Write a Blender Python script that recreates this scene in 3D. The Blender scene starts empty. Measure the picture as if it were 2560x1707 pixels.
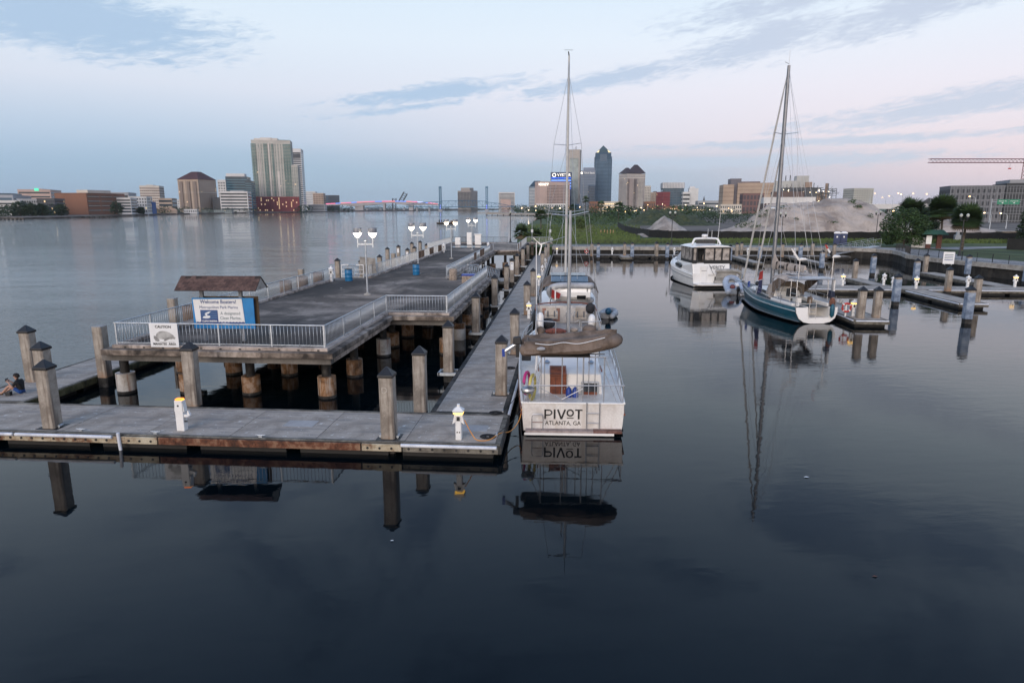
import bpy, bmesh, math, random
from mathutils import Vector, Matrix
R = math.radians
random.seed(7)
scene = bpy.context.scene
col = scene.collection

# ------------------------------------------------------------------ camera, sky, sun, exposure
F, HOR, H = 1640.0, 520.0, 8.2           # focal length and horizon row of the 2560 x 1707 photograph, camera height in metres
TH = math.atan((853.5 - HOR) / F)
YAW = R(4.6)                              # world Y runs along the long floating dock
cT, sT, cY, sY = math.cos(TH), math.sin(TH), math.cos(YAW), math.sin(YAW)
cam_d = bpy.data.cameras.new('camera')
cam_d.sensor_width = 36.0
cam_d.lens = F / 2560.0 * 36.0
cam_d.clip_start = 0.1
cam_d.clip_end = 30000
cam = bpy.data.objects.new('camera', cam_d)
col.objects.link(cam)
cam.location = (0, 0, H)
cam.rotation_euler = (R(90) - TH, 0, YAW)
scene.camera = cam
scene.view_settings.view_transform = 'Standard'
scene.view_settings.look = 'None'
scene.view_settings.exposure = 0.0
scene.view_settings.gamma = 1.0
scene.view_settings.use_curve_mapping = False
scene.render.engine = 'CYCLES'
scene.cycles.use_denoising = True
scene.cycles.max_bounces = 6
scene.cycles.diffuse_bounces = 2
scene.cycles.glossy_bounces = 4
scene.cycles.transmission_bounces = 4
scene.cycles.transparent_max_bounces = 8
scene.cycles.sample_clamp_indirect = 4.0
scene.cycles.caustics_reflective = False
scene.cycles.caustics_refractive = False


def lin(r, g, b, k=1.0):
    f = lambda c: ((c / 255.0) / 12.92 if c / 255.0 <= 0.04045 else ((c / 255.0 + 0.055) / 1.055) ** 2.4)
    return (f(r) * k, f(g) * k, f(b) * k, 1.0)


class X:                                  # node-graph expression helper
    nt = None

    def __init__(s, sock):
        s.s = sock

    @staticmethod
    def m(op, *a):
        n = X.nt.nodes.new('ShaderNodeMath')
        n.operation = op
        for i, v in enumerate(a):
            if isinstance(v, X):
                X.nt.links.new(v.s, n.inputs[i])
            else:
                n.inputs[i].default_value = v
        return X(n.outputs[0])

    def __add__(s, o): return X.m('ADD', s, o)
    def __radd__(s, o): return X.m('ADD', o, s)
    def __sub__(s, o): return X.m('SUBTRACT', s, o)
    def __rsub__(s, o): return X.m('SUBTRACT', o, s)
    def __mul__(s, o): return X.m('MULTIPLY', s, o)
    def __rmul__(s, o): return X.m('MULTIPLY', o, s)
    def __truediv__(s, o): return X.m('DIVIDE', s, o)
    def clamp(s): return X.m('MINIMUM', X.m('MAXIMUM', s, 0.0), 1.0)


def smooth(x, a, b):
    n = X.nt.nodes.new('ShaderNodeMapRange')
    n.interpolation_type = 'SMOOTHSTEP'
    X.nt.links.new(x.s, n.inputs[0])
    n.inputs[1].default_value = a
    n.inputs[2].default_value = b
    return X(n.outputs[0])


def mixc(f, a, b):
    n = X.nt.nodes.new('ShaderNodeMix')
    n.data_type = 'RGBA'
    for k, v in ((0, f), (6, a), (7, b)):
        if isinstance(v, X):
            X.nt.links.new(v.s, n.inputs[k])
        else:
            n.inputs[k].default_value = v
    return X(n.outputs[2])


def noise(vec, scale, detail=4, rough=0.55, dim='3D', dist=0.0):
    n = X.nt.nodes.new('ShaderNodeTexNoise')
    n.noise_dimensions = dim
    n.inputs['Scale'].default_value = scale
    n.inputs['Detail'].default_value = detail
    n.inputs['Roughness'].default_value = rough
    n.inputs['Distortion'].default_value = dist
    if vec is not None:
        X.nt.links.new(vec.s, n.inputs['Vector'])
    return X(n.outputs['Fac'])


def combine(x, y, z):
    n = X.nt.nodes.new('ShaderNodeCombineXYZ')
    for i, v in enumerate((x, y, z)):
        if isinstance(v, X):
            X.nt.links.new(v.s, n.inputs[i])
        else:
            n.inputs[i].default_value = v
    return X(n.outputs[0])


def ramp(f, stops, interp='LINEAR'):
    n = X.nt.nodes.new('ShaderNodeValToRGB')
    n.color_ramp.interpolation = interp
    els = n.color_ramp.elements
    while len(els) > 1:
        els.remove(els[-1])
    els[0].position, els[0].color = stops[0]
    for p, c in stops[1:]:
        e = els.new(p)
        e.color = c
    X.nt.links.new(f.s, n.inputs[0])
    return X(n.outputs[0])


SUN_EL, SUN_AZ = R(21), R(196)             # dawn glow low behind the camera, clockwise from +Y
world = bpy.data.worlds.new('World')
scene.world = world
world.use_nodes = True
nt = world.node_tree
nt.nodes.clear()
X.nt = nt
tc = nt.nodes.new('ShaderNodeTexCoord')
sep = nt.nodes.new('ShaderNodeSeparateXYZ')
nt.links.new(tc.outputs['Generated'], sep.inputs[0])
dx, dy, dz = X(sep.outputs[0]), X(sep.outputs[1]), X(sep.outputs[2])
az = X.m('ARCTAN2', dx, dy) * (180 / math.pi) + 4.6          # degrees right of the view across the river
el = X.m('ARCSINE', dz) * (180 / math.pi)
el01 = (el / 60.0).clamp()
d = lambda e: e / 60.0
left = ramp(el01, [(0, lin(138, 168, 197)), (d(3), lin(151, 177, 204)), (d(6), lin(180, 196, 216)), (d(9), lin(208, 214, 227)),
                   (d(13), lin(214, 225, 236)), (d(17), lin(209, 225, 238)), (d(30), lin(172, 200, 234)), (d(42), lin(134, 170, 218)), (1, lin(112, 148, 202))])
right = ramp(el01, [(0, lin(204, 196, 210)), (d(2.5), lin(223, 202, 209)), (d(6), lin(226, 215, 222)), (d(9), lin(227, 222, 230)),
                    (d(13), lin(222, 229, 238)), (d(17), lin(210, 225, 238)), (d(30), lin(172, 200, 234)), (d(42), lin(134, 170, 218)), (1, lin(112, 148, 202))])
sky = mixc(smooth(az, -32.0, 34.0), left, right)
# low blue-grey bank over the city, thinning to the right
bank = smooth(el + noise(combine(az * 0.05, el * 0.35, 0.0), 1.0, 3) * 3.0 - 1.5, 5.4, 2.6) * smooth(az, 40.0, 8.0) * smooth(az, -60.0, -8.0)
sky = mixc(bank * 0.75, sky, lin(148, 176, 200))
# drifting streaks of thin grey cloud: each is a patch (azimuth, elevation, half-widths, tilt)
wob = combine(az * 0.16, el * 0.55 - az * 0.06, 2.3)
n1 = noise(wob, 1.0, 7, 0.62, dist=0.35)
n2 = noise(combine(az * 0.62, el * 2.6 - az * 0.3, 7.1), 1.0, 7, 0.68, dist=0.5)
cl = None
for (u, v, ru, rv, tilt, k) in [(270, 152, 430, 92, 0.02, 1.2), (443, 213, 50, 13, 0.0, .9), (1080, 252, 380, 34, -0.13, 1.0), (1000, 290, 300, 16, -0.12, .9), (1500, 220, 330, 34, -0.16, 1.0),
                                (1850, 160, 360, 60, -0.22, 1.0), (2260, 110, 460, 66, -0.20, .95), (1900, 80, 380, 52, -0.12, .85),
                                (2350, 318, 520, 46, -0.10, 1.0), (2050, 375, 760, 16, -0.01, 1.0), (1850, 415, 800, 26, 0.0, .95)]:
    a0 = math.degrees(math.atan((u - 1280) / 1673.0))
    e0 = math.degrees(math.atan((520 - v) / 1640.0)) * 0.985
    ra, re = math.degrees(ru / 1673.0), math.degrees(rv / 1640.0)
    da = az - a0
    de = el - e0 + da * tilt
    q = 1.0 - X.m('SQRT', (da / ra) * (da / ra) + (de / re) * (de / re))
    m_ = (q.clamp() * k)
    cl = m_ if cl is None else X.m('MAXIMUM', cl, m_)
body = smooth(cl * 0.75 + n1 * 0.7 + n2 * 1.1, 1.03, 1.5)
body = body * smooth(cl, 0.0, 0.16)
# faint high haze clouds everywhere above the frame and behind
pl = combine(dx / (dz + 0.18), dy / (dz + 0.18), 0.0)
hi = smooth(noise(pl, 2.2, 6, 0.62, dist=.7), 0.46, 0.66) * smooth(el, 15.0, 26.0)
cloudc = mixc(smooth(az, -10.0, 25.0), lin(158, 184, 212), lin(186, 195, 213))
sky = mixc(body * 0.85, sky, cloudc)
sky = mixc(hi * 0.7, sky, lin(116, 142, 182))
# dawn glow in the east, behind the photographer
sdir = Vector((math.sin(SUN_AZ) * math.cos(SUN_EL), math.cos(SUN_AZ) * math.cos(SUN_EL), math.sin(SUN_EL)))
dots = dx * sdir.x + dy * sdir.y + dz * sdir.z
glow = smooth(dots, 0.2, 1.0) * smooth(el, 40.0, 0.0)
sky = mixc(glow * 0.8, sky, (1.25, 0.95, 0.72, 1))
ns = nt.nodes.new('ShaderNodeTexSky')
ns.sky_type = 'NISHITA'
ns.sun_disc = False
ns.sun_elevation = SUN_EL
ns.sun_rotation = SUN_AZ
ns.dust_density = 1.0
bg1 = nt.nodes.new('ShaderNodeBackground')
bg2 = nt.nodes.new('ShaderNodeBackground')
addn = nt.nodes.new('ShaderNodeAddShader')
out = nt.nodes.new('ShaderNodeOutputWorld')
nt.links.new(sky.s, bg1.inputs[0])
bg1.inputs[1].default_value = 1.1
nt.links.new(ns.outputs[0], bg2.inputs[0])
bg2.inputs[1].default_value = 0.012
nt.links.new(bg1.outputs[0], addn.inputs[0])
nt.links.new(bg2.outputs[0], addn.inputs[1])
nt.links.new(addn.outputs[0], out.inputs[0])

world.cycles.sampling_method = 'MANUAL'
world.cycles.sample_map_resolution = 256
sun_d = bpy.data.lights.new('sun', 'SUN')
sun_d.energy = 2.0
sun_d.angle = R(40)
sun_d.color = (1.0, 0.88, 0.80)
sun = bpy.data.objects.new('sun', sun_d)
col.objects.link(sun)
sun.rotation_euler = (-sdir).to_track_quat('-Z', 'Y').to_euler()


# ------------------------------------------------------------------ pixels of the photograph to places
def ray(u, v):
    x, y = u - 1280.0, 853.5 - v
    a, b, z = x, F * cT + y * sT, -F * sT + y * cT
    return Vector((a * cY - b * sY, a * sY + b * cY, z))


def P(u, v, z=0.0):                        # where the ray meets the level z
    d_ = ray(u, v)
    return Vector((0, 0, H)) + d_ * ((z - H) / d_.z)


def Q(u, v, dep):                          # where the ray reaches a depth straight ahead of the camera
    x, y = u - 1280.0, 853.5 - v
    b = F * cT + y * sT
    return Vector((0, 0, H)) + ray(u, v) * (dep / b)


def Zv(v, dep):
    y = 853.5 - v
    return H + dep * (-F * sT + y * cT) / (F * cT + y * sT)


# ------------------------------------------------------------------ materials
MATS = {}


def mat(name, c, rough=0.7, metal=0.0, var=0.18, scale=3.0, bump=0.0, bscale=None, c2=None, emit=None, es=0.0, stretch=None, spec=0.5, alpha=None, coat=0.0, trans=0.0):
    if name in MATS:
        return MATS[name]
    m = bpy.data.materials.new(name)
    m.use_nodes = True
    X.nt = m.node_tree
    bs = m.node_tree.nodes['Principled BSDF']
    bs.inputs['Roughness'].default_value = rough
    bs.inputs['Metallic'].default_value = metal
    bs.inputs['Specular IOR Level'].default_value = spec
    if coat:
        bs.inputs['Coat Weight'].default_value = coat
        bs.inputs['Coat Roughness'].default_value = 0.08
    if trans:
        bs.inputs['Transmission Weight'].default_value = trans
    c = tuple(c[:3]) + (1,)
    t = m.node_tree.nodes.new('ShaderNodeTexCoord')
    vec = X(t.outputs['Object'])
    if stretch:
        mp = m.node_tree.nodes.new('ShaderNodeMapping')
        mp.inputs['Scale'].default_value = stretch
        m.node_tree.links.new(vec.s, mp.inputs[0])
        vec = X(mp.outputs[0])
    if var > 0 or c2:
        n = noise(vec, scale, 5, 0.62)
        if c2 is None:
            c2 = tuple(x * (1 - var * 2) for x in c[:3])
        else:
            c2 = tuple(c2[:3])
        hi_ = tuple(min(1, x * (1 + var * 0.5)) for x in c[:3])
        cc = ramp(n, [(0.28, c2 + (1,)), (0.55, c), (0.78, hi_ + (1,))])
        m.node_tree.links.new(cc.s, bs.inputs['Base Color'])
    else:
        bs.inputs['Base Color'].default_value = c
    if bump:
        b = m.node_tree.nodes.new('ShaderNodeBump')
        b.inputs['Strength'].default_value = bump
        b.inputs['Distance'].default_value = 0.02
        m.node_tree.links.new(noise(vec, bscale or scale * 6, 5, 0.6).s, b.inputs['Height'])
        m.node_tree.links.new(b.outputs[0], bs.inputs['Normal'])
    if emit:
        bs.inputs['Emission Color'].default_value = tuple(emit[:3]) + (1,)
        bs.inputs['Emission Strength'].default_value = es
    if alpha is not None:
        bs.inputs['Alpha'].default_value = alpha
    MATS[name] = m
    return m


def patchy(name, cols, scale, rough=0.8, bump=0.3, streak=None, spots=None, foot=None):
    """weathered surface: several colours mixed by noise, optional run-down streaks and small pale droppings"""
    m = bpy.data.materials.new(name)
    m.use_nodes = True
    X.nt = m.node_tree
    bs = m.node_tree.nodes['Principled BSDF']
    bs.inputs['Roughness'].default_value = rough
    t = m.node_tree.nodes.new('ShaderNodeTexCoord')
    vec = X(t.outputs['Object'])
    n = noise(vec, scale, 8, 0.65, dist=.4)
    k = len(cols)
    cc = ramp(n, [(0.38 + 0.24 * i / (k - 1), tuple(c_[:3]) + (1,)) for i, c_ in enumerate(cols)])
    fine = noise(vec, scale * 14, 4, 0.7)
    cc = mixc((fine - 0.35) * 0.7, cc, tuple(x * 0.45 for x in cols[0][:3]) + (1,))
    if streak:
        sc, colr = streak
        mp = m.node_tree.nodes.new('ShaderNodeMapping')
        mp.inputs['Scale'].default_value = sc
        m.node_tree.links.new(vec.s, mp.inputs[0])
        s_ = smooth(noise(X(mp.outputs[0]), 1.0, 5, 0.6), 0.5, 0.66)
        cc = mixc(s_ * 0.75, cc, tuple(colr[:3]) + (1,))
    if foot:                                # rust stain creeping up from the dock
        z1, z0, colr = foot
        sp_ = m.node_tree.nodes.new('ShaderNodeSeparateXYZ')
        m.node_tree.links.new(vec.s, sp_.inputs[0])
        oi = m.node_tree.nodes.new('ShaderNodeObjectInfo')
        s_ = smooth(X(sp_.outputs[2]) + (noise(vec, 4.0, 4, .6) - .5) * 1.6 + (X(oi.outputs['Random']) - .3) * .6, z1, z0)
        cc = mixc(s_ * 0.6, cc, tuple(colr[:3]) + (1,))
    if spots:
        sc, thr, colr = spots
        s_ = smooth(noise(vec, sc, 3, 0.6, dist=.8), thr, thr + 0.05)
        cc = mixc(s_ * 0.8, cc, tuple(colr[:3]) + (1,))
    m.node_tree.links.new(cc.s, bs.inputs['Base Color'])
    if bump:
        b = m.node_tree.nodes.new('ShaderNodeBump')
        b.inputs['Strength'].default_value = bump
        b.inputs['Distance'].default_value = 0.015
        m.node_tree.links.new((n * 0.6 + fine * 0.6).s, b.inputs['Height'])
        m.node_tree.links.new(b.outputs[0], bs.inputs['Normal'])
    MATS[name] = m
    return m


def lamp_mat(name, c, s):
    return mat(name, c, var=0, emit=c, es=s)


# ------------------------------------------------------------------ mesh helpers
class B:
    def __init__(s):
        s.v, s.f = [], []

    def add(s, vs, fs):
        o = len(s.v)
        s.v.extend([tuple(p) for p in vs])
        s.f.extend([tuple(i + o for i in f) for f in fs])
        return s

    def box(s, x0, x1, y0, y1, z0, z1):
        return s.add([(x0, y0, z0), (x1, y0, z0), (x1, y1, z0), (x0, y1, z0), (x0, y0, z1), (x1, y0, z1), (x1, y1, z1), (x0, y1, z1)],
                     [(0, 3, 2, 1), (4, 5, 6, 7), (0, 1, 5, 4), (1, 2, 6, 5), (2, 3, 7, 6), (3, 0, 4, 7)])

    def hexa(s, pts):
        return s.add(pts, [(0, 3, 2, 1), (4, 5, 6, 7), (0, 1, 5, 4), (1, 2, 6, 5), (2, 3, 7, 6), (3, 0, 4, 7)])

    def cyl(s, p0, p1, r0, r1=None, n=10, cap=True):
        p0, p1 = Vector(p0), Vector(p1)
        r1 = r0 if r1 is None else r1
        a = (p1 - p0)
        if a.length < 1e-6:
            return s
        a.normalize()
        t = a.cross(Vector((0, 0, 1)) if abs(a.z) < 0.9 else Vector((1, 0, 0))).normalized()
        b = a.cross(t)
        vs = []
        for p, r in ((p0, r0), (p1, r1)):
            for i in range(n):
                w = 2 * math.pi * i / n
                vs.append(p + t * (math.cos(w) * r) + b * (math.sin(w) * r))
        fs = [(i, (i + 1) % n, n + (i + 1) % n, n + i) for i in range(n)]
        if cap:
            fs += [tuple(range(n - 1, -1, -1)), tuple(range(n, 2 * n))]
        return s.add(vs, fs)

    def tube(s, pts, r, n=6, closed=False):
        pts = [Vector(p) for p in pts]
        rs = r if isinstance(r, (list, tuple)) else [r] * len(pts)
        m_ = len(pts)
        vs, up = [], Vector((0, 0, 1))
        for i, p in enumerate(pts):
            a = (pts[(i + 1) % m_] if (closed or i < m_ - 1) else p) - (pts[i - 1] if (closed or i > 0) else p)
            a.normalize()
            t = a.cross(up)
            if t.length < 0.05:
                t = a.cross(Vector((1, 0, 0)))
            t.normalize()
            b = a.cross(t)
            for k in range(n):
                w = 2 * math.pi * k / n
                vs.append(p + t * (math.cos(w) * rs[i]) + b * (math.sin(w) * rs[i]))
        fs = []
        for i in range(m_ if closed else m_ - 1):
            j = (i + 1) % m_
            for k in range(n):
                fs.append((i * n + k, i * n + (k + 1) % n, j * n + (k + 1) % n, j * n + k))
        if not closed:
            fs += [tuple(range(n - 1, -1, -1)), tuple(range((m_ - 1) * n, m_ * n))]
        return s.add(vs, fs)

    def loft(s, rings, cap=True, closed=True):
        n = len(rings[0])
        vs = [p for r in rings for p in r]
        fs = []
        for i in range(len(rings) - 1):
            for k in range(n if closed else n - 1):
                fs.append((i * n + k, i * n + (k + 1) % n, (i + 1) * n + (k + 1) % n, (i + 1) * n + k))
        if cap:
            fs += [tuple(range(n - 1, -1, -1)), tuple(range((len(rings) - 1) * n, len(rings) * n))]
        return s.add(vs, fs)

    def lathe(s, prof, n=14, c=(0, 0)):
        return s.loft([[(c[0] + r * math.cos(2 * math.pi * k / n), c[1] + r * math.sin(2 * math.pi * k / n), z) for k in range(n)] for r, z in prof])

    def prism(s, poly, z0, z1):
        n = len(poly)
        return s.add([(x, y, z0) for x, y in poly] + [(x, y, z1) for x, y in poly],
                     [tuple(range(n - 1, -1, -1)), tuple(range(n, 2 * n))] + [(i, (i + 1) % n, n + (i + 1) % n, n + i) for i in range(n)])

    def quad(s, a, b, c, e):
        return s.add([a, b, c, e], [(0, 1, 2, 3)])

    def ball(s, c, r, n=8, m_=6):
        rx, ry, rz = r if isinstance(r, (tuple, list)) else (r, r, r)
        return s.loft([[(c[0] + rx * math.sin(math.pi * j / m_) * math.cos(2 * math.pi * k / n), c[1] + ry * math.sin(math.pi * j / m_) * math.sin(2 * math.pi * k / n),
                         c[2] - rz * math.cos(math.pi * j / m_)) for k in range(n)] for j in range(m_ + 1)], cap=False)

    def mesh(s, name, m=None, smooth=False):
        me = bpy.data.meshes.new(name)
        me.from_pydata(s.v, [], s.f)
        if m:
            me.materials.append(m)
        if smooth:
            for p in me.polygons:
                p.use_smooth = True
        return me

    def build(s, name, m, parent=None, smooth=False, bevel=0.0, loc=None, fix=True):
        me = s.mesh(name, m, smooth)
        if fix:
            bm = bmesh.new()
            bm.from_mesh(me)
            bmesh.ops.recalc_face_normals(bm, faces=bm.faces)
            bm.to_mesh(me)
            bm.free()
        o = obj(name, me, parent, loc)
        if bevel:
            md = o.modifiers.new('bevel', 'BEVEL')
            md.width = bevel
            md.segments = 2
            md.limit_method = 'ANGLE'
        if smooth:
            try:
                md = o.modifiers.new('split', 'EDGE_SPLIT')
                md.split_angle = R(38)
            except Exception:
                pass
        return o


def obj(name, me, parent=None, loc=None):
    o = bpy.data.objects.new(name, me)
    col.objects.link(o)
    if parent:
        o.parent = parent
    if loc:
        o.location = loc
    return o


def tag(o, label, cat, group=None, kind=None):
    if label:
        o['label'] = label
    if cat:
        o['category'] = cat
    if group:
        o['group'] = group
    if kind:
        o['kind'] = kind
    return o


def thing(name, label, cat, loc=(0, 0, 0), rz=0.0, group=None):
    o = bpy.data.objects.new(name, None)
    o.empty_display_size = 0.3
    col.objects.link(o)
    o.location = loc
    o.rotation_euler = (0, 0, rz)
    return tag(o, label, cat, group)


def kids(o):
    return KID.get(o.name, [])


def copy_tree(o, parent=None):
    c = o.copy()
    col.objects.link(c)
    c.parent = parent
    for ch in o.children:
        copy_tree(ch, c)
    return c


def dup(root, label, loc, rz=0.0, sc=None):
    c = copy_tree(root)
    c.location = loc
    c.rotation_euler = (0, 0, rz)
    if sc:
        c.scale = (sc, sc, sc)
    c['label'] = label
    return c


def text(s, size, m, parent, loc, rot, name='lettering', align='CENTER', sx=1.0, ext=0.002, bold=0.0):
    cu = bpy.data.curves.new('t', 'FONT')
    cu.body = s
    cu.size = size
    cu.align_x = align
    cu.align_y = 'CENTER'
    cu.extrude = ext
    cu.offset = bold
    cu.resolution_u = 3
    o = bpy.data.objects.new('t', cu)
    me = bpy.data.meshes.new_from_object(o)
    bpy.data.objects.remove(o)
    me.name = name
    me.materials.clear()
    me.materials.append(m)
    t = obj(name, me, parent, loc)
    t.rotation_euler = rot
    t.scale = (sx, 1, 1)
    return t

# ------------------------------------------------------------------ palette
WHITE = mat('white_paint', (.78, .78, .77), .45, var=.06, scale=2.5, bump=.05)
HULLW = patchy('streaked_gelcoat', [(.60, .56, .52), (.74, .71, .68), (.80, .78, .75)], .9, .35, .04, streak=((4, 4, .35), (.58, .53, .48)))
GEL = mat('white_gelcoat', (.80, .79, .77), .28, var=.05, scale=1.2, coat=.3)
BLACK = mat('black_plastic', (.012, .013, .016), .5, var=.2)
STEEL = mat('stainless_steel', (.50, .50, .51), .42, metal=.9, var=.08)
ALU = mat('aluminium', (.50, .52, .54), .38, metal=.75, var=.12, scale=5)
GALV = mat('galvanised_rail', (.46, .50, .54), .45, metal=.55, var=.16, scale=6)
GLASS = mat('dark_glass', (.02, .026, .032), .08, var=.1, spec=.8)
CONC = patchy('pile_concrete', [(.22, .19, .16), (.355, .315, .27), (.44, .395, .34)], 1.1, .88, .35, streak=((6, 6, .45), (.13, .10, .078)), foot=(.95, .35, (.30, .16, .08)))
CONC_PALE = patchy('pale_concrete', [(.24, .22, .20), (.36, .34, .31), (.42, .40, .37)], 1.4, .88, .25)
DECK = patchy('dock_concrete', [(.28, .24, .20), (.39, .34, .29), (.45, .395, .34)], .7, .85, .3, streak=((.7, 5, 1), (.22, .205, .19)), spots=(4.2, .635, (.66, .65, .62)))
PIERTOP = patchy('pier_topping', [(.024, .019, .016), (.055, .043, .036), (.11, .09, .077), (.28, .235, .20)], .15, .9, .5, streak=((.5, .12, 1), (.025, .021, .02)), spots=(1.1, .66, (.25, .22, .2)))
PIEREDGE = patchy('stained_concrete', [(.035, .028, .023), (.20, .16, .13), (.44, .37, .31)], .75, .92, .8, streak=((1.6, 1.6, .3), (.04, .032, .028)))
CURB = patchy('curb_concrete', [(.15, .12, .10), (.42, .355, .315), (.52, .45, .40)], 1.0, .9, .35, streak=((1.5, 1.5, .3), (.09, .075, .065)))
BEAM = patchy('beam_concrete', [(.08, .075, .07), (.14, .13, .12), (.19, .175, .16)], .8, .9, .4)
TIMBER = patchy('weathered_timber', [(.075, .068, .055), (.15, .14, .12), (.24, .225, .19)], 1.8, .9, .5, streak=((.8, 14, 14), (.06, .05, .04)))
TIMBER_D = patchy('dark_timber', [(.015, .015, .014), (.04, .039, .036), (.085, .08, .075)], 1.8, .9, .5)
MOSSY = patchy('mossy_timber', [(.03, .028, .015), (.10, .095, .04), (.19, .17, .09)], 1.5, .92, .5)
RUST = patchy('rusty_steel', [(.045, .02, .012), (.14, .05, .025), (.27, .16, .10)], 2.2, .85, .5)
CREAMRUST = patchy('flaking_cream_paint', [(.14, .06, .03), (.40, .34, .24), (.52, .47, .36)], 1.7, .8, .4)
FLOAT = mat('black_float', (.012, .012, .012), .6, var=.3)
PVC = patchy('white_pvc', [(.52, .55, .62), (.66, .69, .75), (.74, .76, .80)], 1.4, .42, .1)
PVC_BLUE = patchy('blue_white_sleeve', [(.11, .15, .22), (.22, .28, .38), (.38, .44, .52)], 1.6, .5, .15)
JACKET = patchy('rusty_jacket', [(.10, .048, .02), (.28, .145, .065), (.44, .32, .24)], 1.9, .85, .4, streak=((5, 5, .6), (.42, .37, .33)))
JACKET_W = patchy('white_jacket', [(.40, .36, .32), (.60, .57, .53), (.68, .66, .63)], 1.5, .7, .2, streak=((6, 6, .35), (.22, .1, .06)))
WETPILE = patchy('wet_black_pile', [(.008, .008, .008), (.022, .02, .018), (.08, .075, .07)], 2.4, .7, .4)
AMBER = lamp_mat('amber_lamp', (1.0, .58, .10), 4.0)
WARMW = lamp_mat('warm_white_lamp', (1.0, .86, .66), 16.0)
WARM = lamp_mat('sodium_lamp', (1.0, .55, .22), 6.0)
TEAK = patchy('varnished_teak', [(.10, .025, .012), (.20, .052, .022), (.26, .085, .04)], 3.0, .35, .1, streak=((18, 18, 1), (.09, .022, .01)))
CANVAS = patchy('taupe_canvas', [(.085, .06, .045), (.16, .118, .09), (.21, .16, .128)], 1.6, .95, .4)
CANVAS_T = patchy('tan_canvas', [(.30, .245, .205), (.45, .38, .325), (.52, .445, .385)], 1.6, .95, .3)
GREYRUB = patchy('grey_hypalon', [(.24, .25, .27), (.34, .355, .385), (.42, .44, .47)], 1.2, .55, .1)
BEIGE = patchy('beige_deck', [(.36, .32, .28), (.50, .455, .405), (.58, .53, .48)], 1.2, .6, .1)
REDPAINT = mat('red_plastic', (.50, .04, .03), .5, var=.15)
BLUEPL = mat('blue_plastic', (.01, .05, .30), .4, var=.15)
DRUMBLUE = mat('blue_drum', (.012, .16, .36), .45, var=.15, scale=2)
SIGNBLUE = mat('sign_blue', (.006, .20, .50), .5, var=.12, scale=1.5)
NAVY = mat('sign_navy', (.012, .05, .19), .5, var=0)
BLACKINK = mat('black_ink', (.015, .015, .016), .6, var=0)
SIGNWHITE = mat('sign_white', (.74, .75, .76), .4, var=.04)
IRON = mat('black_iron', (.014, .015, .017), .5, var=.2)
ROPEM = mat('dark_rope', (.012, .012, .014), .9, var=.3, scale=40)
ORANGE = mat('orange_cord', (.62, .26, .05), .5, var=.1)
FENCE = patchy('black_windscreen', [(.004, .005, .005), (.008, .009, .009), (.014, .015, .015)], .6, .85, .3)
SAND = patchy('pale_sand', [(.27, .22, .185), (.42, .355, .30), (.51, .435, .375)], .16, .95, .8, spots=(.35, .68, (.20, .16, .13)))
GRAVEL = patchy('grey_gravel', [(.22, .195, .175), (.34, .305, .275), (.43, .39, .35)], .35, .95, .9)
GRASS = patchy('mown_grass', [(.02, .042, .011), (.045, .08, .02), (.08, .11, .032)], .10, .95, .9)
DIRT = patchy('bare_dirt', [(.06, .05, .042), (.12, .10, .085), (.19, .165, .14)], .1, .95, .8)
PAVE = patchy('promenade_concrete', [(.24, .235, .23), (.34, .335, .33), (.40, .39, .385)], .3, .9, .2)
LEAF = [mat('leaf_a', (.035, .075, .018), .75, var=.4, scale=.8), mat('leaf_b', (.055, .10, .028), .75, var=.4, scale=.8),
        mat('leaf_c', (.022, .048, .016), .75, var=.4, scale=.8), mat('leaf_d', (.085, .13, .03), .75, var=.4, scale=.8)]
PALMLEAF = mat('palm_leaf', (.045, .085, .03), .6, var=.4, scale=1.5)
PALMDEAD = mat('palm_skirt', (.12, .09, .055), .85, var=.3, scale=2)
BARK = patchy('bark', [(.035, .028, .022), (.08, .065, .05), (.13, .11, .09)], 3.0, .95, .7)

# ------------------------------------------------------------------ water
wm = bpy.data.materials.new('river_water')
wm.use_nodes = True
X.nt = wm.node_tree
bs = wm.node_tree.nodes['Principled BSDF']
bs.inputs['Base Color'].default_value = (.0008, .0032, .005, 1)
bs.inputs['Roughness'].default_value = .025
bs.inputs['IOR'].default_value = 1.28
t = wm.node_tree.nodes.new('ShaderNodeTexCoord')
sp = wm.node_tree.nodes.new('ShaderNodeSeparateXYZ')
wm.node_tree.links.new(t.outputs['Object'], sp.inputs[0])
wx, wy = X(sp.outputs[0]), X(sp.outputs[1])
rip = noise(combine(wx * .55 + wy * .15, wy * 1.5 - wx * .25, 0.0), 1.6, 3, .5, dist=.3)
swell = noise(combine(wx * .25, wy * .55 - wx * .1, 3.0), .35, 3, .5)
fine = noise(combine(wx, wy * 2.2, 9.0), 5.0, 2, .5)
calm = smooth(noise(combine(wx * .02, wy * .035, 5.0), 1.0, 3, .5), .36, .66)
river = smooth(wx, -19.0, -27.0) * .9 + smooth(wy, 118.0, 150.0) * .5
amt = (calm * .5 + .25 + river * 2.4)
hgt = (rip * .5 + swell * 2.2 + fine * .10 * calm + fine * river * .25) * amt
wind = smooth(noise(combine(wx * .035 + wy * .02, wy * .16 - wx * .05, 1.0), 1.0, 5, .6, dist=.6), .46, .66)
wm.node_tree.links.new((wind * .06 + .012).s, bs.inputs['Roughness'])
bp = wm.node_tree.nodes.new('ShaderNodeBump')
bp.inputs['Strength'].default_value = .35
bp.inputs['Distance'].default_value = .05
wm.node_tree.links.new(hgt.s, bp.inputs['Height'])
wm.node_tree.links.new(bp.outputs[0], bs.inputs['Normal'])
w = B().quad((-7000, -300, 0), (7000, -300, 0), (7000, 9000, 0), (-7000, 9000, 0)).build('water', wm)
tag(w, 'calm grey-blue river and marina basin water', 'water', kind='structure')

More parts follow.
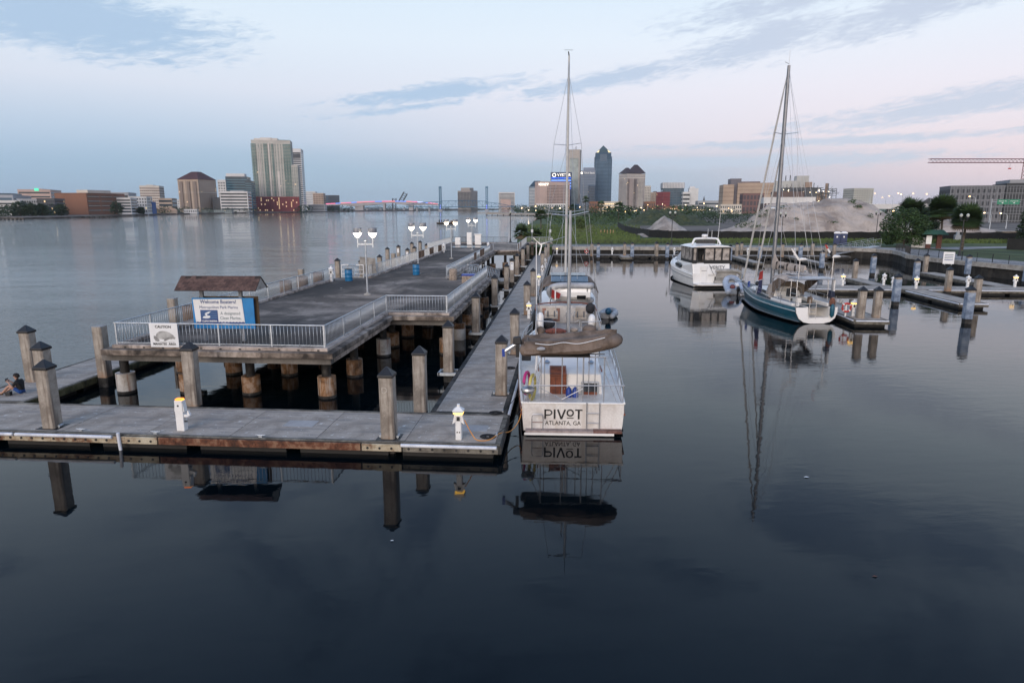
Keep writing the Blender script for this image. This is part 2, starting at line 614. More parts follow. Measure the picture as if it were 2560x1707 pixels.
# ------------------------------------------------------------------ floating docks
DZ = 0.5


def dock(label, x0, x1, y0, y1, long_axis, whaler=None, group=None, panel=3.0, gap=0.02, edge=TIMBER, name='floating_dock', rub=()):
    """concrete decked floating dock: slabs with open joints, timber edge, dark whaler boards, black floats"""
    t = thing(name, label, 'dock', ((x0 + x1) / 2, (y0 + y1) / 2, 0), group=group)
    hx, hy = (x1 - x0) / 2, (y1 - y0) / 2
    e = 0.17
    L = hx if long_axis == 'x' else hy
    n = max(1, int(round(2 * L / panel)))
    step = 2 * (L - (e if long_axis == 'x' else 0)) / n
    sm = None
    for i in range(n):
        c = -(L - (e if long_axis == 'x' else 0)) + step * (i + .5)
        if sm is None:
            b = B()
            if long_axis == 'x':
                b.box(-step / 2 + gap / 2, step / 2 - gap / 2, -hy + e, hy - e, DZ - .14, DZ)
            else:
                b.box(-hx + e, hx - e, -step / 2 + gap / 2, step / 2 - gap / 2, DZ - .14, DZ)
            o = b.build('deck_slab', DECK, t)
            sm = o.data
        else:
            o = obj('deck_slab', sm, t)
        o.location = (c, 0, 0) if long_axis == 'x' else (0, c, 0)
        o.location.z += random.uniform(-.004, .004)
    for (a0, a1, b0, b1) in ((-hx, hx, -hy, -hy + e), (-hx, hx, hy - e, hy), (-hx, -hx + e, -hy + e, hy - e), (hx - e, hx, -hy + e, hy - e)):
        B().box(a0, a1, b0, b1, DZ - .10, DZ + .012).build('edge_board', edge, t, bevel=.01)
    s = 0.05
    for (a0, a1, b0, b1) in ((-hx - s, hx + s, -hy - s, -hy), (-hx - s, hx + s, hy, hy + s), (-hx - s, -hx, -hy, hy), (hx, hx + s, -hy, hy)):
        B().box(a0, a1, b0, b1, DZ - .30, DZ - .02).build('whaler_board', whaler or TIMBER_D, t)
    nf = max(1, int(L / 1.6))
    fb = B()
    for i in range(nf):
        c = -L + 2 * L * (i + .5) / nf
        w_ = L / nf * .86
        if long_axis == 'x':
            fb.box(c - w_, c + w_, -hy + .12, hy - .12, -.35, DZ - .16)
        else:
            fb.box(-hx + .12, hx - .12, c - w_, c + w_, -.35, DZ - .16)
    fb.build('float', FLOAT, t)['kind'] = 'stuff'
    for (side, a, b_) in rub:               # white rubbing strip along an edge
        r = .055
        bb = B()
        if side in '-+':
            yy = (-hy - s - .03) if side == '-' else (hy + s + .03)
            bb.cyl((a - t.location.x, yy, DZ - .06), (b_ - t.location.x, yy, DZ - .06), r, n=8)
        else:
            xx = (-hx - s - .03) if side == 'l' else (hx + s + .03)
            bb.cyl((xx, a - t.location.y, DZ - .06), (xx, b_ - t.location.y, DZ - .06), r, n=8)
        bb.build('rub_rail', PVC, t, smooth=True)
    return t


front = dock('wide concrete floating dock across the foreground with rusty front edge', -27, -2.05, 20.5, 23.8, 'x', edge=TIMBER)
for (a, b_, m, nm) in ((-27, -13.9, CREAMRUST, 'cream_whaler'), (-13.85, -6.75, RUST, 'rusty_whaler'), (-6.7, -5.35, CREAMRUST, 'cream_whaler'), (-5.3, -2.1, TIMBER, 'timber_whaler')):
    B().box(a - front.location.x, b_ - front.location.x, 20.385 - 22.15, 20.45 - 22.15, .22, .47).build(nm, m, front, bevel=.01)
    hb = B()
    k = a + .2
    while k < b_ - .1:
        hb.cyl((k - front.location.x, 20.383 - 22.15, .33), (k - front.location.x, 20.365 - 22.15, .33), .042, n=8)
        k += .4 + random.uniform(-.02, .02)
    hb.build('bolt_hole_discs', RUST if m is RUST else BLACK, front)['kind'] = 'stuff'  # bolt holes, their darkness put in as small raised discs
for a, b_ in ((-27, -19.15), (-19.05, -15.5), (-5.35, -2.15)):
    B().cyl((a - front.location.x, 20.36 - 22.15, .455), (b_ - front.location.x, 20.36 - 22.15, .455), .062, n=10).build('rub_rail', PVC, front, smooth=True)
B().cyl((-15.25 - front.location.x, 20.34 - 22.15, .62), (-15.2 - front.location.x, 20.34 - 22.15, -.3), .055, n=8).build('drain_pipe', PVC, front, smooth=True)
for cx in (-9.5, -3.2):
    B().box(cx - .55 - front.location.x, cx + .55 - front.location.x, -.35, .35, DZ + .002, DZ + .007).build('hatch_plate', PAVE, front)

side = dock('long concrete floating dock running away beside the two berthed boats', -5.05, -2.15, 23.86, 110.4, 'y', panel=2.7, edge=TIMBER_D)
B().cyl((1.45 + .1, -43.2, .44), (1.45 + .1, -38.0, .44), .06, n=8).build('rub_rail', PVC, side, smooth=True)
B().cyl((1.45 + .1, -36.5, .44), (1.45 + .1, -31.5, .44), .06, n=8).build('rub_rail', PVC, side, smooth=True)
leftd = dock('floating dock beside the sitting person along the river side', -24.6, -21.75, 23.86, 105, 'y', panel=3.0, whaler=MOSSY, edge=TIMBER)
cross = dock('far floating dock below the seawall at the head of the basin', -2.1, 46, 110.6, 113.2, 'x', panel=6)
maind = dock('floating dock with lit pedestals across the right side of the basin', 19.5, 52, 65.9, 69.0, 'x', panel=3.2, whaler=TIMBER, rub=(('-', 19.5, 32.3), ('-', 34.9, 51.9)))
dock('finger dock with a red life ring beside the teal sailboat', 20.35, 22.65, 47.2, 65.8, 'y', whaler=TIMBER, rub=(('-', 20.4, 22.6), ('l', 47.3, 56)))
dock('finger dock reaching towards the camera right of the life ring dock', 32.5, 34.7, 56.4, 65.8, 'y', whaler=TIMBER, rub=(('-', 32.5, 34.7), ('l', 56.4, 65)))
dock('short finger dock behind the lit pedestal dock near the gangway', 31.2, 32.9, 69.1, 76.2, 'y', whaler=TIMBER)
dock('finger dock behind the pedestals below the dark seawall', 43.0, 45.2, 69.1, 84.2, 'y', whaler=TIMBER)
dock('finger dock on the right of the white motor yacht', 26.8, 28.4, 96.5, 110.5, 'y', whaler=TIMBER)
dock('finger dock behind the boom of the teal sailboat', 35.8, 37.4, 96.5, 110.5, 'y', whaler=TIMBER)
dock('stub of a finger dock halfway along the far dock', 8.9, 10.6, 106.2, 110.5, 'y', whaler=TIMBER)

# ------------------------------------------------------------------ guide piles
PS = .24


def make_pile(top, cap=True, sleeve=None, sides=4, m=CONC):
    t = thing('guide_pile', '', 'pile')
    zt = top - (.27 if cap else 0)
    c = .05
    oct_ = [(-PS + c, -PS), (PS - c, -PS), (PS, -PS + c), (PS, PS - c), (PS - c, PS), (-PS + c, PS), (-PS, PS - c), (-PS, -PS + c)]
    B().prism(oct_, -1.5, zt).build('shaft', m, t)
    B().prism([(x * 1.004, y * 1.004) for x, y in oct_], -1.2, .42).build('waterline_band', WETPILE, t)
    if cap:
        k = PS + .025
        b = B()
        b.loft([[(-k, -k, zt - .07), (k, -k, zt - .07), (k, k, zt - .07), (-k, k, zt - .07)], [(-k, -k, zt + .02), (k, -k, zt + .02), (k, k, zt + .02), (-k, k, zt + .02)],
                [(-.03, -.03, top), (.03, -.03, top), (.03, .03, top), (-.03, .03, top)]])
        b.build('cap', BLACK, t, bevel=.015)
    else:
        B().box(-PS + .02, PS - .02, -PS + .02, PS - .02, zt - .02, zt + .035).build('cap_plate', PAVE, t)
    if sleeve:
        z0, z1 = sleeve
        B().prism([(x * 1.12, y * 1.12) for x, y in oct_], z0, z1).build('sleeve', PVC_BLUE, t)
    return t


pile_cap = make_pile(3.02)
pile_flat = make_pile(2.8, cap=False)
pile_sleeve = make_pile(2.75, sleeve=(.35, 2.25))
pile_low = make_pile(2.75)
used = set()


def pile(src, label, x, y, group=None):
    if src.name not in used:
        used.add(src.name)
        o = src
        o.location = (x, y, 0)
        o['label'] = label
    else:
        o = dup(src, label, (x, y, 0))
    if group:
        o['group'] = group
    o.rotation_euler = (R(random.uniform(-.7, .7)), R(random.uniform(-.7, .7)), R(random.uniform(-2.5, 2.5)))
    o.location.z = random.uniform(-.06, .05)
    return o


G1, G2 = 'concrete piles along the near docks', 'concrete piles in the far basin'
for lab, x, y in [
    ('big rust-streaked concrete pile with black cap at the lower left', -18.25, 21.1),
    ('capped concrete pile, middle of the three at the far left', -20.95, 24.2),
    ('capped concrete pile right behind the sitting person', -24.0, 27.05),
    ('capped concrete pile in front of the pier below the manatee sign', -14.7, 24.1),
    ('capped concrete pile chalked with the letter D on the front dock', -5.9, 21.0),
    ('capped concrete pile at the inner corner of the two docks', -5.5, 24.1),
    ('capped concrete pile behind the corner pile, against the dark pier opening', -5.5, 30.4),
    ('nearest capped pile beside the stern of the white trawler', -2.6, 26.6),
    ('second capped pile from the trawler stern, by the dinghy motor', -2.6, 34.4),
    ('capped pile on the pier side below the stepped railing corner', -5.58, 40.7),
    ('capped pile on the pier side just before the gangway foot', -5.62, 52.4),
    ('capped pile standing at the gangway foot', -5.62, 63.1),
    ('capped pile on the pier side next after the notice pile', -5.64, 77.1),
    ('capped pile on the pier side, third from the far end of the dock', -5.66, 89.1),
    ('capped pile on the pier side, second from the far end of the dock', -5.66, 100.4),
    ('capped pile on the pier side at the far end of the dock', -5.6, 111.9),
    ('capped pile behind the lit pedestal at the mast of the trawler', -2.72, 47.8),
    ('capped pile between the two lit pedestals on the long dock', -2.78, 58.3),
    ('capped pile beside the stickered pedestal on the long dock', -2.78, 81.8),
    ('capped pile next before the last on the boat side of the long dock', -2.79, 95.3),
    ('last capped pile on the boat side of the long dock', -2.74, 106.5),
    ('capped pile in the river behind the blue drum', -23.9, 67.8),
    ('capped pile beside the grey panel of the river gangway', -21.15, 67.2),
    ('low-showing capped pile over the river railing, first past the gangway', -21.15, 74.1),
    ('tall-showing capped pile over the river railing, left of the middle lamp', -24.05, 88.0),
    ('capped river pile to the left of the white notice pile', -23.9, 93.4),
    ('capped river pile carrying a white notice', -20.9, 86.5),
    ('capped river pile just left of the middle lamp post', -23.9, 101.9),
    ('capped river pile touching the left of the middle lamp post', -20.95, 90.7),
    ('capped river pile right behind the middle lamp post', -23.75, 107.1),
    ('capped river pile farthest right along the river railing', -20.85, 98.6),
]:
    o = pile(pile_cap, lab, x, y, G1)
    if 'letter D' in lab:
        text('D', .30, mat('chalk', (.50, .46, .41), .9, var=.3, scale=12), o, (-.04, -PS - .006, 2.25), (R(90), 0, 0), name='chalk_letter')
    if 'white notice' in lab:
        B().box(-.14, .14, -PS - .03, -PS - .012, 1.9, 2.5).build('notice', SIGNWHITE, o)
o = pile(pile_cap, 'capped pile on the pier side carrying a white paper notice', -5.66, 70.2, G1)
B().box(-.17, .17, -PS - .03, -PS - .012, 1.75, 2.6).build('notice', SIGNWHITE, o)
B().box(-.05, .05, -PS - .034, -PS - .031, 2.38, 2.5).build('notice_print', NAVY, o)
for lab, x, y in [('flat-topped pale concrete pile left of the pier corner', -21.4, 28.2), ('flat-topped pile behind the welcome sign railing', -23.85, 38.0),
                  ('flat-topped pile over the river railing left of the white pedestal', -23.9, 57.9), ('flat-topped pile over the river railing left of the middle lamp', -20.9, 79.2)]:
    pile(pile_flat, lab, x, y, G1)
for lab, x, y in [('capped pile right of the pile marked C', 22.3, 48.45),
                  ('capped pile at the end of the right finger dock', 34.4, 57.5), ('capped pile behind the end pile of the right finger dock', 36.3, 65.2),
                  ('capped pile at the end of the short finger dock behind', 32.4, 76.4), ('bare pile in front of the white marina notice on the seawall', 44.4, 85.1),
                  ('bare pile left of the trawler mast on the far dock', .85, 113.4), ('bare pile left of the first sleeved pile on the far dock', 4.4, 110.35),
                  ('bare capped pile at the stub of the far dock', 9.8, 110.35), ('tall bare pile behind the far dock left of the motor yacht', 15.3, 113.4),
                  ('bare pile left of the sleeved pile by the motor yacht', 15.05, 110.35), ('bare pile behind the furled sails of the teal sailboat', 27.9, 110.35),
                  ('bare pile between the furled sails and the mast', 29.4, 113.4), ('bare pile right of the sailboat mast on the far dock', 35.1, 110.3),
                  ('bare pile left of the gangway foot', 40.9, 113.4), ('bare pile at the gangway foot on the far dock', 43.2, 110.3), ('bare pile behind the wind generator blade at the gangway', 41.9, 110.3), ('capped pile marked C beside the red life ring', 21.05, 48.1)]:
    o = pile(pile_low, lab, x, y, G2)
    if 'marked C' in lab and 'right of' not in lab:
        text('C', .30, mat('chalk', (.50, .46, .41), .9, var=.3, scale=12), o, (.04, -PS - .006, 2.0), (R(90), 0, 0), name='chalk_letter')
for lab, x, y in [('blue-sleeved pile standing alone in the water at the right', 29.15, 49.5), ('blue-sleeved pile beside the capped pile C, farther back', 28.4, 58.5),
                  ('blue-sleeved pile in front of the seawall curve', 37.9, 84.5), ('blue-sleeved pile left of the marina notice on the seawall', 39.3, 77.0),
                  ('blue-sleeved pile right of the marina notice on the seawall', 49.0, 84.4), ('blue-sleeved pile at the right edge of the basin', 50.3, 76.0),
                  ('first blue-sleeved pile from the trawler mast on the far dock', 5.4, 108.6), ('blue-sleeved pile right of the stub of the far dock', 10.9, 109.0),
                  ('blue-sleeved pile just left of the motor yacht', 16.6, 109.4), ('blue-sleeved pile just right of the motor yacht', 25.2, 103.5),
                  ('blue-sleeved pile right at the sailboat mast', 31.3, 109.2), ('blue-sleeved pile behind the left wind generator', 37.6, 109.2),
                  ('blue-sleeved pile behind the end of the boom', 34.2, 91.0)]:
    pile(pile_sleeve, lab, x, y, G2)

# ------------------------------------------------------------------ power pedestals


def make_ped(lit=True, head=True):
    t = thing('power_pedestal', '', 'pedestal', group='white power pedestals on the docks')
    k = .105
    B().prism([(-k, -k + .03), (-k + .03, -k), (k - .03, -k), (k, -k + .03), (k, k), (-k, k)], .5, 1.42).build('body', WHITE, t, bevel=.008)
    if head:
        for s in (-1, 1):
            B().hexa([(s * k, -.09, 1.12), (s * (k + .10), -.09, 1.06), (s * (k + .10), .09, 1.06), (s * k, .09, 1.12), (s * k, -.09, 1.40), (s * (k + .02), -.09, 1.40), (s * (k + .02), .09, 1.40), (s * k, .09, 1.40)]).build('socket_hood', WHITE, t)
        B().loft([[(-.17, -.15, 1.46), (.17, -.15, 1.46), (.17, .15, 1.46), (-.17, .15, 1.46)], [(-.19, -.17, 1.54), (.19, -.17, 1.54), (.19, .17, 1.54), (-.19, .17, 1.54)],
                  [(-.06, -.05, 1.65), (.06, -.05, 1.65), (.06, .05, 1.65), (-.06, .05, 1.65)]]).build('cap', WHITE, t, bevel=.01)
        B().box(-.045, .045, -.045, .045, 1.65, 1.74).build('finial', WHITE, t)
        B().box(-.16, .16, -.14, .14, 1.421, 1.46).build('lamp_band', AMBER if lit else PVC, t)
    B().box(-.055, .055, -k - .012, -k - .001, 1.18, 1.33).build('meter_window', BLACK, t)
    for s in (-1, 1):
        B().cyl((s * .04, -k - .012, .78), (s * .04, -k, .78), .024, n=8).build('outlet', BLACK, t)
    return t


ped_lit, ped_dark = make_ped(True), make_ped(False)
for src, lab, x, y in [
    (ped_lit, 'lit white pedestal with the orange cord on the front dock corner', -3.5, 21.0),
    (ped_lit, 'lit white pedestal beside the trawler mast on the long dock', -2.5, 46.0),
    (ped_lit, 'lit white pedestal in front of the brown bimini on the long dock', -2.6, 66.0),
    (ped_dark, 'unlit white pedestal with stickers behind the bimini', -2.6, 76.4),
    (ped_dark, 'farthest unlit pedestal on the boat side of the long dock', -2.6, 86.6),
    (ped_dark, 'white pedestal left of the first blue drum on the pier', -18.7, 51.4),
    (ped_dark, 'white pedestal by the river railing near the far pier end', -16.0, 86.5),
    (ped_dark, 'white pedestal behind the inner railing at the far pier end', -10.5, 90.0),
    (ped_lit, 'lit pedestal left of the masts on the far dock', -1.4, 112.3),
    (ped_dark, 'unlit pedestal left of the dock stub on the far dock', 7.9, 112.4),
    (ped_dark, 'unlit pedestal just left of the motor yacht bow', 18.2, 112.4),
    (ped_dark, 'unlit pedestal between the motor yacht and the furled sails', 30.2, 112.3),
    (ped_dark, 'unlit pedestal behind the left wind generator blade', 37.7, 112.3),
    (ped_lit, 'lit pedestal just right of the sailboat wind generators', 28.0, 68.6),
    (ped_dark, 'unlit pedestal on the finger root behind the pile C', 32.3, 69.3),
    (ped_dark, 'unlit pedestal half hidden by the blue-sleeved pile', 31.9, 66.5),
    (ped_lit, 'lit pedestal at the root of the right finger dock', 34.1, 66.6),
    (ped_dark, 'unlit pedestal left of the two piles at the right finger dock', 39.5, 67.7),
    (ped_lit, 'lit pedestal at the far right, left of its lit neighbour', 44.6, 68.8),
    (ped_lit, 'lit pedestal at the far right edge of the basin dock', 46.6, 68.6),
    (ped_dark, 'unlit low pedestal half outside the right edge', 46.9, 67.2),
    (ped_lit, 'lit pedestal behind the red life ring', 20.9, 48.9)]:
    pz = 1.9 if x < -7 else 0.0
    if src.name not in used:
        used.add(src.name)
        o = src
        o['label'] = lab
    else:
        o = dup(src, lab, (0, 0, 0))
    o.location = (x, y, pz)
# the broken one with an open glowing top
t = thing('power_pedestal', 'white pedestal with its broken glowing orange top on the front dock', 'pedestal', (-13.4, 21.15, 0), group='white power pedestals on the docks')
B().box(-.15, .13, -.12, .12, .5, 1.60).build('body', WHITE, t, bevel=.01)
B().box(-.12, .10, -.09, .09, 1.601, 1.66).build('glowing_lamp', lamp_mat('orange_lamp', (1.0, .22, .03), 2.5), t)
B().box(.03, .125, -.08, .08, 1.56, 1.63).build('lamp_lens', lamp_mat('yellow_lamp', (1.0, .45, .06), 2.0), t)
B().hexa([(.13, -.08, 1.0), (.32, -.08, 1.02), (.32, .08, 1.02), (.13, .08, 1.0), (.13, -.08, 1.1), (.22, -.08, 1.1), (.22, .08, 1.1), (.13, .08, 1.1)]).build('hose_hook', WHITE, t)
B().hexa([(.24, -.05, 1.05), (.34, -.05, 1.05), (.34, .05, 1.05), (.24, .05, 1.05), (.25, -.04, 1.22), (.28, -.04, 1.24), (.28, .04, 1.24), (.25, .04, 1.22)]).build('hook_tip', WHITE, t)
B().cyl((.13, -.05, .85), (.22, -.05, .84), .03, n=8).build('tap', BLACK, t)
for s in (-1, 1):
    B().hexa([(s * .14, -.1, 1.2), (s * .18, -.1, 1.2), (s * .18, .1, 1.2), (s * .14, .1, 1.2), (s * .14, -.1, 1.5), (s * .15, -.1, 1.5), (s * .15, .1, 1.5), (s * .14, .1, 1.5)]).build('socket_hood', WHITE, t)
B().cyl((-.02, -.128, 1.42), (-.02, -.12, 1.42), .035, n=10).build('dial', BLACK, t)

# ------------------------------------------------------------------ small things on the near docks


def curve(pts, n=6):
    """Catmull-Rom through points"""
    pts = [Vector(p) for p in pts]
    out_ = []
    for i in range(len(pts) - 1):
        p0, p1, p2, p3 = pts[max(0, i - 1)], pts[i], pts[i + 1], pts[min(len(pts) - 1, i + 2)]
        for k in range(n):
            s = k / n
            out_.append(.5 * ((2 * p1) + (p2 - p0) * s + (2 * p0 - 5 * p1 + 4 * p2 - p3) * s * s + (3 * p1 - p0 - 3 * p2 + p3) * s ** 3))
    out_.append(pts[-1])
    return out_


cord = B().tube(curve([(-3.3, 20.97, 1.2), (-3.05, 20.9, .75), (-2.85, 20.85, .54), (-2.45, 20.95, .53), (-2.15, 21.6, .54), (-1.85, 22.4, .35), (-1.6, 23.2, .5), (-1.5, 23.5, 1.0)], 8), .017, 6).build('extension_lead', ORANGE, smooth=True)
tag(cord, 'orange shore power cord looping from the corner pedestal to the trawler', 'cord')


def rope_coil(label, x, y):
    pts = []
    for i in range(90):
        a = i * .35
        r = .06 + .0022 * i
        pts.append((x + r * math.cos(a) * 1.1, y + r * math.sin(a), .518))
    o = B().tube(pts, .014, 5).build('rope_coil', ROPEM, smooth=True)
    return tag(o, label, 'rope', 'black coiled mooring lines')


rope_coil('black rope coil on the dock corner by the lit pedestal', -2.55, 21.3)
rope_coil('black rope coil beside the orange cord bend, second from the corner', -2.55, 23.95)
rope_coil('black rope coil by the magenta hose, farthest from the corner', -2.6, 31.2)
for lab, pts in (('black mooring line from the dock corner coil to the trawler stern', [(-2.35, 21.4, .53), (-2.1, 21.7, .62), (-1.7, 22.6, .75), (-1.45, 23.5, 1.05)]),
                 ('black mooring line from the second coil to the trawler side', [(-2.35, 24.1, .53), (-2.0, 24.8, .7), (-1.55, 26.0, 1.2)]),
                 ('black mooring line from the third coil to the trawler side', [(-2.3, 31.3, .53), (-2.05, 31.6, .7), (-1.75, 32.2, 1.35)])):
    tag(B().tube(curve(pts), .013, 5).build('mooring_line', ROPEM, smooth=True), lab, 'rope', 'black mooring lines')


def cleat(label, x, y, rz=0):
    t = thing('dock_cleat', label, 'cleat', (x, y, DZ + .012), rz, 'dock cleats')
    B().box(-.06, .06, -.035, .035, 0, .06).build('base', GALV, t)
    B().tube([(-.17, 0, .085), (-.08, 0, .07), (.08, 0, .07), (.17, 0, .085)], [.014, .022, .022, .014], 6).build('horn', GALV, t, smooth=True)


cleat('dock cleat on the front edge right of the rust-streaked pile', -16.9, 20.72)
cleat('dock cleat on the front edge right of the broken pedestal', -10.3, 20.62)
cleat('dock cleat on the front edge just left of the broken pedestal', -14.1, 20.66)
cleat('dock cleat on the edge next to the first rope coil', -2.25, 21.4, R(90))
cleat('dock cleat on the edge next to the second rope coil', -2.3, 24.1, R(90))
cleat('dock cleat on the river edge of the left dock', -24.4, 32.4, R(90))
o = B()
for i in range(70):
    a, r = random.uniform(0, 6.28), random.uniform(0, .22)
    x, y = -6.7 + r * math.cos(a) * .7, 23.3 + r * math.sin(a) * 1.6
    h = random.uniform(.04, .12)
    w_ = random.uniform(-.05, .05)
    o.add([(x, y, .5), (x + .02, y + .01, .5), (x + w_, y + w_, .5 + h)], [(0, 1, 2)])
tag(o.build('weeds', LEAF[1], fix=False), 'tuft of green weeds in the dock joint by the corner pile', 'weeds')
# guide frames round the piles that pass through the docks
for par, x, y in ((front, -18.25, 21.1), (front, -5.9, 21.0), (side, -2.6, 26.6), (side, -2.6, 34.4), (side, -2.72, 47.8), (side, -2.78, 58.3)):
    ox, oy = par.location.x, par.location.y
    B().box(x - .40 - ox, x + .40 - ox, y - .34 - oy, y + .34 - oy, DZ + .001, DZ + .009).build('dark_well_plate', BLACK, par)  # black plate on the deck stands in for the dark open hole
    for s in (-1, 1):
        B().cyl((x + s * .30 - ox, y - .1 - oy, DZ + .06), (x + s * .30 - ox, y + .1 - oy, DZ + .06), .05, n=8).build('pile_roller', GALV, par, smooth=True)
for y in (30.4, 40.7, 52.4, 63.1, 77.1, 89.1, 100.4):
    t = side
    ox, oy = side.location.x, side.location.y
    for (a, b_, c_, e_) in ((-5.95, -5.1, y - .42, y - .30), (-5.95, -5.1, y + .30, y + .42), (-5.98, -5.88, y - .42, y + .42)):
        B().box(a - ox, b_ - ox, c_ - oy, e_ - oy, .36, .50).build('pile_bracket', GALV, side)
# life rings
for lab, x, y, z, r in (('red life ring hanging by the pile marked C', 20.35, 48.75, 1.15, .30), ('small red life ring on the far dock right of the masts', 3.6, 112.4, 1.05, .30)):
    t = thing('life_ring', lab, 'life ring', (x, y, z), group='red life rings')
    pts = [(r * math.cos(k * math.pi / 10), 0, r * math.sin(k * math.pi / 10)) for k in range(20)]
    B().tube(pts, .075, 8, closed=True).build('ring', REDPAINT, t, smooth=True)
    for k in range(4):
        a = math.pi / 4 + k * math.pi / 2
        B().tube([(r * math.cos(a + s * .13), 0, r * math.sin(a + s * .13)) for s in (-1, 0, 1)], .079, 8).build('band', SIGNWHITE, t, smooth=True)
    B().box(-.05, .05, .08, .16, .5 - z, .25).build('post', WHITE, t)
    B().box(-.14, .14, .06, .20, .25, .36).build('post_cap', WHITE, t)

# ------------------------------------------------------------------ fixed pier
PZ = 2.4
pier = thing('concrete_pier', 'raised concrete pier on jacketed piles with dark weathered deck', 'pier', (-14, 60, 0))
ox, oy = pier.location.x, pier.location.y
so = .5
outline = [(-19.4, 25.45), (-9.4, 25.45), (-9.4, 35.0), (-6.0, 35.0), (-6.0, 54.9), (-9.4, 54.9), (-9.4, 89.7), (-6.0, 89.7), (-6.0, 109.5), (-2.3, 109.5 + 4.4), (-2.3, 114.3),
           (-19.4, 114.3), (-19.4, 89.7), (-16.9, 89.7), (-16.9, 54.6), (-19.4, 54.6)]
loc = lambda pts: [(x - ox, y - oy) for x, y in pts]
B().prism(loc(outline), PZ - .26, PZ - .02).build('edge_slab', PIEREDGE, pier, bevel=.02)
inn = [(-18.95, 25.9), (-9.85, 25.9), (-9.85, 35.45), (-6.45, 35.45), (-6.45, 54.4), (-9.85, 54.4), (-9.85, 90.2), (-6.45, 90.2), (-6.45, 109.9), (-3.0, 113.8), (-18.95, 113.8), (-18.95, 90.2), (-16.45, 90.2),
       (-16.45, 54.2), (-18.95, 54.2)]
B().prism(loc(inn), PZ - .019, PZ).build('deck_topping', PIERTOP, pier)
B().prism(loc([(-17.0, 98), (-11.2, 98.0), (-11.0, 100.6), (-12.0, 102.0), (-16.2, 102.2), (-17.2, 100.5)]), PZ + .001, PZ + .004).build('puddle', mat('puddle_water', (.02, .022, .025), .03, var=0), pier)
for k in range(15):                                          # open joints across the deck
    y = 31.2 + 5.6 * k
    x0, x1 = (-18.8, -9.95) if y < 35.5 else ((-18.8, -6.55) if y < 54 or y > 90.5 else (-16.4, -9.9))
    B().box(x0 - ox, x1 - ox, y - oy, y + .03 - oy, PZ + .001, PZ + .005).build('deck_joint', BLACK, pier)
runs = [('front', (-18.95, 25.9), (-9.85, 25.9)), ('right', (-9.85, 25.9), (-9.85, 35.45)), ('step', (-9.85, 35.45), (-6.45, 35.45)), ('mid', (-6.45, 35.45), (-6.45, 54.4)),
        ('inner', (-9.85, 54.4), (-9.85, 90.2)), ('ret', (-9.85, 90.2), (-6.45, 90.2)), ('far', (-6.45, 90.2), (-6.45, 109.9)), ('left', (-18.95, 25.9), (-18.95, 52.6)),
        ('left2', (-16.45, 54.2), (-16.45, 90.2)), ('lret', (-18.95, 90.2), (-16.45, 90.2)), ('left3', (-18.95, 90.2), (-18.95, 109.8)), ('back', (-18.95, 109.8), (-9.6, 109.8)), ('backr', (-6.45, 109.9), (-2.2, 109.95))]
for nm, a, b_ in runs:                                       # kerb below each railing
    x0, x1 = min(a[0], b_[0]) - .14, max(a[0], b_[0]) + .14
    y0, y1 = min(a[1], b_[1]) - .14, max(a[1], b_[1]) + .14
    if a[0] == b_[0]:
        y0, y1 = y0 + .283, y1 - .283
    B().box(x0 - ox, x1 - ox, y0 - oy, y1 - oy, PZ - .021, PZ + .13).build('kerb', CURB, pier, bevel=.02)
sb = B()
for i in range(11):                                          # scupper holes through the front kerb
    x = -18.5 + i * .84
    sb.box(x - .05, x + .05, 25.75, 25.758, PZ + .0, PZ + .06)
for i in range(len(sb.v)):
    sb.v[i] = (sb.v[i][0] - ox, sb.v[i][1] - oy, sb.v[i][2])
sb.build('scupper_holes', BLACK, pier)['kind'] = 'stuff'
# cap beams
for x0, x1, y0, y1 in ((-19.6, -9.6, 25.75, 26.15), (-9.95, -9.6, 26.2, 54), (-6.65, -6.3, 35.6, 54.5), (-9.6, -6.2, 35.3, 35.7), (-19.5, -19.1, 26.2, 54), (-9.95, -9.6, 54.8, 90), (-9.6, -6.2, 89.9, 90.3), (-6.65, -6.3, 90.3, 109),
                       (-16.8, -16.4, 54.8, 90), (-19.0, -10, 30.3, 30.8), (-19.0, -10, 40.3, 40.8), (-19.0, -7, 50.3, 50.8), (-16.3, -10, 60, 60.5), (-16.3, -10, 70, 70.5), (-16.3, -10, 80, 80.5)):
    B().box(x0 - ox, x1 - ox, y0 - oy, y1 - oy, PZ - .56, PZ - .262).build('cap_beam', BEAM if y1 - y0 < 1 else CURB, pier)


def pier_pile(x, y, jm, jt, r=.40, band=False):
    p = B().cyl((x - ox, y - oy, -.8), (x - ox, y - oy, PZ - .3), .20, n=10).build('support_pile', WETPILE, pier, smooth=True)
    if jt:
        B().cyl((x - ox, y - oy, .0 if not band else jt - .35), (x - ox, y - oy, jt), r, n=18).build('pile_jacket', jm, p, smooth=True)
        B().cyl((x - ox, y - oy, -.5), (x - ox, y - oy, .12), r * 1.01, n=18).build('waterline_band', WETPILE, p, smooth=True)
        if band:
            B().cyl((x - ox, y - oy, .0), (x - ox, y - oy, jt - .352), r * 1.04, n=18).build('sleeve', JACKET_W, p, smooth=True)


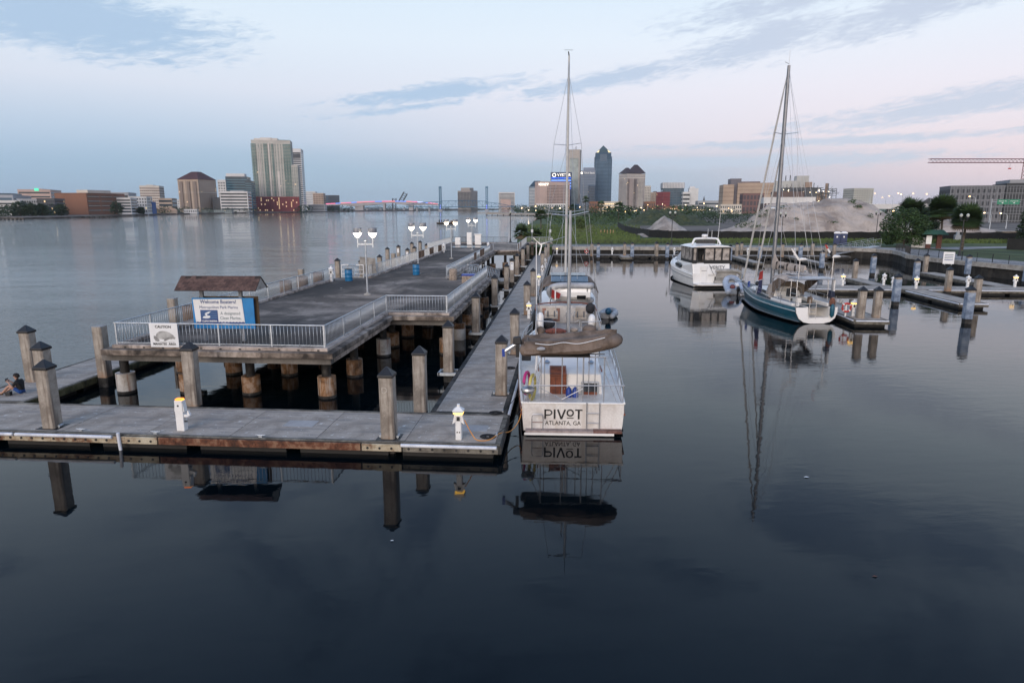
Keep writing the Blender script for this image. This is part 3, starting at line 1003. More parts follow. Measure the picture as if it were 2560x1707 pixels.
for x, y, jm, jt, bd in [(-19.75, 27.3, JACKET_W, .92, 0), (-16.9, 27.5, JACKET, .9, 0), (-14.0, 27.55, JACKET, .83, 0), (-10.4, 27.3, JACKET, .95, 0), (-19.2, 31.0, JACKET, .75, 0), (-16.6, 31.0, JACKET, .72, 0), (-13.7, 31.0, JACKET, .70, 0),
                         (-10.35, 31.0, JACKET, .87, 0), (-10.15, 35.6, JACKET_W, .99, 0), (-10.3, 38.1, JACKET, .9, 0), (-10.1, 41.2, JACKET, .85, 0), (-13.6, 35.6, JACKET, .8, 0), (-16.6, 35.6, JACKET, .8, 0), (-19.2, 35.6, JACKET, .8, 0),
                         (-6.7, 36.4, JACKET, .9, 0), (-6.65, 40.7, JACKET, 1.05, 1), (-6.8, 45.4, JACKET, .85, 0), (-6.7, 50.0, JACKET, .95, 0), (-6.7, 54.0, JACKET, .9, 0), (-9.6, 45, JACKET, .8, 0), (-9.6, 50, JACKET, .8, 0), (-13.4, 41, JACKET, .8, 0), (-16.8, 41, JACKET, .8, 0)] + \
        [(-9.75, 57.5 + 5.2 * i, JACKET, .8 + .1 * (i % 2), 0) for i in range(7)] + [(-6.6, 91 + 5 * i, JACKET, .85, 0) for i in range(4)] + [(-8.2, 90.4, JACKET, .85, 0), (-16.6, 58, JACKET, .8, 0), (-16.6, 68, JACKET, .8, 0), (-16.6, 78, JACKET, .8, 0)]:
    pier_pile(x, y, jm, jt, band=bool(bd))

# ------------------------------------------------------------------ railings
RAIL_GROUP = 'galvanised pier railings'


def railing(label, a, b_, z, h=.92, sp=.155, single=True, m=GALV, panels=(), name='pier_railing', cat='railing', group=RAIL_GROUP, post=2.4, r=.011, tr=.028):
    a, b_ = Vector((a[0], a[1], 0)), Vector((b_[0], b_[1], 0))
    L = (b_ - a).length
    rz = math.atan2(b_.y - a.y, b_.x - a.x)
    t = thing(name, label, cat, (a.x, a.y, z), rz, group)
    B().cyl((-.03, 0, h), (L + .03, 0, h), tr, n=8).build('top_rail', m, t, smooth=True)
    B().box(0, L, -.02, .02, .06, .09).build('bottom_rail', m, t)
    n = int(L / sp)
    if single:
        me = B().cyl((0, 0, .08), (0, 0, h - .02), r, n=5).mesh('baluster', m, True)
        for i in range(1, n):
            obj('baluster', me, t, (L * i / n, 0, 0))
    else:
        bb = B()
        for i in range(1, n):
            x = L * i / n
            bb.box(x - r, x + r, -r, r, .08, h - .02)
        bb.build('balusters', m, t)['kind'] = 'stuff'
    k = max(1, round(L / post))
    pm = B().box(-.025, .025, -.025, .025, 0, h - .01).mesh('post', m)
    for i in range(k + 1):
        obj('post', pm, t, (min(max(L * i / k, .03), L - .03), 0, 0))
    for p0, p1, pmt in panels:
        B().box(p0, p1, -.035, -.024, .1, h - .03).build('panel', pmt, t)
    return t


BROWNP = patchy('brown_panel', [(.10, .055, .03), (.19, .10, .055), (.26, .17, .11)], 1.1, .85, .2)
labs = {'front': 'railing along the near end of the pier behind the manatee sign', 'right': 'railing from the near pier corner to the step', 'step': 'short railing across the step in the pier edge',
        'mid': 'railing from the step to the gangway opening', 'inner': 'long inner railing with brown panels past the gangway', 'ret': 'short far railing turning out to the wide pier end',
        'far': 'railing with orange-brown posts at the far right pier end', 'left': 'river side railing behind the welcome sign', 'left2': 'river side railing with brown stains beside the lamp posts',
        'lret': 'short river side railing where the pier widens', 'left3': 'river side railing at the far pier end', 'back': 'dark railing behind the white cabinets', 'backr': 'railing leading from the pier to the seawall'}
for nm, a, b_ in runs:
    pn = ()
    if nm == 'inner':
        pn = ((16.5, 18.5, BROWNP), (21.5, 25.5, BROWNP), (32.0, 35.0, CURB))
    if nm == 'far':
        pn = ((.3, 2.4, BROWNP), (4.5, 6.5, BROWNP))
    if nm == 'left2':
        pn = ((19, 22, BROWNP), (25, 27.5, BROWNP), (30.5, 33, BROWNP))
    railing(labs[nm], a, b_, PZ + .13, single=(nm not in ('ret', 'far', 'lret', 'left3', 'back', 'backr', 'left2')), panels=pn, m=(IRON if nm == 'back' else GALV))
railing('short railing beside the tan litter bin at the gangway opening', (-9.85, 54.0), (-7.4, 54.1 + 2.2), PZ + .0, h=1.02, sp=.16)

# gangways
def gangway(label, x0, x1, ya, za, yb, zb, m=ALU, h=1.0, at=None, rz=0):
    t = thing('gangway', label, 'gangway', at or ((x0 + x1) / 2, (ya + yb) / 2, 0), rz)
    cx, cy = (0, 0) if at else (t.location.x, t.location.y)
    pt = lambda x, s, dz=0: (x - cx, ya + (yb - ya) * s - cy, za + (zb - za) * s + dz)
    B().hexa([pt(x0, 0, -.12), pt(x1, 0, -.12), pt(x1, 1, -.12), pt(x0, 1, -.12), pt(x0, 0), pt(x1, 0), pt(x1, 1), pt(x0, 1)]).build('walkway', m, t)
    n = max(4, int(abs(yb - ya) / 1.3))
    for x in (x0, x1):
        B().cyl(pt(x, 0, h), pt(x, 1, h), .035, n=8).build('handrail', m, t, smooth=True)
        B().cyl(pt(x, 0, h * .5), pt(x, 1, h * .5), .02, n=6).build('mid_rail', m, t, smooth=True)
        for i in range(n + 1):
            B().cyl(pt(x, i / n, 0), pt(x, i / n, h), .028, n=6).build('upright', m, t)
        for i in range(n):
            B().cyl(pt(x, i / n, 0), pt(x, (i + 1) / n, h), .018, n=5).build('brace', m, t)
    return t


gangway('aluminium gangway dropping from the pier opening to the long dock', -8.35, -7.0, 56.2, PZ, 70.5, .62)
gangway('aluminium gangway behind the gate on the river side of the pier', -18.6, -17.2, 55.2, PZ, 69.0, .62)
dock('small landing float at the foot of the pier gangway', -8.6, -5.95, 69.6, 73.4, 'y', whaler=TIMBER)
t = thing('gate', 'white tube gate at the river side opening of the pier', 'gate', (-17.9, 54.3, PZ))
for k, (x, r0) in enumerate(((-.95, 0), (.95, 0))):
    B().tube(curve([(x, 0, 0), (x, 0, .95), (x * .92, 0, 1.08), (x * .35, .05, 1.1)], 5), .035, 8).build('hoop', WHITE, t, smooth=True)
for z in (.35, .7):
    B().cyl((-.95, 0, z), (-.2, 0, z), .02, n=6).build('bar', WHITE, t, smooth=True)
    B().cyl((.2, 0, z), (.95, 0, z), .02, n=6).build('bar', WHITE, t, smooth=True)
B().hexa([(.6, .3, .3), (1.8, .9, .3), (1.8, .95, .3), (.6, .35, .3), (.55, .3, 1.75), (1.7, .9, 1.6), (1.7, .95, 1.6), (.55, .35, 1.75)]).build('notice_panel', CONC_PALE, t)

# lamp posts on the pier
SHADE = mat('lamp_shade_grey', (.34, .36, .40), .4, metal=.4, var=.12)


def lamp(label, x, y):
    t = thing('lamp_post', label, 'lamp post', (x, y, PZ), 0, 'twin headed pier lamps')
    B().cyl((0, 0, 0), (0, 0, 3.55), .062, .052, n=10).build('pole', GALV, t, smooth=True)
    B().lathe([(.26, 0), (.26, .06), (.12, .10), (.08, .16)], 12).build('base', CONC_PALE, t)
    B().ball((0, 0, 3.6), .075).build('finial', GALV, t, smooth=True)
    B().box(-.52, .52, -.035, .035, 3.36, 3.46).build('crossbar', GALV, t)
    for s in (-1, 1):
        B().box(s * .52 - .035, s * .52 + .035, -.036, .036, 3.2, 3.86).build('riser', GALV, t)
        hd = B().lathe([(.27, 4.15), (.285, 4.2), (.29, 4.50), (.27, 4.52)], 16, (s * .52, 0)).build('lamp_shade', SHADE, t, smooth=True)
        B().lathe([(.07, 3.86), (.12, 3.90), (.22, 4.02), (.265, 4.12), (.27, 4.148)], 16, (s * .52, 0)).build('lamp_lens', WARMW, hd, smooth=True)
    return t


for lab, x, y in (('nearest lit twin lamp post on the pier deck', -13.4, 43.6), ('second lit twin lamp post, beside the blue drum', -13.1, 58.1), ('third lit twin lamp post from the camera on the pier', -13.2, 76.1),
                  ('farthest lit twin lamp post, by the white cabinets', -12.95, 91.6)):
    lamp(lab, x, y)


# drums, litter bins, cabinets
def drum(label, x, y):
    t = thing('plastic_drum', label, 'drum', (x, y, PZ), group='blue drums on the pier')
    B().lathe([(.28, 0), (.305, .03), (.30, .3), (.315, .32), (.30, .34), (.30, .6), (.315, .62), (.30, .64), (.30, .88), (.29, .92)], 18).build('body', DRUMBLUE, t, smooth=True)
    B().lathe([(.305, .925), (.31, .97), (.22, .975), (.2, .93)], 18).build('rim', BLACK, t, smooth=True)


drum('blue plastic drum beside the white pedestal at the river gate', -17.45, 51.9)
drum('blue plastic drum in front of the second lamp post', -13.1, 57.2)
BIN = patchy('pebble_concrete', [(.20, .16, .13), (.33, .27, .22), (.42, .35, .29)], 6, .9, .6)


def bin_(label, x, y, z=PZ, m=BIN):
    t = thing('litter_bin', label, 'litter bin', (x, y, z), group='round concrete litter bins')
    B().lathe([(.33, 0), (.34, .03), (.34, .86), (.31, .9), (.26, .9), (.25, .6)], 18).build('body', m, t, smooth=True)
    B().cyl((0, 0, .62), (0, 0, .66), .25, n=14).build('opening', BLACK, t)


bin_('tan round litter bin at the gangway opening of the pier', -9.15, 53.4)
DARKBIN = patchy('brown_barrel', [(.09, .06, .045), (.17, .12, .09), (.24, .18, .14)], 2.2, .9, .4)
for lab, u, v in (('brown round barrel outside the river railing, right behind the welcome sign', 480, 800), ('brown round barrel by the river railing, second from the welcome sign', 716, 731), ('wider brown barrel by the river railing beside a flat pile', 757, 719), ('brown round barrel by the river railing nearest the white pedestal', 797, 705)):
    p = P(u, v, PZ)
    sc = -19.85 / p.x
    t = thing('round_barrel', lab, 'barrel', (-19.85, p.y * sc, PZ - .75), group='brown barrels outside the river railing')
    B().lathe([(.40, 0), (.42, .04), (.42, 1.42), (.40, 1.46), (.33, 1.46), (.32, 1.3)], 18).build('body', DARKBIN, t, smooth=True)
    B().cyl((0, 0, 1.3), (0, 0, 1.33), .32, n=14).build('opening', BLACK, t)
t = thing('storage_box', 'low box with a bright blue lid behind the gangway railing', 'box', (-7.6, 51.6, PZ))
B().box(-.5, .5, -.4, .4, 0, .55).build('body', BIN, t, bevel=.02)
B().box(-.53, .53, -.43, .43, .551, .68).build('lid', BLUEPL, t, bevel=.02)
for lab, x, y, w_, h, arch in (('low white cabinet with rounded top at the far pier end', -17.2, 105.5, .85, 1.05, 1), ('tall white cabinet left of the farthest lamp', -15.35, 105.6, .75, 1.95, 0), ('white cabinet with overhanging lid right of the farthest lamp', -13.95, 105.7, 1.0, 1.6, 2)):
    t = thing('utility_cabinet', lab, 'cabinet', (x, y, PZ), group='white cabinets at the pier end')
    B().box(-w_ / 2, w_ / 2, -.3, .3, 0, h).build('body', WHITE, t, bevel=.02)
    if arch == 1:
        B().loft([[(-w_ / 2, yy, h), (w_ / 2, yy, h), (w_ * .35, yy, h + .12), (-w_ * .35, yy, h + .12)] for yy in (-.3, .3)]).build('lid', WHITE, t)
    if arch == 2:
        B().box(-w_ / 2 - .1, w_ / 2 + .1, -.38, .38, h, h + .14).build('lid', WHITE, t, bevel=.02)
    B().box(-w_ / 2 + .08, w_ / 2 - .08, -.315, -.302, .15, h - .2).build('door', WHITE, t)
    B().box(w_ / 2 - .16, w_ / 2 - .12, -.34, -.316, h * .5, h * .5 + .14).build('handle', BLACK, t)

# ------------------------------------------------------------------ signs at the near end of the pier
# welcome sign with its little shingled roof
s0 = P(545, 864, PZ)
t = thing('welcome_sign', 'blue and white welcome sign under a small shingled roof on the pier', 'sign', (-15.15, 27.55, PZ), R(3))
POSTM = mat('grey_post', (.22, .24, .27), .6, var=.2)
for x in (-.78, .95):
    B().box(x - .07, x + .07, -.03, .10, 0, 2.45).build('post', POSTM, t)
B().box(-1.18, 1.55, -.10, -.04, .36, 1.62).build('board', SIGNBLUE, t, bevel=.008)
B().box(-.95, 1.68, .11, .15, .42, 1.66).build('back_board', mat('brown_board', (.10, .065, .035), .8, var=.25), t)
B().hexa([(-1.06, -.125, .57), (1.12, -.125, .55), (1.12, -.102, .55), (-1.06, -.102, .57), (-1.12, -.125, 1.56), (1.05, -.125, 1.59), (1.05, -.102, 1.59), (-1.12, -.102, 1.56)]).build('poster', SIGNWHITE, t)
yf = -.129
text('Welcome Boaters!', .21, NAVY, t, (0.0, yf, 1.46), (R(90), 0, 0), bold=.003)
text('Metropolitan Park Marina', .165, NAVY, t, (0.0, yf, 1.24), (R(90), 0, 0))
text('A designated', .17, mat('grey_green_ink', (.07, .13, .15), .6, var=0), t, (.50, yf, .99), (R(90), 0, 0))
text('Clean Marina.', .17, MATS['grey_green_ink'], t, (.50, yf, .80), (R(90), 0, 0))
B().box(-.83, -.06, yf - .001, yf + .003, .62, 1.13).build('logo_panel', NAVY, t)
wv = mat('logo_light_blue', (.22, .42, .60), .5, var=0)
for k in range(4):
    pts = [(-.80 + i * .036, yf - .004, .80 + k * .085 + .015 * abs(math.sin(i * 1.05))) for i in range(21)]
    B().tube(pts, .007, 4).build('logo_wave', wv, t)
bird = [(-.76, .80), (-.62, .78), (-.46, .79), (-.40, .84), (-.42, .90), (-.52, .91), (-.56, .95), (-.46, .99), (-.34, 1.08), (-.50, 1.05), (-.62, 1.00), (-.64, .95), (-.58, .89), (-.70, .87)]
B().add([(x, yf - .006, z) for x, z in bird], [tuple(range(len(bird)))]).build('logo_pelican', SIGNWHITE, t)
text('CLEAN MARINA', .095, SIGNWHITE, t, (-.445, yf - .004, .675), (R(90), 0, 0), bold=.004)
wp = [(-1.055, .572), (1.118, .552)]
top = [(1.112 - i * .0722, .625 + (.028 if i % 2 else 0)) for i in range(31)]
B().add([(x, yf, z) for x, z in wp + top], [tuple(range(2 + len(top)))]).build('wave_band', NAVY, t)
text('jaxparks.com', .07, SIGNWHITE, t, (.25, yf - .003, .585), (R(90), 0, 0))
for o in t.children:                       # the board hangs higher than the railing
    if o.name.split('.')[0] == 'post':
        continue
    if o.rotation_euler.x > 1:
        o.location.z = o.location.z * 1.087 + .175
        o.scale.y = 1.087
    else:
        o.scale.z = 1.087
        o.location.z = .175
# roof: two slopes carrying shingles, gable boards
rf = B()
rl, rr, ye, ze, zr = -1.62, 1.92, .66, 2.30, 2.84
yc = .03
rf.hexa([(rl, yc - ye, ze), (rr, yc - ye, ze), (rr, yc, zr), (rl, yc, zr), (rl, yc - ye, ze + .03), (rr, yc - ye, ze + .03), (rr, yc, zr + .03), (rl, yc, zr + .03)])
rf.hexa([(rl, yc, zr), (rr, yc, zr), (rr, yc + ye, ze), (rl, yc + ye, ze), (rl, yc, zr + .03), (rr, yc, zr + .03), (rr, yc + ye, ze + .03), (rl, yc + ye, ze + .03)])
roof = rf.build('roof', mat('roof_felt', (.035, .025, .022), .95, var=.3), t)
SH = [mat('shingle_a', (.105, .062, .052), .95, var=.25, scale=9), mat('shingle_b', (.13, .078, .065), .95, var=.25, scale=9), mat('shingle_c', (.08, .048, .042), .95, var=.25, scale=9)]
rows = 5
Ls = math.hypot(ye, zr - ze)
for sgn in (-1, 1):
    for r in range(rows):
        n = 15
        for i in range(n + (r % 2)):
            if random.random() < (.16 if r == rows - 1 else .03):
                continue                       # missing tabs show the dark felt
            wd = (rr - rl) / n
            x0 = rl + (i - .5 * (r % 2)) * wd
            x1 = min(rr, x0 + wd - .008)
            x0 = max(rl, x0)
            f0, f1 = r / rows - .02, (r + 1) / rows + .02
            y0, z0 = yc + sgn * ye * (1 - f0), ze + (zr - ze) * f0
            y1, z1 = yc + sgn * ye * (1 - f1), ze + (zr - ze) * f1
            q = .034 + random.uniform(0, .004)
            B().hexa([(x0, y0, z0 + q), (x1, y0, z0 + q), (x1, y1, z1 + q - .004), (x0, y1, z1 + q - .004), (x0, y0, z0 + q + .014), (x1, y0, z0 + q + .014), (x1, y1, z1 + q), (x0, y1, z1 + q)]).build('shingle', random.choice(SH), roof)
for x in (rl + .02, rr - .02):
    B().add([(x, yc - ye + .08, ze + .02), (x, yc + ye - .08, ze + .02), (x, yc, zr - .03)], [(0, 1, 2)]).build('gable', CONC_PALE, roof)
# manatee sign
t = thing('caution_sign', 'white sign with a grey manatee on the near pier railing', 'sign', (-16.68, 25.72, PZ + .07), R(0))
B().box(-.62, .62, -.03, 0, 0, 1.03).build('board', SIGNWHITE, t, bevel=.012)
text('CAUTION', .155, BLACKINK, t, (0, -.036, .87), (R(90), 0, 0), bold=.003)
text('MANATEE  AREA', .145, BLACKINK, t, (0, -.036, .14), (R(90), 0, 0), bold=.003, sx=.92)
body = [(-.33, .38), (-.36, .48), (-.30, .60), (-.18, .68), (-.02, .70), (.14, .68), (.28, .62), (.42, .52), (.50, .42), (.47, .36), (.38, .37), (.30, .34), (.16, .36), (0, .34), (-.18, .36), (-.26, .36)]
B().add([(x, -.036, z) for x, z in body], [tuple(range(len(body)))]).build('manatee_body', mat('print_grey', (.42, .42, .41), .6, var=.35, scale=4), t)
tail = [(-.36, .47), (-.44, .50), (-.45, .38), (-.38, .27), (-.27, .24), (-.21, .27), (-.22, .34), (-.28, .40)]
B().add([(x, -.038, z) for x, z in tail], [tuple(range(len(tail)))]).build('manatee_tail', mat('print_dark_grey', (.25, .25, .25), .6, var=.35, scale=4), t)
flip = [(.06, .38), (.18, .44), (.26, .40), (.18, .33), (.02, .27), (-.02, .30)]
B().add([(x, -.039, z) for x, z in flip], [tuple(range(len(flip)))]).build('manatee_flipper', MATS['print_dark_grey'], t)
B().tube([(-.2, -.037, .22), (0, -.037, .25), (.15, -.037, .22), (.34, -.037, .26), (.44, -.037, .24)], .005, 4).build('ripple_line', MATS['print_dark_grey'], t)
B().cyl((.40, -.041, .50), (.40, -.037, .50), .012, n=8).build('manatee_eye', BLACKINK, t)

# ------------------------------------------------------------------ land and seawall
LZ = 1.6
xy = lambda v: (v.x, v.y)
wall_line = [(-2.25, 114.4), (10, 114.5), (25, 114.55), (40, 114.6), (47.5, 114.4), (50.8, 112.0), (51.6, 108.0), (50.6, 103.0), (49.0, 98.4), (49.0, 93.7), (50.2, 88), (52.6, 79.8), (57, 68), (64, 52)]
bank = [xy(P(u, v, .6)) for u, v in ((1400, 541.5), (1345, 549), (1318, 570), (1302, 586), (1296, 596))]
far_bank = [xy(P(u, v, 0)) for u, v in ((1330, 533.5), (1300, 530), (1285, 528))]
poly = [(-9.0, 114.4)] + wall_line + [(150, 40), (4000, 900), (4000, 6000), (200, 6000)] + far_bank[::-1] + bank + [(-9.0, 122)]
B().prism(poly, -2, LZ - .03).build('land', GRASS)
tag(bpy.data.objects['land'], 'low grassy park land behind the seawall', 'ground', kind='structure')
sb_pts = [xy(P(u, v, 0)) for u, v in ((-260, 560), (0, 547), (60, 548.5), (175, 546), (270, 541.5), (400, 537.5), (520, 534.5), (640, 532.8), (740, 531.6), (830, 529.8), (960, 528.2), (1100, 527))]
B().prism(sb_pts + [(200, 6000), (-5000, 6000), (-5000, 600)], -2, 1.4).build('far_shore', DIRT)
tag(bpy.data.objects['far_shore'], 'far river bank on the left', 'ground', kind='structure')
# promenade, paths, dirt yard and bare patches as sheets
def sheet(name, pts, z, m, label):
    o = B().add([(x, y, z) for x, y in pts], [tuple(range(len(pts)))]).build(name, m)
    for p in o.data.polygons:
        if p.normal.z < 0:
            p.flip()
    return tag(o, label, 'ground', kind='structure')


inset = [(-2.25, 121.5), (10, 121.6), (25, 121.6), (40, 121.7), (50.0, 121.0), (56.5, 116.0), (58.6, 109.5), (57.4, 102.5), (55.6, 98.0), (55.6, 94.6), (56.8, 89.8), (59.2, 82), (63.5, 71), (70.5, 55)]
sheet('promenade', wall_line + inset[::-1], LZ + .0, PAVE, 'pale concrete promenade along the seawall')
yard = [xy(P(u, v, LZ)) for u, v in ((1545, 570), (1575, 582), (1622, 592), (1724, 597.5), (1900, 599), (2100, 600.5), (2560, 601), (2700, 545), (2200, 534), (1700, 540))]
sheet('construction_yard', yard, LZ - .02, DIRT, 'bare dirt of the construction yard behind the black fence')
sheet('sandy_patch', [xy(P(u, v, LZ)) for u, v in ((1487, 601), (1510, 597), (1550, 596), (1590, 599), (1598, 602), (1540, 603), (1500, 603.5))], LZ - .018, SAND, 'bare sandy patch in the grass')
sheet('dry_grass', [xy(P(u, v, LZ)) for u, v in ((1395, 590), (1420, 570), (1480, 562), (1500, 575), (1495, 586), (1440, 592))], LZ - .02, patchy('dry_brown_grass', [(.07, .06, .025), (.15, .115, .06), (.20, .15, .085)], .3, .95, .9), 'dry brown grass in the field')
path = [(63, 112), (70, 116), (90, 121), (130, 128), (130, 132), (88, 125), (66, 119.5), (58, 117.5)]
sheet('footpath', path, LZ + .004, PAVE, 'concrete footpath curving through the park lawn')

# seawall: concrete cap on dark sheet panels
sw = thing('seawall', 'curved seawall with pale concrete cap over dark panels', 'seawall', (0, 114, 0))
WALLM = patchy('dark_seawall', [(.008, .008, .008), (.018, .017, .015), (.035, .032, .028)], .8, .85, .4, streak=((2, 2, .2), (.05, .045, .04)))
for i in range(len(wall_line) - 1):
    a, b_ = Vector(wall_line[i] + (0,)), Vector(wall_line[i + 1] + (0,))
    dv = (b_ - a).normalized()
    nv = Vector((dv.y, -dv.x, 0))
    off = Vector((0, 114, 0))
    n = max(1, int((b_ - a).length / 4))
    for k in range(n):
        p, q = a + (b_ - a) * (k / n), a + (b_ - a) * ((k + 1) / n)
        o_ = .3 if k % 2 == 0 else .22
        B().prism([tuple((p + nv * o_ - off)[:2]), tuple((q + nv * o_ - off)[:2]), tuple((q - nv * .1 - off)[:2]), tuple((p - nv * .1 - off)[:2])], -1.5, LZ - .45).build('sheet_panel', WALLM, sw)
    p, q = a + nv * .5 - off, b_ + nv * .5 - off
    r_, s_ = b_ - nv * .2 - off, a - nv * .2 - off
    B().prism([tuple(p[:2]), tuple(q[:2]), tuple(r_[:2]), tuple(s_[:2])], LZ - .449, LZ + .12).build('cap', CONC_PALE, sw)
fl = ['iron fence on the seawall left of the far dock stub', 'iron fence on the seawall behind the far dock stub', 'iron fence on the seawall behind the motor yacht', 'iron fence on the seawall behind the sailboat mast', 'iron fence at the start of the seawall curve',
      'iron fence beside the gangway head', 'iron fence on the outward seawall curve', 'iron fence on the seawall by the map kiosk', 'iron fence on the seawall left of the marina notice', 'iron fence behind the marina notice', 'iron fence on the seawall by the black lamp post', 'iron fence on the seawall at the right edge', 'iron fence on the seawall leaving the picture']
for i in range(len(wall_line) - 1):
    if i in (4, 5):
        continue
    railing(fl[i], wall_line[i], wall_line[i + 1], LZ + .12, h=1.05, sp=.14, single=False, m=IRON, name='iron_fence', cat='fence', group='black iron fence along the seawall', post=2.0, r=.009, tr=.022)
for lab, u, v, w_, h in (('white marina notice board on the seawall fence', 2370, 661, 1.15, 1.5), ('small grey notice on the pier fence by the seawall', 1379, 606, .5, .8)):
    p = P(u, v, LZ - .1)
    t = thing('notice_board', lab, 'sign', (p.x, p.y, LZ - .1), R(-25) if u > 2000 else 0)
    B().box(-w_ / 2, w_ / 2, -.02, .02, .05, h).build('panel', SIGNWHITE if u > 2000 else GALV, t)
    for x in (-w_ * .3, w_ * .3):
        B().box(x - .03, x + .03, .021, .06, -.1, h - .1).build('post', GALV, t)
    for k in range(4):
        B().box(-w_ * .38, w_ * .38, -.024, -.021, h * (.75 - .14 * k), h * (.80 - .14 * k)).build('print_line', NAVY if k % 2 else MATS['grey_green_ink'], t)

# gangway from the park down to the far dock
ga, gb = P(2192, 616, LZ + .2), Vector((42.6, 111.9, .6))
dv = gb - ga
gangway('long aluminium truss gangway from the park to the far dock', -.75, .75, 0, ga.z + .1, math.hypot(dv.x, dv.y), .62, h=1.25, at=(ga.x, ga.y, 0), rz=math.atan2(dv.y, dv.x) - math.pi / 2)


# black lamp posts with acorn lanterns
LANT = mat('pale_lantern', (.50, .52, .46), .3, var=.1)


def lantern_post(label, x, y, z, h, twin=True):
    t = thing('street_lamp', label, 'street lamp', (x, y, z), 0, 'black park lamp posts')
    B().lathe([(.28, 0), (.26, .12), (.17, .2), (.13, .7), (.075, .8), (.06, h * .82), (.05, h - .75)], 10).build('post', IRON, t, smooth=True)
    sx = (-.45, .45) if twin else (0,)
    if twin:
        B().box(-.48, .48, -.04, .04, h - 1.0, h - .92).build('arm', IRON, t)
    for s in sx:
        lt = B().lathe([(.05, h - .92), (.14, h - .72), (.16, h - .5), (.10, h - .45)], 10, (s, 0)).build('lantern_base', IRON, t, smooth=True)
        B().lathe([(.13, h - .449), (.21, h - .3), (.2, h - .15), (.06, h - .02), (.02, h)], 10, (s, 0)).build('globe', LANT, lt, smooth=True)


for lab, u, v, vt, tw in (('single black lamp post at the river end of the pier', 1276, 606, 527, False), ('black twin lamp post behind the small gravel heap', 1678, 613, 528, True), ('black twin lamp post in front of the big sand heap', 1952, 612, 530, True),
                          ('black twin lamp post left of the dark leafy tree', 2189, 598, 527, True), ('tall black twin lamp post in front of the leaning palm', 2398, 640, 534, True)):
    p = P(u, v, LZ)
    dep = -p.x * sY + p.y * cY
    lantern_post(lab, p.x, p.y, LZ, Zv(vt, dep) - LZ, tw)

# portable toilets
BLUET = mat('toilet_blue', (.012, .03, .11), .5, var=.15)
for lab, u in (('left one of the two dark blue portable toilets', 2091), ('right one of the two dark blue portable toilets', 2108)):
    p = P(u, 612, LZ)
    t = thing('portable_toilet', lab, 'toilet', (p.x, p.y, LZ), R(-20), 'portable toilets in the park')
    B().box(-.55, .55, -.55, .55, 0, 2.05).build('cabin', BLUET, t, bevel=.03)
    B().loft([[(-.58, -.58, 2.05), (.58, -.58, 2.05), (.58, .58, 2.05), (-.58, .58, 2.05)], [(-.56, -.56, 2.2), (.56, -.56, 2.2), (.56, .56, 2.2), (-.56, .56, 2.2)], [(-.25, -.4, 2.36), (.25, -.4, 2.36), (.25, .4, 2.36), (-.25, .4, 2.36)]]).build('roof', SIGNWHITE, t)
    d_ = B().box(-.40, .40, -.58, -.552, .08, 1.95).build('door', BLUET, t)
    B().box(-.12, .12, -.60, -.583, 1.3, 1.6).build('notice', SIGNWHITE, d_)

# map kiosk, cabinet
p = P(2332, 621, LZ)
t = thing('map_kiosk', 'brown map kiosk with a green roof under the palms', 'kiosk', (p.x, p.y, LZ), R(-20))
BROWN = mat('kiosk_brown', (.10, .038, .028), .8, var=.2)
for x in (-.75, .75):
    B().box(x - .35, x + .35, -.35, .35, 0, 2.3).build('pillar', BROWN, t)
B().box(-1.15, -.35, -.40, -.36, .7, 2.1).build('map_board', SIGNWHITE, t)
B().loft([[(-1.9, -1.2, 2.3), (1.9, -1.2, 2.3), (1.9, 1.2, 2.3), (-1.9, 1.2, 2.3)], [(-1.2, -.05, 3.05), (1.2, -.05, 3.05), (1.2, .05, 3.05), (-1.2, .05, 3.05)]]).build('roof', mat('green_roof', (.03, .09, .055), .7, var=.2), t)
p = P(2294, 619, LZ)
t = thing('utility_cabinet', 'white utility cabinet left of the brown map kiosk', 'cabinet', (p.x, p.y, LZ), R(-20))
B().box(-1.0, .15, -.5, .5, 0, 1.6).build('wide_body', WHITE, t, bevel=.02)
B().box(.2, 1.0, -.45, .45, 0, 1.55).build('narrow_body', WHITE, t, bevel=.02)
B().box(-1.08, 1.08, -.6, .6, 1.601, 1.7).build('lid', WHITE, t)
p = P(2392, 604, LZ)
t = thing('meter_box', 'grey meter box on a post right of the map kiosk', 'box', (p.x, p.y, LZ), 0)
B().box(-.55, .55, -.3, .3, .1, 1.3).build('box', GALV, t, bevel=.02)
B().box(-.25, .25, -.2, .2, 1.31, 1.9).build('top_unit', GALV, t)
p = P(2513, 601, LZ)
t = thing('utility_shed', 'tan utility shed in front of the black fence on the right', 'shed', (p.x, p.y, LZ), 0)
B().box(-1.5, 1.5, -1, 1, 0, 1.8).build('walls', BIN, t)
B().box(-1.6, 1.6, -1.1, 1.1, 1.801, 1.95).build('roof', CONC_PALE, t)
B().box(-.4, .4, -1.05, -1.005, .1, 1.6).build('door', DARKBIN, t)
for lab, u in (('left grey pole with a control box at the water edge', 1330), ('right grey pole with a control box at the water edge', 1375)):
    p = P(u, 606, LZ)
    t = thing('sign_pole', lab, 'pole', (p.x, p.y, LZ), 0, 'grey poles at the water edge')
    B().cyl((0, 0, 0), (0, 0, 4.0), .05, n=8).build('pole', GALV, t)
    B().box(-.22, .22, -.12, -.06, 1.9, 2.5).build('control_box', GALV, t)
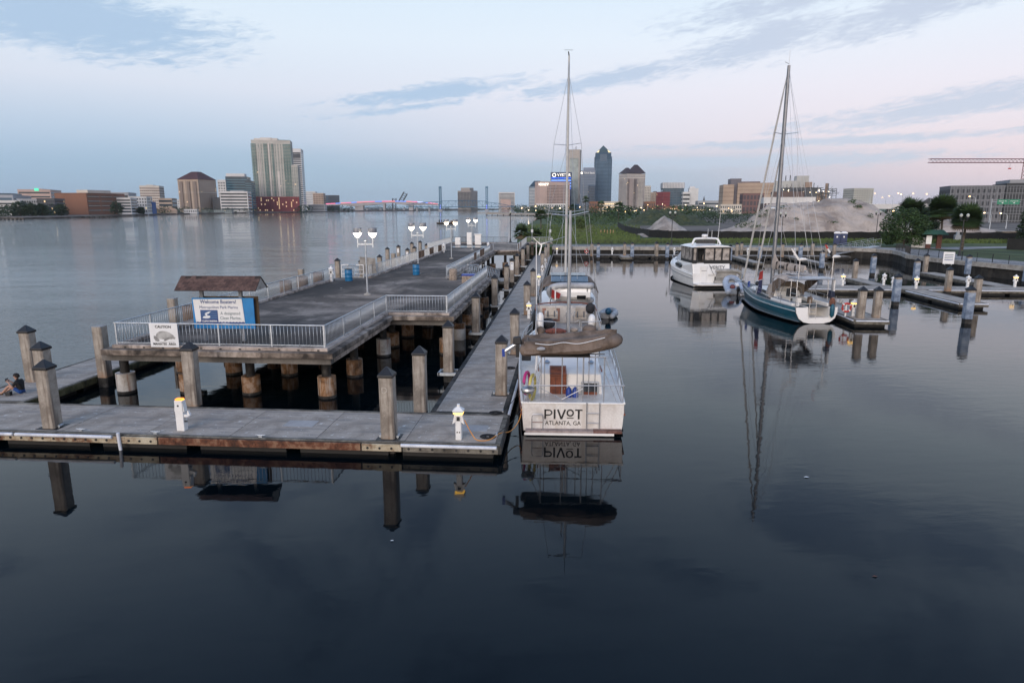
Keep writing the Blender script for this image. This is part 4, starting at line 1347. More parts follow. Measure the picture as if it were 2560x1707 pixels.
for k, u in enumerate((1502, 1511, 1518, 1526, 1533)):
    p = P(u, 585, LZ)
    tag(B().box(-.12, .12, -.05, .05, -.05, 1.0 + .1 * (k % 2)).build('survey_stake', mat('stake_wood', (.36, .25, .13), .9, var=.3), loc=(p.x, p.y, LZ)), ['leftmost pale wooden stake in the grass field', 'second wooden stake from the left in the field', 'middle wooden stake of the five in the field', 'fourth wooden stake from the left in the field', 'rightmost wooden stake in the grass field'][k], 'stake', 'survey stakes')

# black construction fence
fpts = [xy(P(u, v, LZ)) for u, v in ((1544, 568), (1552, 573), (1562, 580), (1590, 587.5), (1622, 593), (1670, 596), (1724, 598), (1800, 599), (1900, 599.5), (2000, 600), (2100, 600.5), (2220, 601), (2340, 602), (2450, 602.5), (2600, 603))]
t = thing('construction_fence', 'long black fabric construction fence in front of the sand heaps', 'fence', (fpts[6][0], fpts[6][1], LZ))
for i in range(len(fpts) - 1):
    a, b_ = Vector(fpts[i] + (0,)) - t.location, Vector(fpts[i + 1] + (0,)) - t.location
    n = max(1, int((b_ - a).length / 3))
    bb = B()
    g = []
    for k in range(n * 3 + 1):
        p = a + (b_ - a) * (k / (n * 3))
        sway = .06 * math.sin(k * 2.1 + i)
        top = 1.72 + .07 * math.sin(k * 1.7 + i * .8)
        g.append((p.x, p.y + sway, top))
    vs = [(x, y, .02) for x, y, z in g] + [(x, y - .03, z) for x, y, z in g]
    m_ = len(g)
    bb.add(vs, [(k, k + 1, m_ + k + 1, m_ + k) for k in range(m_ - 1)])
    o = bb.build('fabric_panel', FENCE, t, fix=False)
    o.location.z = -t.location.z + LZ
    sd = o.modifiers.new('solid', 'SOLIDIFY')
    sd.thickness = .03
    B().cyl((a.x, a.y + .08, 0), (a.x, a.y + .08, 1.85), .03, n=6).build('post', IRON, t)
p0, p1 = P(2516, 624, LZ), P(2640, 628, LZ)
t = thing('construction_fence', 'short black fence piece near the right edge of the lawn', 'fence', (p0.x, p0.y, LZ))
dv = p1 - p0
B().hexa([(0, 0, 0), (dv.x, dv.y, 0), (dv.x, dv.y + .05, 0), (0, .05, 0), (0, 0, 1.75), (dv.x, dv.y, 1.75), (dv.x, dv.y + .05, 1.75), (0, .05, 1.75)]).build('fabric_panel', FENCE, t)
B().cyl((0, -.05, 0), (0, -.05, 1.85), .04, n=6).build('post', IRON, t)


# ------------------------------------------------------------------ heaps of sand and earth
def hnoise(x, y, s):
    from mathutils import noise as mn
    return mn.noise(Vector((x * s, y * s, 3.7))) + .5 * mn.noise(Vector((x * s * 2.3, y * s * 2.3, 9.1)))


def heap(name, label, dep, prof, thick, m, rough=.4, base=LZ, n=150, sharp=1.0):
    """heap whose skyline runs through given picture points at a given distance"""
    c0 = Q((prof[0][0] + prof[-1][0]) / 2, 560, dep)
    us = [prof[0][0] + (prof[-1][0] - prof[0][0]) * i / n for i in range(n + 1)]
    def hz(u):
        for (a, za), (b_, zb) in zip(prof, prof[1:]):
            if a <= u <= b_:
                f = (u - a) / (b_ - a)
                f = f * f * (3 - 2 * f) * .5 + f * .5
                return Zv(za + (zb - za) * f, dep)
        return base
    vs, fs = [], []
    my = 56
    for j in range(my + 1):
        f = j / my * 2 - 1
        for u in us:
            g = Q(u, 540, dep)
            fw = Vector((-sY, cY, 0))
            hgt = max(0, hz(u) - base)
            bell = max(0, 1 - abs(f) ** 1.5) ** (.9 * sharp)
            x, y = g.x + fw.x * f * thick, g.y + fw.y * f * thick
            z = hgt * bell
            z += rough * hnoise(x, y, .22) * min(1, z / 2.0) + rough * .6 * hnoise(x, y, .07) * min(1, z / 2)
            z -= rough * .9 * abs(hnoise(x * 1.6, y * .35, .30)) * min(1, z / 2.5)
            z += rough * .35 * hnoise(x, y, .9) * min(1, z)
            vs.append((x - c0.x, y - c0.y, max(z - .2, -.3)))
    w_ = n + 1
    for j in range(my):
        for i in range(n):
            a = j * w_ + i
            fs.append((a, a + 1, a + w_ + 1, a + w_))
    o = B().add(vs, fs).build(name, m, smooth=False, fix=False, loc=(c0.x, c0.y, base))
    for p in o.data.polygons:
        p.use_smooth = True
    return tag(o, label, 'heap')


heap('sand_heap', 'big pale sand heap behind the black fence', 185, [(1815, 582), (1850, 566), (1885, 545), (1925, 510), (1960, 503), (1990, 506), (2030, 502), (2070, 497), (2105, 494), (2140, 497), (2165, 508), (2190, 526), (2220, 548), (2260, 566), (2300, 580)], 17, SAND, .6)
heap('gravel_heap', 'small pointed grey gravel heap behind the black fence', 160, [(1598, 585), (1625, 566), (1645, 548), (1662, 538), (1680, 548), (1700, 563), (1735, 585)], 7.5, GRAVEL, .3)
heap('earth_mound', 'dark grassy earth mound behind the gravel heap', 270, [(1560, 560), (1590, 545), (1620, 527), (1650, 523), (1690, 525), (1720, 535), (1760, 552), (1790, 560)], 18, patchy('mound_grass', [(.018, .03, .012), (.04, .055, .02), (.075, .08, .035)], .5, .95, 1.0), .8)
heap('sand_heap', 'low tan sand heap seen between the palm trunks', 190, [(2270, 584), (2300, 560), (2335, 545), (2375, 546), (2420, 560), (2480, 572), (2540, 582)], 10, SAND, .3)
heap('earth_mound', 'distant brown mound peeping over the palms', 420, [(2285, 520), (2305, 503), (2320, 494), (2335, 500), (2350, 520)], 18, DIRT, .4)

# ------------------------------------------------------------------ trees and plants


def leaves(b, c, r, n, size, flat=.8, rnd=random):
    """leaf-clump faces spread through an ellipsoid, denser near its skin"""
    for _ in range(n):
        while True:
            v = Vector((rnd.uniform(-1, 1), rnd.uniform(-1, 1), rnd.uniform(-1, 1)))
            if .05 < v.length < 1:
                break
        v = v.normalized() * (v.length ** .45)
        p = Vector((c[0] + v.x * r[0], c[1] + v.y * r[1], c[2] + v.z * r[2]))
        s = size * rnd.uniform(.5, 1.3)
        t_ = Vector((rnd.uniform(-1, 1), rnd.uniform(-1, 1), rnd.uniform(-.6, .6))).normalized() * s
        w_ = t_.cross(Vector((rnd.uniform(-1, 1), rnd.uniform(-1, 1), rnd.uniform(.2, 1)))).normalized() * s * flat * .5
        b.add([p - t_ * .5, p + w_ * .6, p + t_ * .6, p - w_ * .6], [(0, 1, 2, 3)])


def broad_tree(name, label, x, y, z, h, rad, m, n=2600, size=.32, seed=1, group=None, trunk=.16, low=.3):
    rnd = random.Random(seed)
    t = thing(name, label, 'tree', (x, y, z), 0, group)
    tb = B()
    tb.tube([(0, 0, -.2), (.05, .03, h * .2), (-.04, .05, h * .45), (.03, 0, h * .75)], [trunk, trunk * .85, trunk * .6, trunk * .25], 7)
    cb = B()
    k = 24
    for i in range(k):
        a = i * 2.4 + rnd.uniform(-.4, .4)
        f = (i + .5) / k
        rr = rad * (.25 + .62 * math.sin(math.pi * (.18 + .78 * f)) * rnd.uniform(.75, 1.1))
        zc = h * (low + (1 - low) * f * .93)
        cc = (math.cos(a) * rr * .75, math.sin(a) * rr * .75, zc)
        tb.tube([(0, 0, zc * .65), (cc[0] * .6, cc[1] * .6, zc * .85), cc], [trunk * .35, trunk * .22, trunk * .1], 5)
        s = rad * rnd.uniform(.22, .42)
        leaves(cb, cc, (s, s, s * .8), n // k, size, rnd=rnd)
    tb.build('trunk', BARK, t, smooth=True)
    cb.build('crown', m, t, fix=False)
    return t


def palm(label, x, y, z, h, rad, lean=(0, 0), seed=1, fronds=46, group='sabal palms in the park', trunk_r=.17, skirt=True):
    rnd = random.Random(seed)
    t = thing('palm_tree', label, 'palm', (x, y, z), 0, group)
    top = Vector((lean[0], lean[1], h))
    B().tube([(0, 0, -.2), (lean[0] * .2, lean[1] * .2, h * .33), (lean[0] * .6, lean[1] * .6, h * .7), top], [trunk_r * 1.25, trunk_r, trunk_r * .95, trunk_r * 1.1], 9).build('trunk', BARK, t, smooth=True)

    def frond(b, a, e, L):
        out_ = Vector((math.cos(a) * math.cos(e), math.sin(a) * math.cos(e), math.sin(e)))
        sd = Vector((-math.sin(a), math.cos(a), 0))
        up = out_.cross(sd)
        hub = top + out_ * L * .42 + Vector((0, 0, -.06 * L))
        b.cyl(top, hub, .02, n=3, cap=False)
        for k in range(11):
            w_ = (k - 5) / 5 * 1.25
            dirv = (out_ * math.cos(w_) + sd * math.sin(w_) - Vector((0, 0, .18 + .12 * abs(w_)))).normalized()
            tip = hub + dirv * L * (.62 - .08 * abs(w_))
            sw_ = sd * math.cos(w_) - out_ * math.sin(w_)
            mid = hub + dirv * L * .36
            b.add([hub, mid + sw_ * .045 * L, tip, mid - sw_ * .045 * L], [(0, 1, 2, 3)])
    g, dd = B(), B()
    for i in range(fronds):
        e = math.asin(rnd.uniform(-.62, 1.0))
        frond(g if e > -.42 else dd, i * 2.39996 + rnd.uniform(-.2, .2), e, rad * rnd.uniform(.85, 1.1))
    g.build('crown', PALMLEAF, t, fix=False)
    if skirt:
        for i in range(24):
            frond(dd, i * .63 + rnd.uniform(-.2, .2), rnd.uniform(-1.2, -.8), rad * .7)
    if dd.v:
        dd.build('dead_fronds', PALMDEAD, t, fix=False)
    return t


for lab, u, v, cu, cv, r, sd in (('left palm behind the dark leafy tree', 2285, 604, 2279, 525, 2.9, 3), ('tallest palm above the map kiosk', 2350, 614, 2358, 522, 2.9, 4), ('leaning palm behind the tall black lamp post', 2404, 626, 2418, 545, 2.7, 5)):
    p = P(u, v, LZ)
    dep = -p.x * sY + p.y * cY
    q = Q(cu, cv, dep)
    palm(lab, p.x, p.y, LZ, q.z - LZ, r, (q.x - p.x, q.y - p.y), sd, fronds=190)
p = P(2258, 618, LZ)
broad_tree('leafy_tree', 'dark low leafy tree left of the palms', p.x, p.y, LZ, 6.2, 4.4, LEAF[0], 9000, .36, 11, low=.12)
p = P(2306, 606, LZ)
broad_tree('leafy_tree', 'dark leafy tree between the two left palms', p.x, p.y, LZ, 6.6, 3.2, LEAF[2], 7000, .36, 13, low=.2)
p = P(2600, 612, LZ)
broad_tree('leafy_tree', 'dark leafy tree cut by the right edge of the picture', p.x, p.y, LZ, 8.6, 4.2, LEAF[2], 12000, .40, 12, low=.1)
for lab, u, v, h, r, sd in (('bushy palmetto at the river edge, leftmost in the field', 1304, 597, 1.6, 2.3, 21), ('second palmetto clump from the river edge', 1338, 598, 1.2, 2.0, 22), ('tall palmetto behind the river edge clumps', 1352, 574, 4.6, 2.6, 23)):
    p = P(u, v, LZ)
    palm(lab, p.x, p.y, LZ - .2, h, r, (0, 0), sd, fronds=50, group='palmettos in the field', skirt=False)
for lab, u, v, h, r, sd in (('slim palm in front of the red garage, left of the condo tower', 1463, 545, 12, 3.2, 31), ('palm right of the slim palm below the garage', 1502, 549, 8.5, 3.0, 32), ('short palm left of the slim palm', 1432, 546, 7.0, 3.0, 33), ('palm at the right end of the thicket', 1546, 552, 7.5, 3.4, 34)):
    p = P(u, v, LZ)
    palm(lab, p.x, p.y, LZ, h, r, (0, 0), sd, fronds=36, group='palms at the back of the field', skirt=False)
p = P(1450, 583, LZ)
broad_tree('small_tree', 'small light green tree standing alone in the field', p.x, p.y, LZ, 4.2, 1.7, LEAF[3], 1500, .3, 41, trunk=.08)
rnd = random.Random(5)
for nm, lab, cells, m, sz in (('thicket', 'dense green thicket across the field', [(u, v) for v in (548, 552, 557, 563) for u in range(1385, 1560, 11)], LEAF[1], .9),
                              ('shrubbery', 'dark shrubs along the back of the field', [(u, v) for v in (541, 544) for u in range(1380, 1600, 10)], LEAF[2], 1.3),
                              ('low_shrubs', 'low yellow-green shrubs by the palmettos', [(u, v) for v in (575, 582, 589, 597) for u in range(1322, 1400, 9)], LEAF[3], .35),
                              ('yard_shrubs', 'low shrubs beyond the gravel heap', [(u, v) for v in (543, 549, 556) for u in range(1690, 1860, 12)], LEAF[2], 1.1)):
    b = B()
    for u, v in cells:
        p = P(u + rnd.uniform(-6, 6), v + rnd.uniform(-2, 2), LZ)
        k = rnd.uniform(.6, 1.5) * sz
        leaves(b, (p.x, p.y, LZ + k * 1.2), (k * 3.0, k * 3.0, k * 1.7), 70, k * .75, rnd=rnd)
    tag(b.build(nm, m, fix=False), lab, 'shrubs', kind='stuff')
b = B()                                                      # rough grass tufts along the fence and in the field
for i in range(17000):
    if i % 3:
        u, v = rnd.uniform(1385, 2560), rnd.uniform(600.5, 608)
    else:
        u, v = rnd.uniform(1310, 1600), 606 - 44 * rnd.random() ** 1.4
    p = P(u, v, LZ)
    h = rnd.uniform(.15, .6) if i % 3 else rnd.uniform(.2, .5)
    a = rnd.uniform(0, 3.14)
    w_ = rnd.uniform(.08, .3)
    dx_, dy_ = math.cos(a) * w_, math.sin(a) * w_
    b.add([(p.x - dx_, p.y - dy_, LZ - .05), (p.x + dx_, p.y + dy_, LZ - .05), (p.x + dx_ * .6 + rnd.uniform(-.1, .1), p.y, LZ + h), (p.x - dx_ * .6, p.y, LZ + h * .8)], [(0, 1, 2, 3)])
tag(b.build('rough_grass', LEAF[3], fix=False), 'rough grass and weeds along the foot of the black fence', 'grass', kind='stuff')

bpy.context.view_layer.update()
hp = bpy.data.objects['sand_heap']
wd = B()
for (u0, v0, ru, rv, n) in ((2131, 506, 7, 5, 16), (2146, 517, 9, 4, 18), (2174, 540, 6, 4, 10), (1868, 562, 30, 9, 60), (1905, 537, 16, 10, 40), (1985, 548, 10, 2, 8), (2080, 556, 14, 2, 8), (1962, 520, 9, 4, 12)):
    for _ in range(n):
        d_ = ray(u0 + rnd.uniform(-ru, ru), v0 + rnd.uniform(-rv, rv)).normalized()
        ok, p, nn, ix = hp.ray_cast(Vector((0, 0, H)) - hp.location, d_)
        if ok:
            p = p + hp.location
            leaves(wd, (p.x, p.y, p.z + .15), (.6, .6, .35), 9, .4, rnd=rnd)
tag(wd.build('heap_weeds', LEAF[1], fix=False), 'green weeds growing on the big sand heap', 'weeds', kind='stuff')

# ------------------------------------------------------------------ the city across the river and behind the park
LITW = lamp_mat('lit_window', (1.0, .72, .38), .55)
CG = mat('city_glass', (.03, .045, .06), .15, var=.3, scale=.02, spec=.7)
CGB = mat('city_blue_glass', (.035, .085, .13), .15, var=.35, scale=.02, spec=.7)


def cm(name, c, var=.12):
    return mat('city_' + name, c, .75, var=var, scale=.05)


TAN, PINK, CREAM, PALE, GREYB, BRICK, DARKG = cm('tan', (.42, .33, .26)), cm('pink', (.52, .38, .33)), cm('cream', (.58, .53, .47)), cm('pale', (.64, .63, .62)), cm('grey', (.33, .34, .36)), cm('brick', (.21, .10, .062)), cm('dark', (.08, .085, .095))
REDB = cm('red', (.25, .045, .05))


def place(u0, u1, dep, phi, fs, depth):
    """footprint: width W, depth Dp, turned by phi so that its picture spans u0..u1 at that distance"""
    g0, g1 = Q(u0, 515, dep), Q(u1, 515, dep)
    Wt = (g1 - g0).length
    if abs(phi) < 1e-3:
        return (g0 + g1) / 2, Wt, depth or Wt * .7
    W = Wt * fs / math.cos(phi)
    return (g0 + g1) / 2, W, Wt * (1 - fs) / abs(math.sin(phi))


def win_faces(b, lb, W, Dp, z0, z1, rows, cols, style, wr=.55, hr=.55, lit=0.0, rnd=random, sides=(0, 1, 2, 3), off=.12):
    """panes on the sides of a W x Dp block; style: grid, band, column"""
    for s in sides:
        L = W if s in (0, 2) else Dp
        n = max(1, int(round(cols * L / W))) if style != 'band' else 1
        hh = (z1 - z0) / rows
        for r in range(rows):
            za, zb = z0 + hh * (r + .5 - hr / 2), z0 + hh * (r + .5 + hr / 2)
            if style == 'column':
                if r:
                    continue
                za, zb = z0 + .01, z1
            for c in range(n):
                a, e = -L / 2 + L * (c + .5 - wr / 2) / n, -L / 2 + L * (c + .5 + wr / 2) / n
                if style == 'band':
                    a, e = -L / 2 + .03 * L, L / 2 - .03 * L
                t_ = lb if (lb is not None and rnd.random() < lit) else b
                if s == 0:
                    t_.quad((a, -Dp / 2 - off, za), (e, -Dp / 2 - off, za), (e, -Dp / 2 - off, zb), (a, -Dp / 2 - off, zb))
                elif s == 2:
                    t_.quad((e, Dp / 2 + off, za), (a, Dp / 2 + off, za), (a, Dp / 2 + off, zb), (e, Dp / 2 + off, zb))
                elif s == 1:
                    t_.quad((W / 2 + off, a, za), (W / 2 + off, e, za), (W / 2 + off, e, zb), (W / 2 + off, a, zb))
                else:
                    t_.quad((-W / 2 - off, e, za), (-W / 2 - off, a, za), (-W / 2 - off, a, zb), (-W / 2 - off, e, zb))


def bld(label, u0, u1, vt, dep, m, rows=6, cols=8, style='grid', glass=CG, phi=0.0, fs=.6, depth=None, wr=.5, hr=.5, lit=.006, z0=LZ, sides=(0, 1, 3), name='building', pent=None, par=.0, group=None, skip=.08):
    phi = R(phi)
    c, W, Dp = place(u0, u1, dep, phi, fs, depth)
    zt = Zv(vt, dep)
    t = thing(name, label, 'building', (c.x, c.y, z0), YAW - math.atan2((u0 + u1) / 2 - 1280, 1673) * .6 + phi, group)
    h = zt - z0
    B().box(-W / 2, W / 2, -Dp / 2, Dp / 2, -1.0, h).build('wall', m, t)
    b, lb = B(), B()
    rnd = random.Random(int(u0 * 7 + dep))
    if rows:
        win_faces(b, lb, W, Dp, h * skip, h * .96, rows, cols, style, wr, hr, lit, rnd, sides)
        if b.v:
            b.build('windows', glass, t, fix=False)['kind'] = 'stuff'
        if lb.v:
            lb.build('lit_windows', LITW, t, fix=False)['kind'] = 'stuff'
    B().box(-W / 2 - .15, W / 2 + .15, -Dp / 2 - .15, Dp / 2 + .15, h, h + max(.5, h * .012)).build('parapet', m, t)
    if pent:
        fa, fb, vp, pm = pent
        B().box(-W / 2 + W * fa, -W / 2 + W * fb, -Dp * .3, Dp * .3, h + .3, Zv(vp, dep) - z0).build('roof_house', pm, t)
    t['dims'] = (W, Dp, h)
    return t


SZ = 1.4
# left bank, from the left edge
bld('long low grey complex at the far left with a blue glass roof storey', -30, 51, 490, 640, GREYB, 3, 12, 'band', CGB, depth=60, z0=SZ, pent=(.3, .85, 484, CGB))
bld('low pale garage behind the trees at the left edge', 0, 62, 503, 610, PALE, 3, 10, 'band', CG, depth=40, z0=SZ, hr=.4)
bld('grey apartment block left of the brown office building', 64, 112, 499, 620, GREYB, 4, 10, 'grid', CG, depth=35, z0=SZ, wr=.6, lit=.05)
bld('dark blue-grey apartment block touching the brown office building', 112, 148, 498, 620, DARKG, 4, 8, 'grid', CG, depth=35, z0=SZ, wr=.6, lit=.08)
o = bld('peach hospital block with dark window bands and a green roof sign', 72, 139, 476, 1000, PINK, 5, 1, 'band', CG, depth=60, z0=SZ, hr=.4, pent=(.45, .68, 473, PINK))
W, Dp, h = o['dims']
B().box(W * .02, W * .15, -Dp / 2 - .8, -Dp / 2 - .3, h - 1.5, h + 2.2).build('roof_sign', lamp_mat('green_sign', (.10, .75, .45), .8), o)
o = bld('big brown brick office building with a blank left wall', 160, 299, 485, 700, BRICK, 0, 1, phi=-31, fs=.56, z0=SZ, pent=(.45, .8, 476, CREAM))
W, Dp, h = o['dims']
b = B()
win_faces(b, None, W, Dp, h * .1, h * .96, 4, 2, 'grid', .84, .38, 0, random, (1,))
b.build('windows', CG, o, fix=False)['kind'] = 'stuff'
b = B()
win_faces(b, None, W, Dp, h * .1, h * .96, 4, 2, 'grid', .9, .14, 0, random, (1,), off=.35)
b.build('spandrel', TAN, o, fix=False)['kind'] = 'stuff'
bld('grey flat building behind the brown office building', 277, 331, 483, 950, GREYB, 3, 1, 'band', CG, depth=50, z0=SZ, hr=.5)
bld('white terraced apartment block right of the brown office building', 300, 334, 496, 725, PALE, 5, 4, 'band', CG, depth=30, z0=SZ, hr=.55, lit=.02)
bld('white apartment block with square windows by the shore', 333, 373, 493, 770, PALE, 5, 7, 'grid', CG, depth=30, z0=SZ, wr=.5, hr=.5, lit=.03)
bld('narrow blue wall beside the white apartment block', 374, 385, 506, 790, mat('city_cobalt', (.02, .09, .30), .6, var=.1), 0, 1, depth=20, z0=SZ)
bld('white slab tower with brown window bands behind the shore', 363, 406, 466, 1150, CREAM, 9, 10, 'grid', cm('brownwin', (.12, .07, .06)), depth=40, z0=SZ, wr=.8, hr=.38, pent=(.3, .65, 463, CREAM))
bld('low pale building right of the white slab tower', 406, 436, 497, 1100, TAN, 3, 6, 'band', CG, depth=40, z0=SZ)
bld('small distant pale building left of the brown roofed condo', 439, 460, 500, 1500, PALE, 4, 6, 'grid', CG, depth=40, z0=SZ)
# brown roofed condominium tower
o = bld('beige condominium tower with a brown hipped roof', 457, 539, 450, 1080, TAN, 17, 9, 'grid', CG, phi=-28, fs=.62, z0=SZ, wr=.36, hr=.42, lit=.03)
W, Dp, h = o['dims']
zr = Zv(430, 1080) - SZ
B().loft([[(-W / 2 - 1, -Dp / 2 - 1, h), (W / 2 + 1, -Dp / 2 - 1, h), (W / 2 + 1, Dp / 2 + 1, h), (-W / 2 - 1, Dp / 2 + 1, h)], [(-W * .15, -Dp * .1, zr), (W * .15, -Dp * .1, zr), (W * .15, Dp * .1, zr), (-W * .15, Dp * .1, zr)]]).build('roof', cm('roofbrown', (.075, .028, .028)), o)
for x in (-.33, 0.02, .34):
    B().box(W * x - 2.5, W * x + 2.5, -Dp / 2 - 1.3, -Dp / 2 - .1, h * .05, h * .93).build('balcony_stack', cm('bay', (.20, .16, .14)), o)
B().box(-W / 2 - .5, W / 2 + .5, -Dp / 2 - .5, Dp / 2 + .5, h * .60, h * .615).build('cornice', CREAM, o)
bld('dark glass low block right of the beige condominium', 539, 571, 495, 1100, DARKG, 0, 1, depth=40, z0=SZ)
bld('white office block left of the teal glass tower', 554, 577, 452, 1300, PALE, 10, 4, 'grid', CG, depth=35, z0=SZ, wr=.5, pent=(.2, .7, 450, PALE))
o = bld('teal glass office tower with a white roof box', 576, 626, 444, 1200, CGB, 12, 1, 'band', cm('tealband', (.09, .19, .23)), depth=40, z0=SZ, hr=.35, pent=(0, .85, 435, PALE))
bld('lower step of the teal glass office tower', 622, 637, 454, 1195, CGB, 12, 1, 'band', MATS['city_tealband'], depth=38, z0=SZ, hr=.35)
bld('low white office building with dark ribbon windows', 560, 624, 480, 1080, PALE, 6, 1, 'band', CG, depth=40, z0=SZ, hr=.5, pent=(.35, .85, 477, GREYB))
# the tall condominium tower on a red podium
dep = 1290
g = bld('tall cream condominium tower with green balconies on a red podium', 646, 736, 355, dep, cm('pen', (.46, .44, .40)), 38, 14, 'grid', cm('greenglass', (.10, .16, .15)), phi=0, depth=34, z0=SZ, wr=.42, hr=.5, lit=.01, sides=(0, 1, 3), skip=.22)
W, Dp, h = g['dims']
for i, (a, e, vtop) in enumerate(((.06, .22, 348), (.22, .52, 346), (.50, .66, 347), (.66, .985, 351))):
    B().box(-W / 2 + W * a, -W / 2 + W * e, -Dp * .3, Dp * .35, h, Zv(vtop, dep) - SZ).build('roof_house', cm('penwhite', (.58, .54, .50)) if i < 3 else cm('pengreen', (.09, .19, .19)), g)
bal = cm('balcony_green', (.17, .27, .26))
for k, (a, e) in enumerate(((-.015, .10), (.30, .40), (.50, .56), (.80, 1.015))):
    bb = B()
    for r in range(37):
        z = h * .22 + (h * .75) * r / 37
        bb.box(-W / 2 + W * a, -W / 2 + W * e, -Dp / 2 - 1.6, -Dp / 2 - .13, z, z + 1.3)
    bb.build('balconies', bal, g)['kind'] = 'stuff'
bb = B()
for r in range(37):
    z = h * .22 + (h * .75) * r / 37
    bb.box(-W / 2 - 1.5, -W / 2 - .13, -Dp * .5, Dp * .1, z, z + 1.2)
bb.build('balconies', bal, g)['kind'] = 'stuff'
for a, e, f in ((.42, .46, .97), (.62, .68, .58), (.18, .20, .9)):
    B().box(-W / 2 + W * a, -W / 2 + W * e, -Dp / 2 - 1.0, -Dp / 2 - .14, h * .22, h * f).build('pilaster', MATS['city_penwhite'], g)
pw = W * 1.06
B().box(-W / 2 - W * .01, W / 2 + W * .155, -Dp / 2 - 9, Dp / 2, -1, h * .212).build('podium', REDB, g)
lb, db = B(), B()
rnd = random.Random(3)
for r in range(7):
    for c in range(24):
        x, z = -W / 2 + W * (.02 + 1.1 * c / 24), h * (.012 + .028 * r)
        q = (lb if rnd.random() < (.42 if c in (2, 3, 9, 10, 11, 12, 13) else .10) else db)
        q.quad((x, -Dp / 2 - 9.15, z), (x + W * .025, -Dp / 2 - 9.15, z), (x + W * .025, -Dp / 2 - 9.15, z + h * .016), (x, -Dp / 2 - 9.15, z + h * .016))
lb.build('lit_windows', LITW, g, fix=False)['kind'] = 'stuff'
db.build('podium_windows', cm('podwin', (.12, .05, .05)), g, fix=False)['kind'] = 'stuff'
bld('lower cream wing right of the tall condominium tower', 737, 752, 415, 1292, MATS['city_pen'], 30, 3, 'grid', MATS['city_greenglass'], depth=28, z0=SZ, wr=.7, hr=.4)
o = bld('white striped tower behind the tall condominium', 737, 763, 376, 1500, PALE, 26, 1, 'band', CG, depth=45, z0=SZ, hr=.55)
W, Dp, h = o['dims']
B().box(-W * .42, W * .42, -Dp / 2 - .5, -Dp / 2 - .15, h * .86, h * .93).build('dark_panel', DARKG, o)
bld('pale office block with fine grid right of the striped tower', 765, 792, 480, 1900, PALE, 10, 12, 'grid', CGB, depth=50, z0=SZ, wr=.5)
bld('brown office block beside the bridge head', 787, 812, 484, 1750, TAN, 8, 4, 'grid', cm('brownwin2', (.14, .09, .08)), depth=50, z0=SZ, wr=.7)
bld('dark blue-grey office block above the bridge head', 813, 850, 489, 1950, DARKG, 8, 8, 'grid', CGB, phi=20, fs=.7, z0=SZ, wr=.7)
bld('white open parking garage at the bridge head', 774, 814, 512, 1400, PALE, 4, 1, 'band', CG, depth=40, z0=SZ, hr=.45)
# middle distance between the bridge towers
o = bld('concrete tower with a dark glass grid face between the bridge towers', 1145, 1194, 478, 2300, cm('stone', (.30, .27, .25)), 0, 1, phi=-28, fs=.68, pent=(.15, .8, 470, MATS['city_stone']))
W, Dp, h = o['dims']
b = B()
win_faces(b, None, W, Dp, h * .1, h * .95, 13, 9, 'grid', .86, .8, 0, random, (0,))
b.build('windows', CG, o, fix=False)['kind'] = 'stuff'
bld('white banded office block right of the blue bridge', 1247, 1287, 482, 2200, PALE, 12, 1, 'band', CG, depth=60, hr=.5)
bld('pinkish lower block in front of the white banded office', 1252, 1277, 499, 2100, PINK, 0, 1, depth=50)
o = bld('glass office with a slanted top left of the pink hotel', 1322, 1350, 468, 1900, cm('bluegrey', (.16, .21, .26)), 14, 1, 'band', PALE, depth=40, hr=.35)
W, Dp, h = o['dims']
zt = Zv(453, 1900) - LZ
B().loft([[(-W / 2, -Dp / 2, h), (W / 2, -Dp / 2, h), (W / 2, Dp / 2, h), (-W / 2, Dp / 2, h)], [(-W * .05, -Dp * .3, zt), (W / 2, -Dp * .3, zt), (W / 2, Dp * .3, zt), (-W * .05, Dp * .3, zt)]]).build('slanted_roof', CGB, o)
o = bld('pink hotel slab with rows of dark windows', 1337, 1424, 456, 1700, PINK, 0, 1, phi=24, fs=.86, skip=.05)
W, Dp, h = o['dims']
b = B()
for r in range(15):
    for c in range(16):
        x, z = -W / 2 + W * (.24 + .74 * c / 16), h * (.10 + .054 * r)
        b.quad((x, -Dp / 2 - .15, z), (x + W * .03, -Dp / 2 - .15, z), (x + W * .03, -Dp / 2 - .15, z + h * .03), (x, -Dp / 2 - .15, z + h * .03))
b.build('windows', cm('hotelwin', (.07, .055, .06)), o, fix=False)['kind'] = 'stuff'
text('HYATT', 8.5, lamp_mat('sign_light', (1.0, .93, .8), 1.3), o, (-W * .38, -Dp / 2 - .6, h - 6.5), (R(90), 0, 0), name='roof_lettering', ext=.2, bold=.35)
o = bld('office tower with blue glowing bands behind the hotel', 1376, 1427, 433, 1900, cm('vynavy', (.03, .05, .11)), 6, 1, 'band', lamp_mat('blue_glow', (.03, .16, 1.0), .38), depth=45, hr=.5, skip=.55)
W, Dp, h = o['dims']
b = B()
win_faces(b, None, W, Dp, h * .6, h * .84, 3, 1, 'band', .5, .22, 0, random, (0,), off=.3)
b.build('light_bands', lamp_mat('pale_blue_glow', (.35, .6, 1.0), .9), o, fix=False)['kind'] = 'stuff'
B().box(-W / 2 - .2, W / 2 + .2, -Dp / 2 - .5, -Dp / 2 - .2, h * .88, h).build('sign_band', MATS['city_vynavy'], o)
text('VYSTAR', 10.5, MATS['sign_light'], o, (W * .13, -Dp / 2 - 1.0, h * .935), (R(90), 0, 0), name='roof_lettering', ext=.2, bold=.12)
B().tube([(-W * .34 + 4.6 * math.cos(k * .628), -Dp / 2 - .8, h * .935 + 4.6 * math.sin(k * .628)) for k in range(10)], 1.1, 5, closed=True).build('logo_ring', MATS['sign_light'], o)
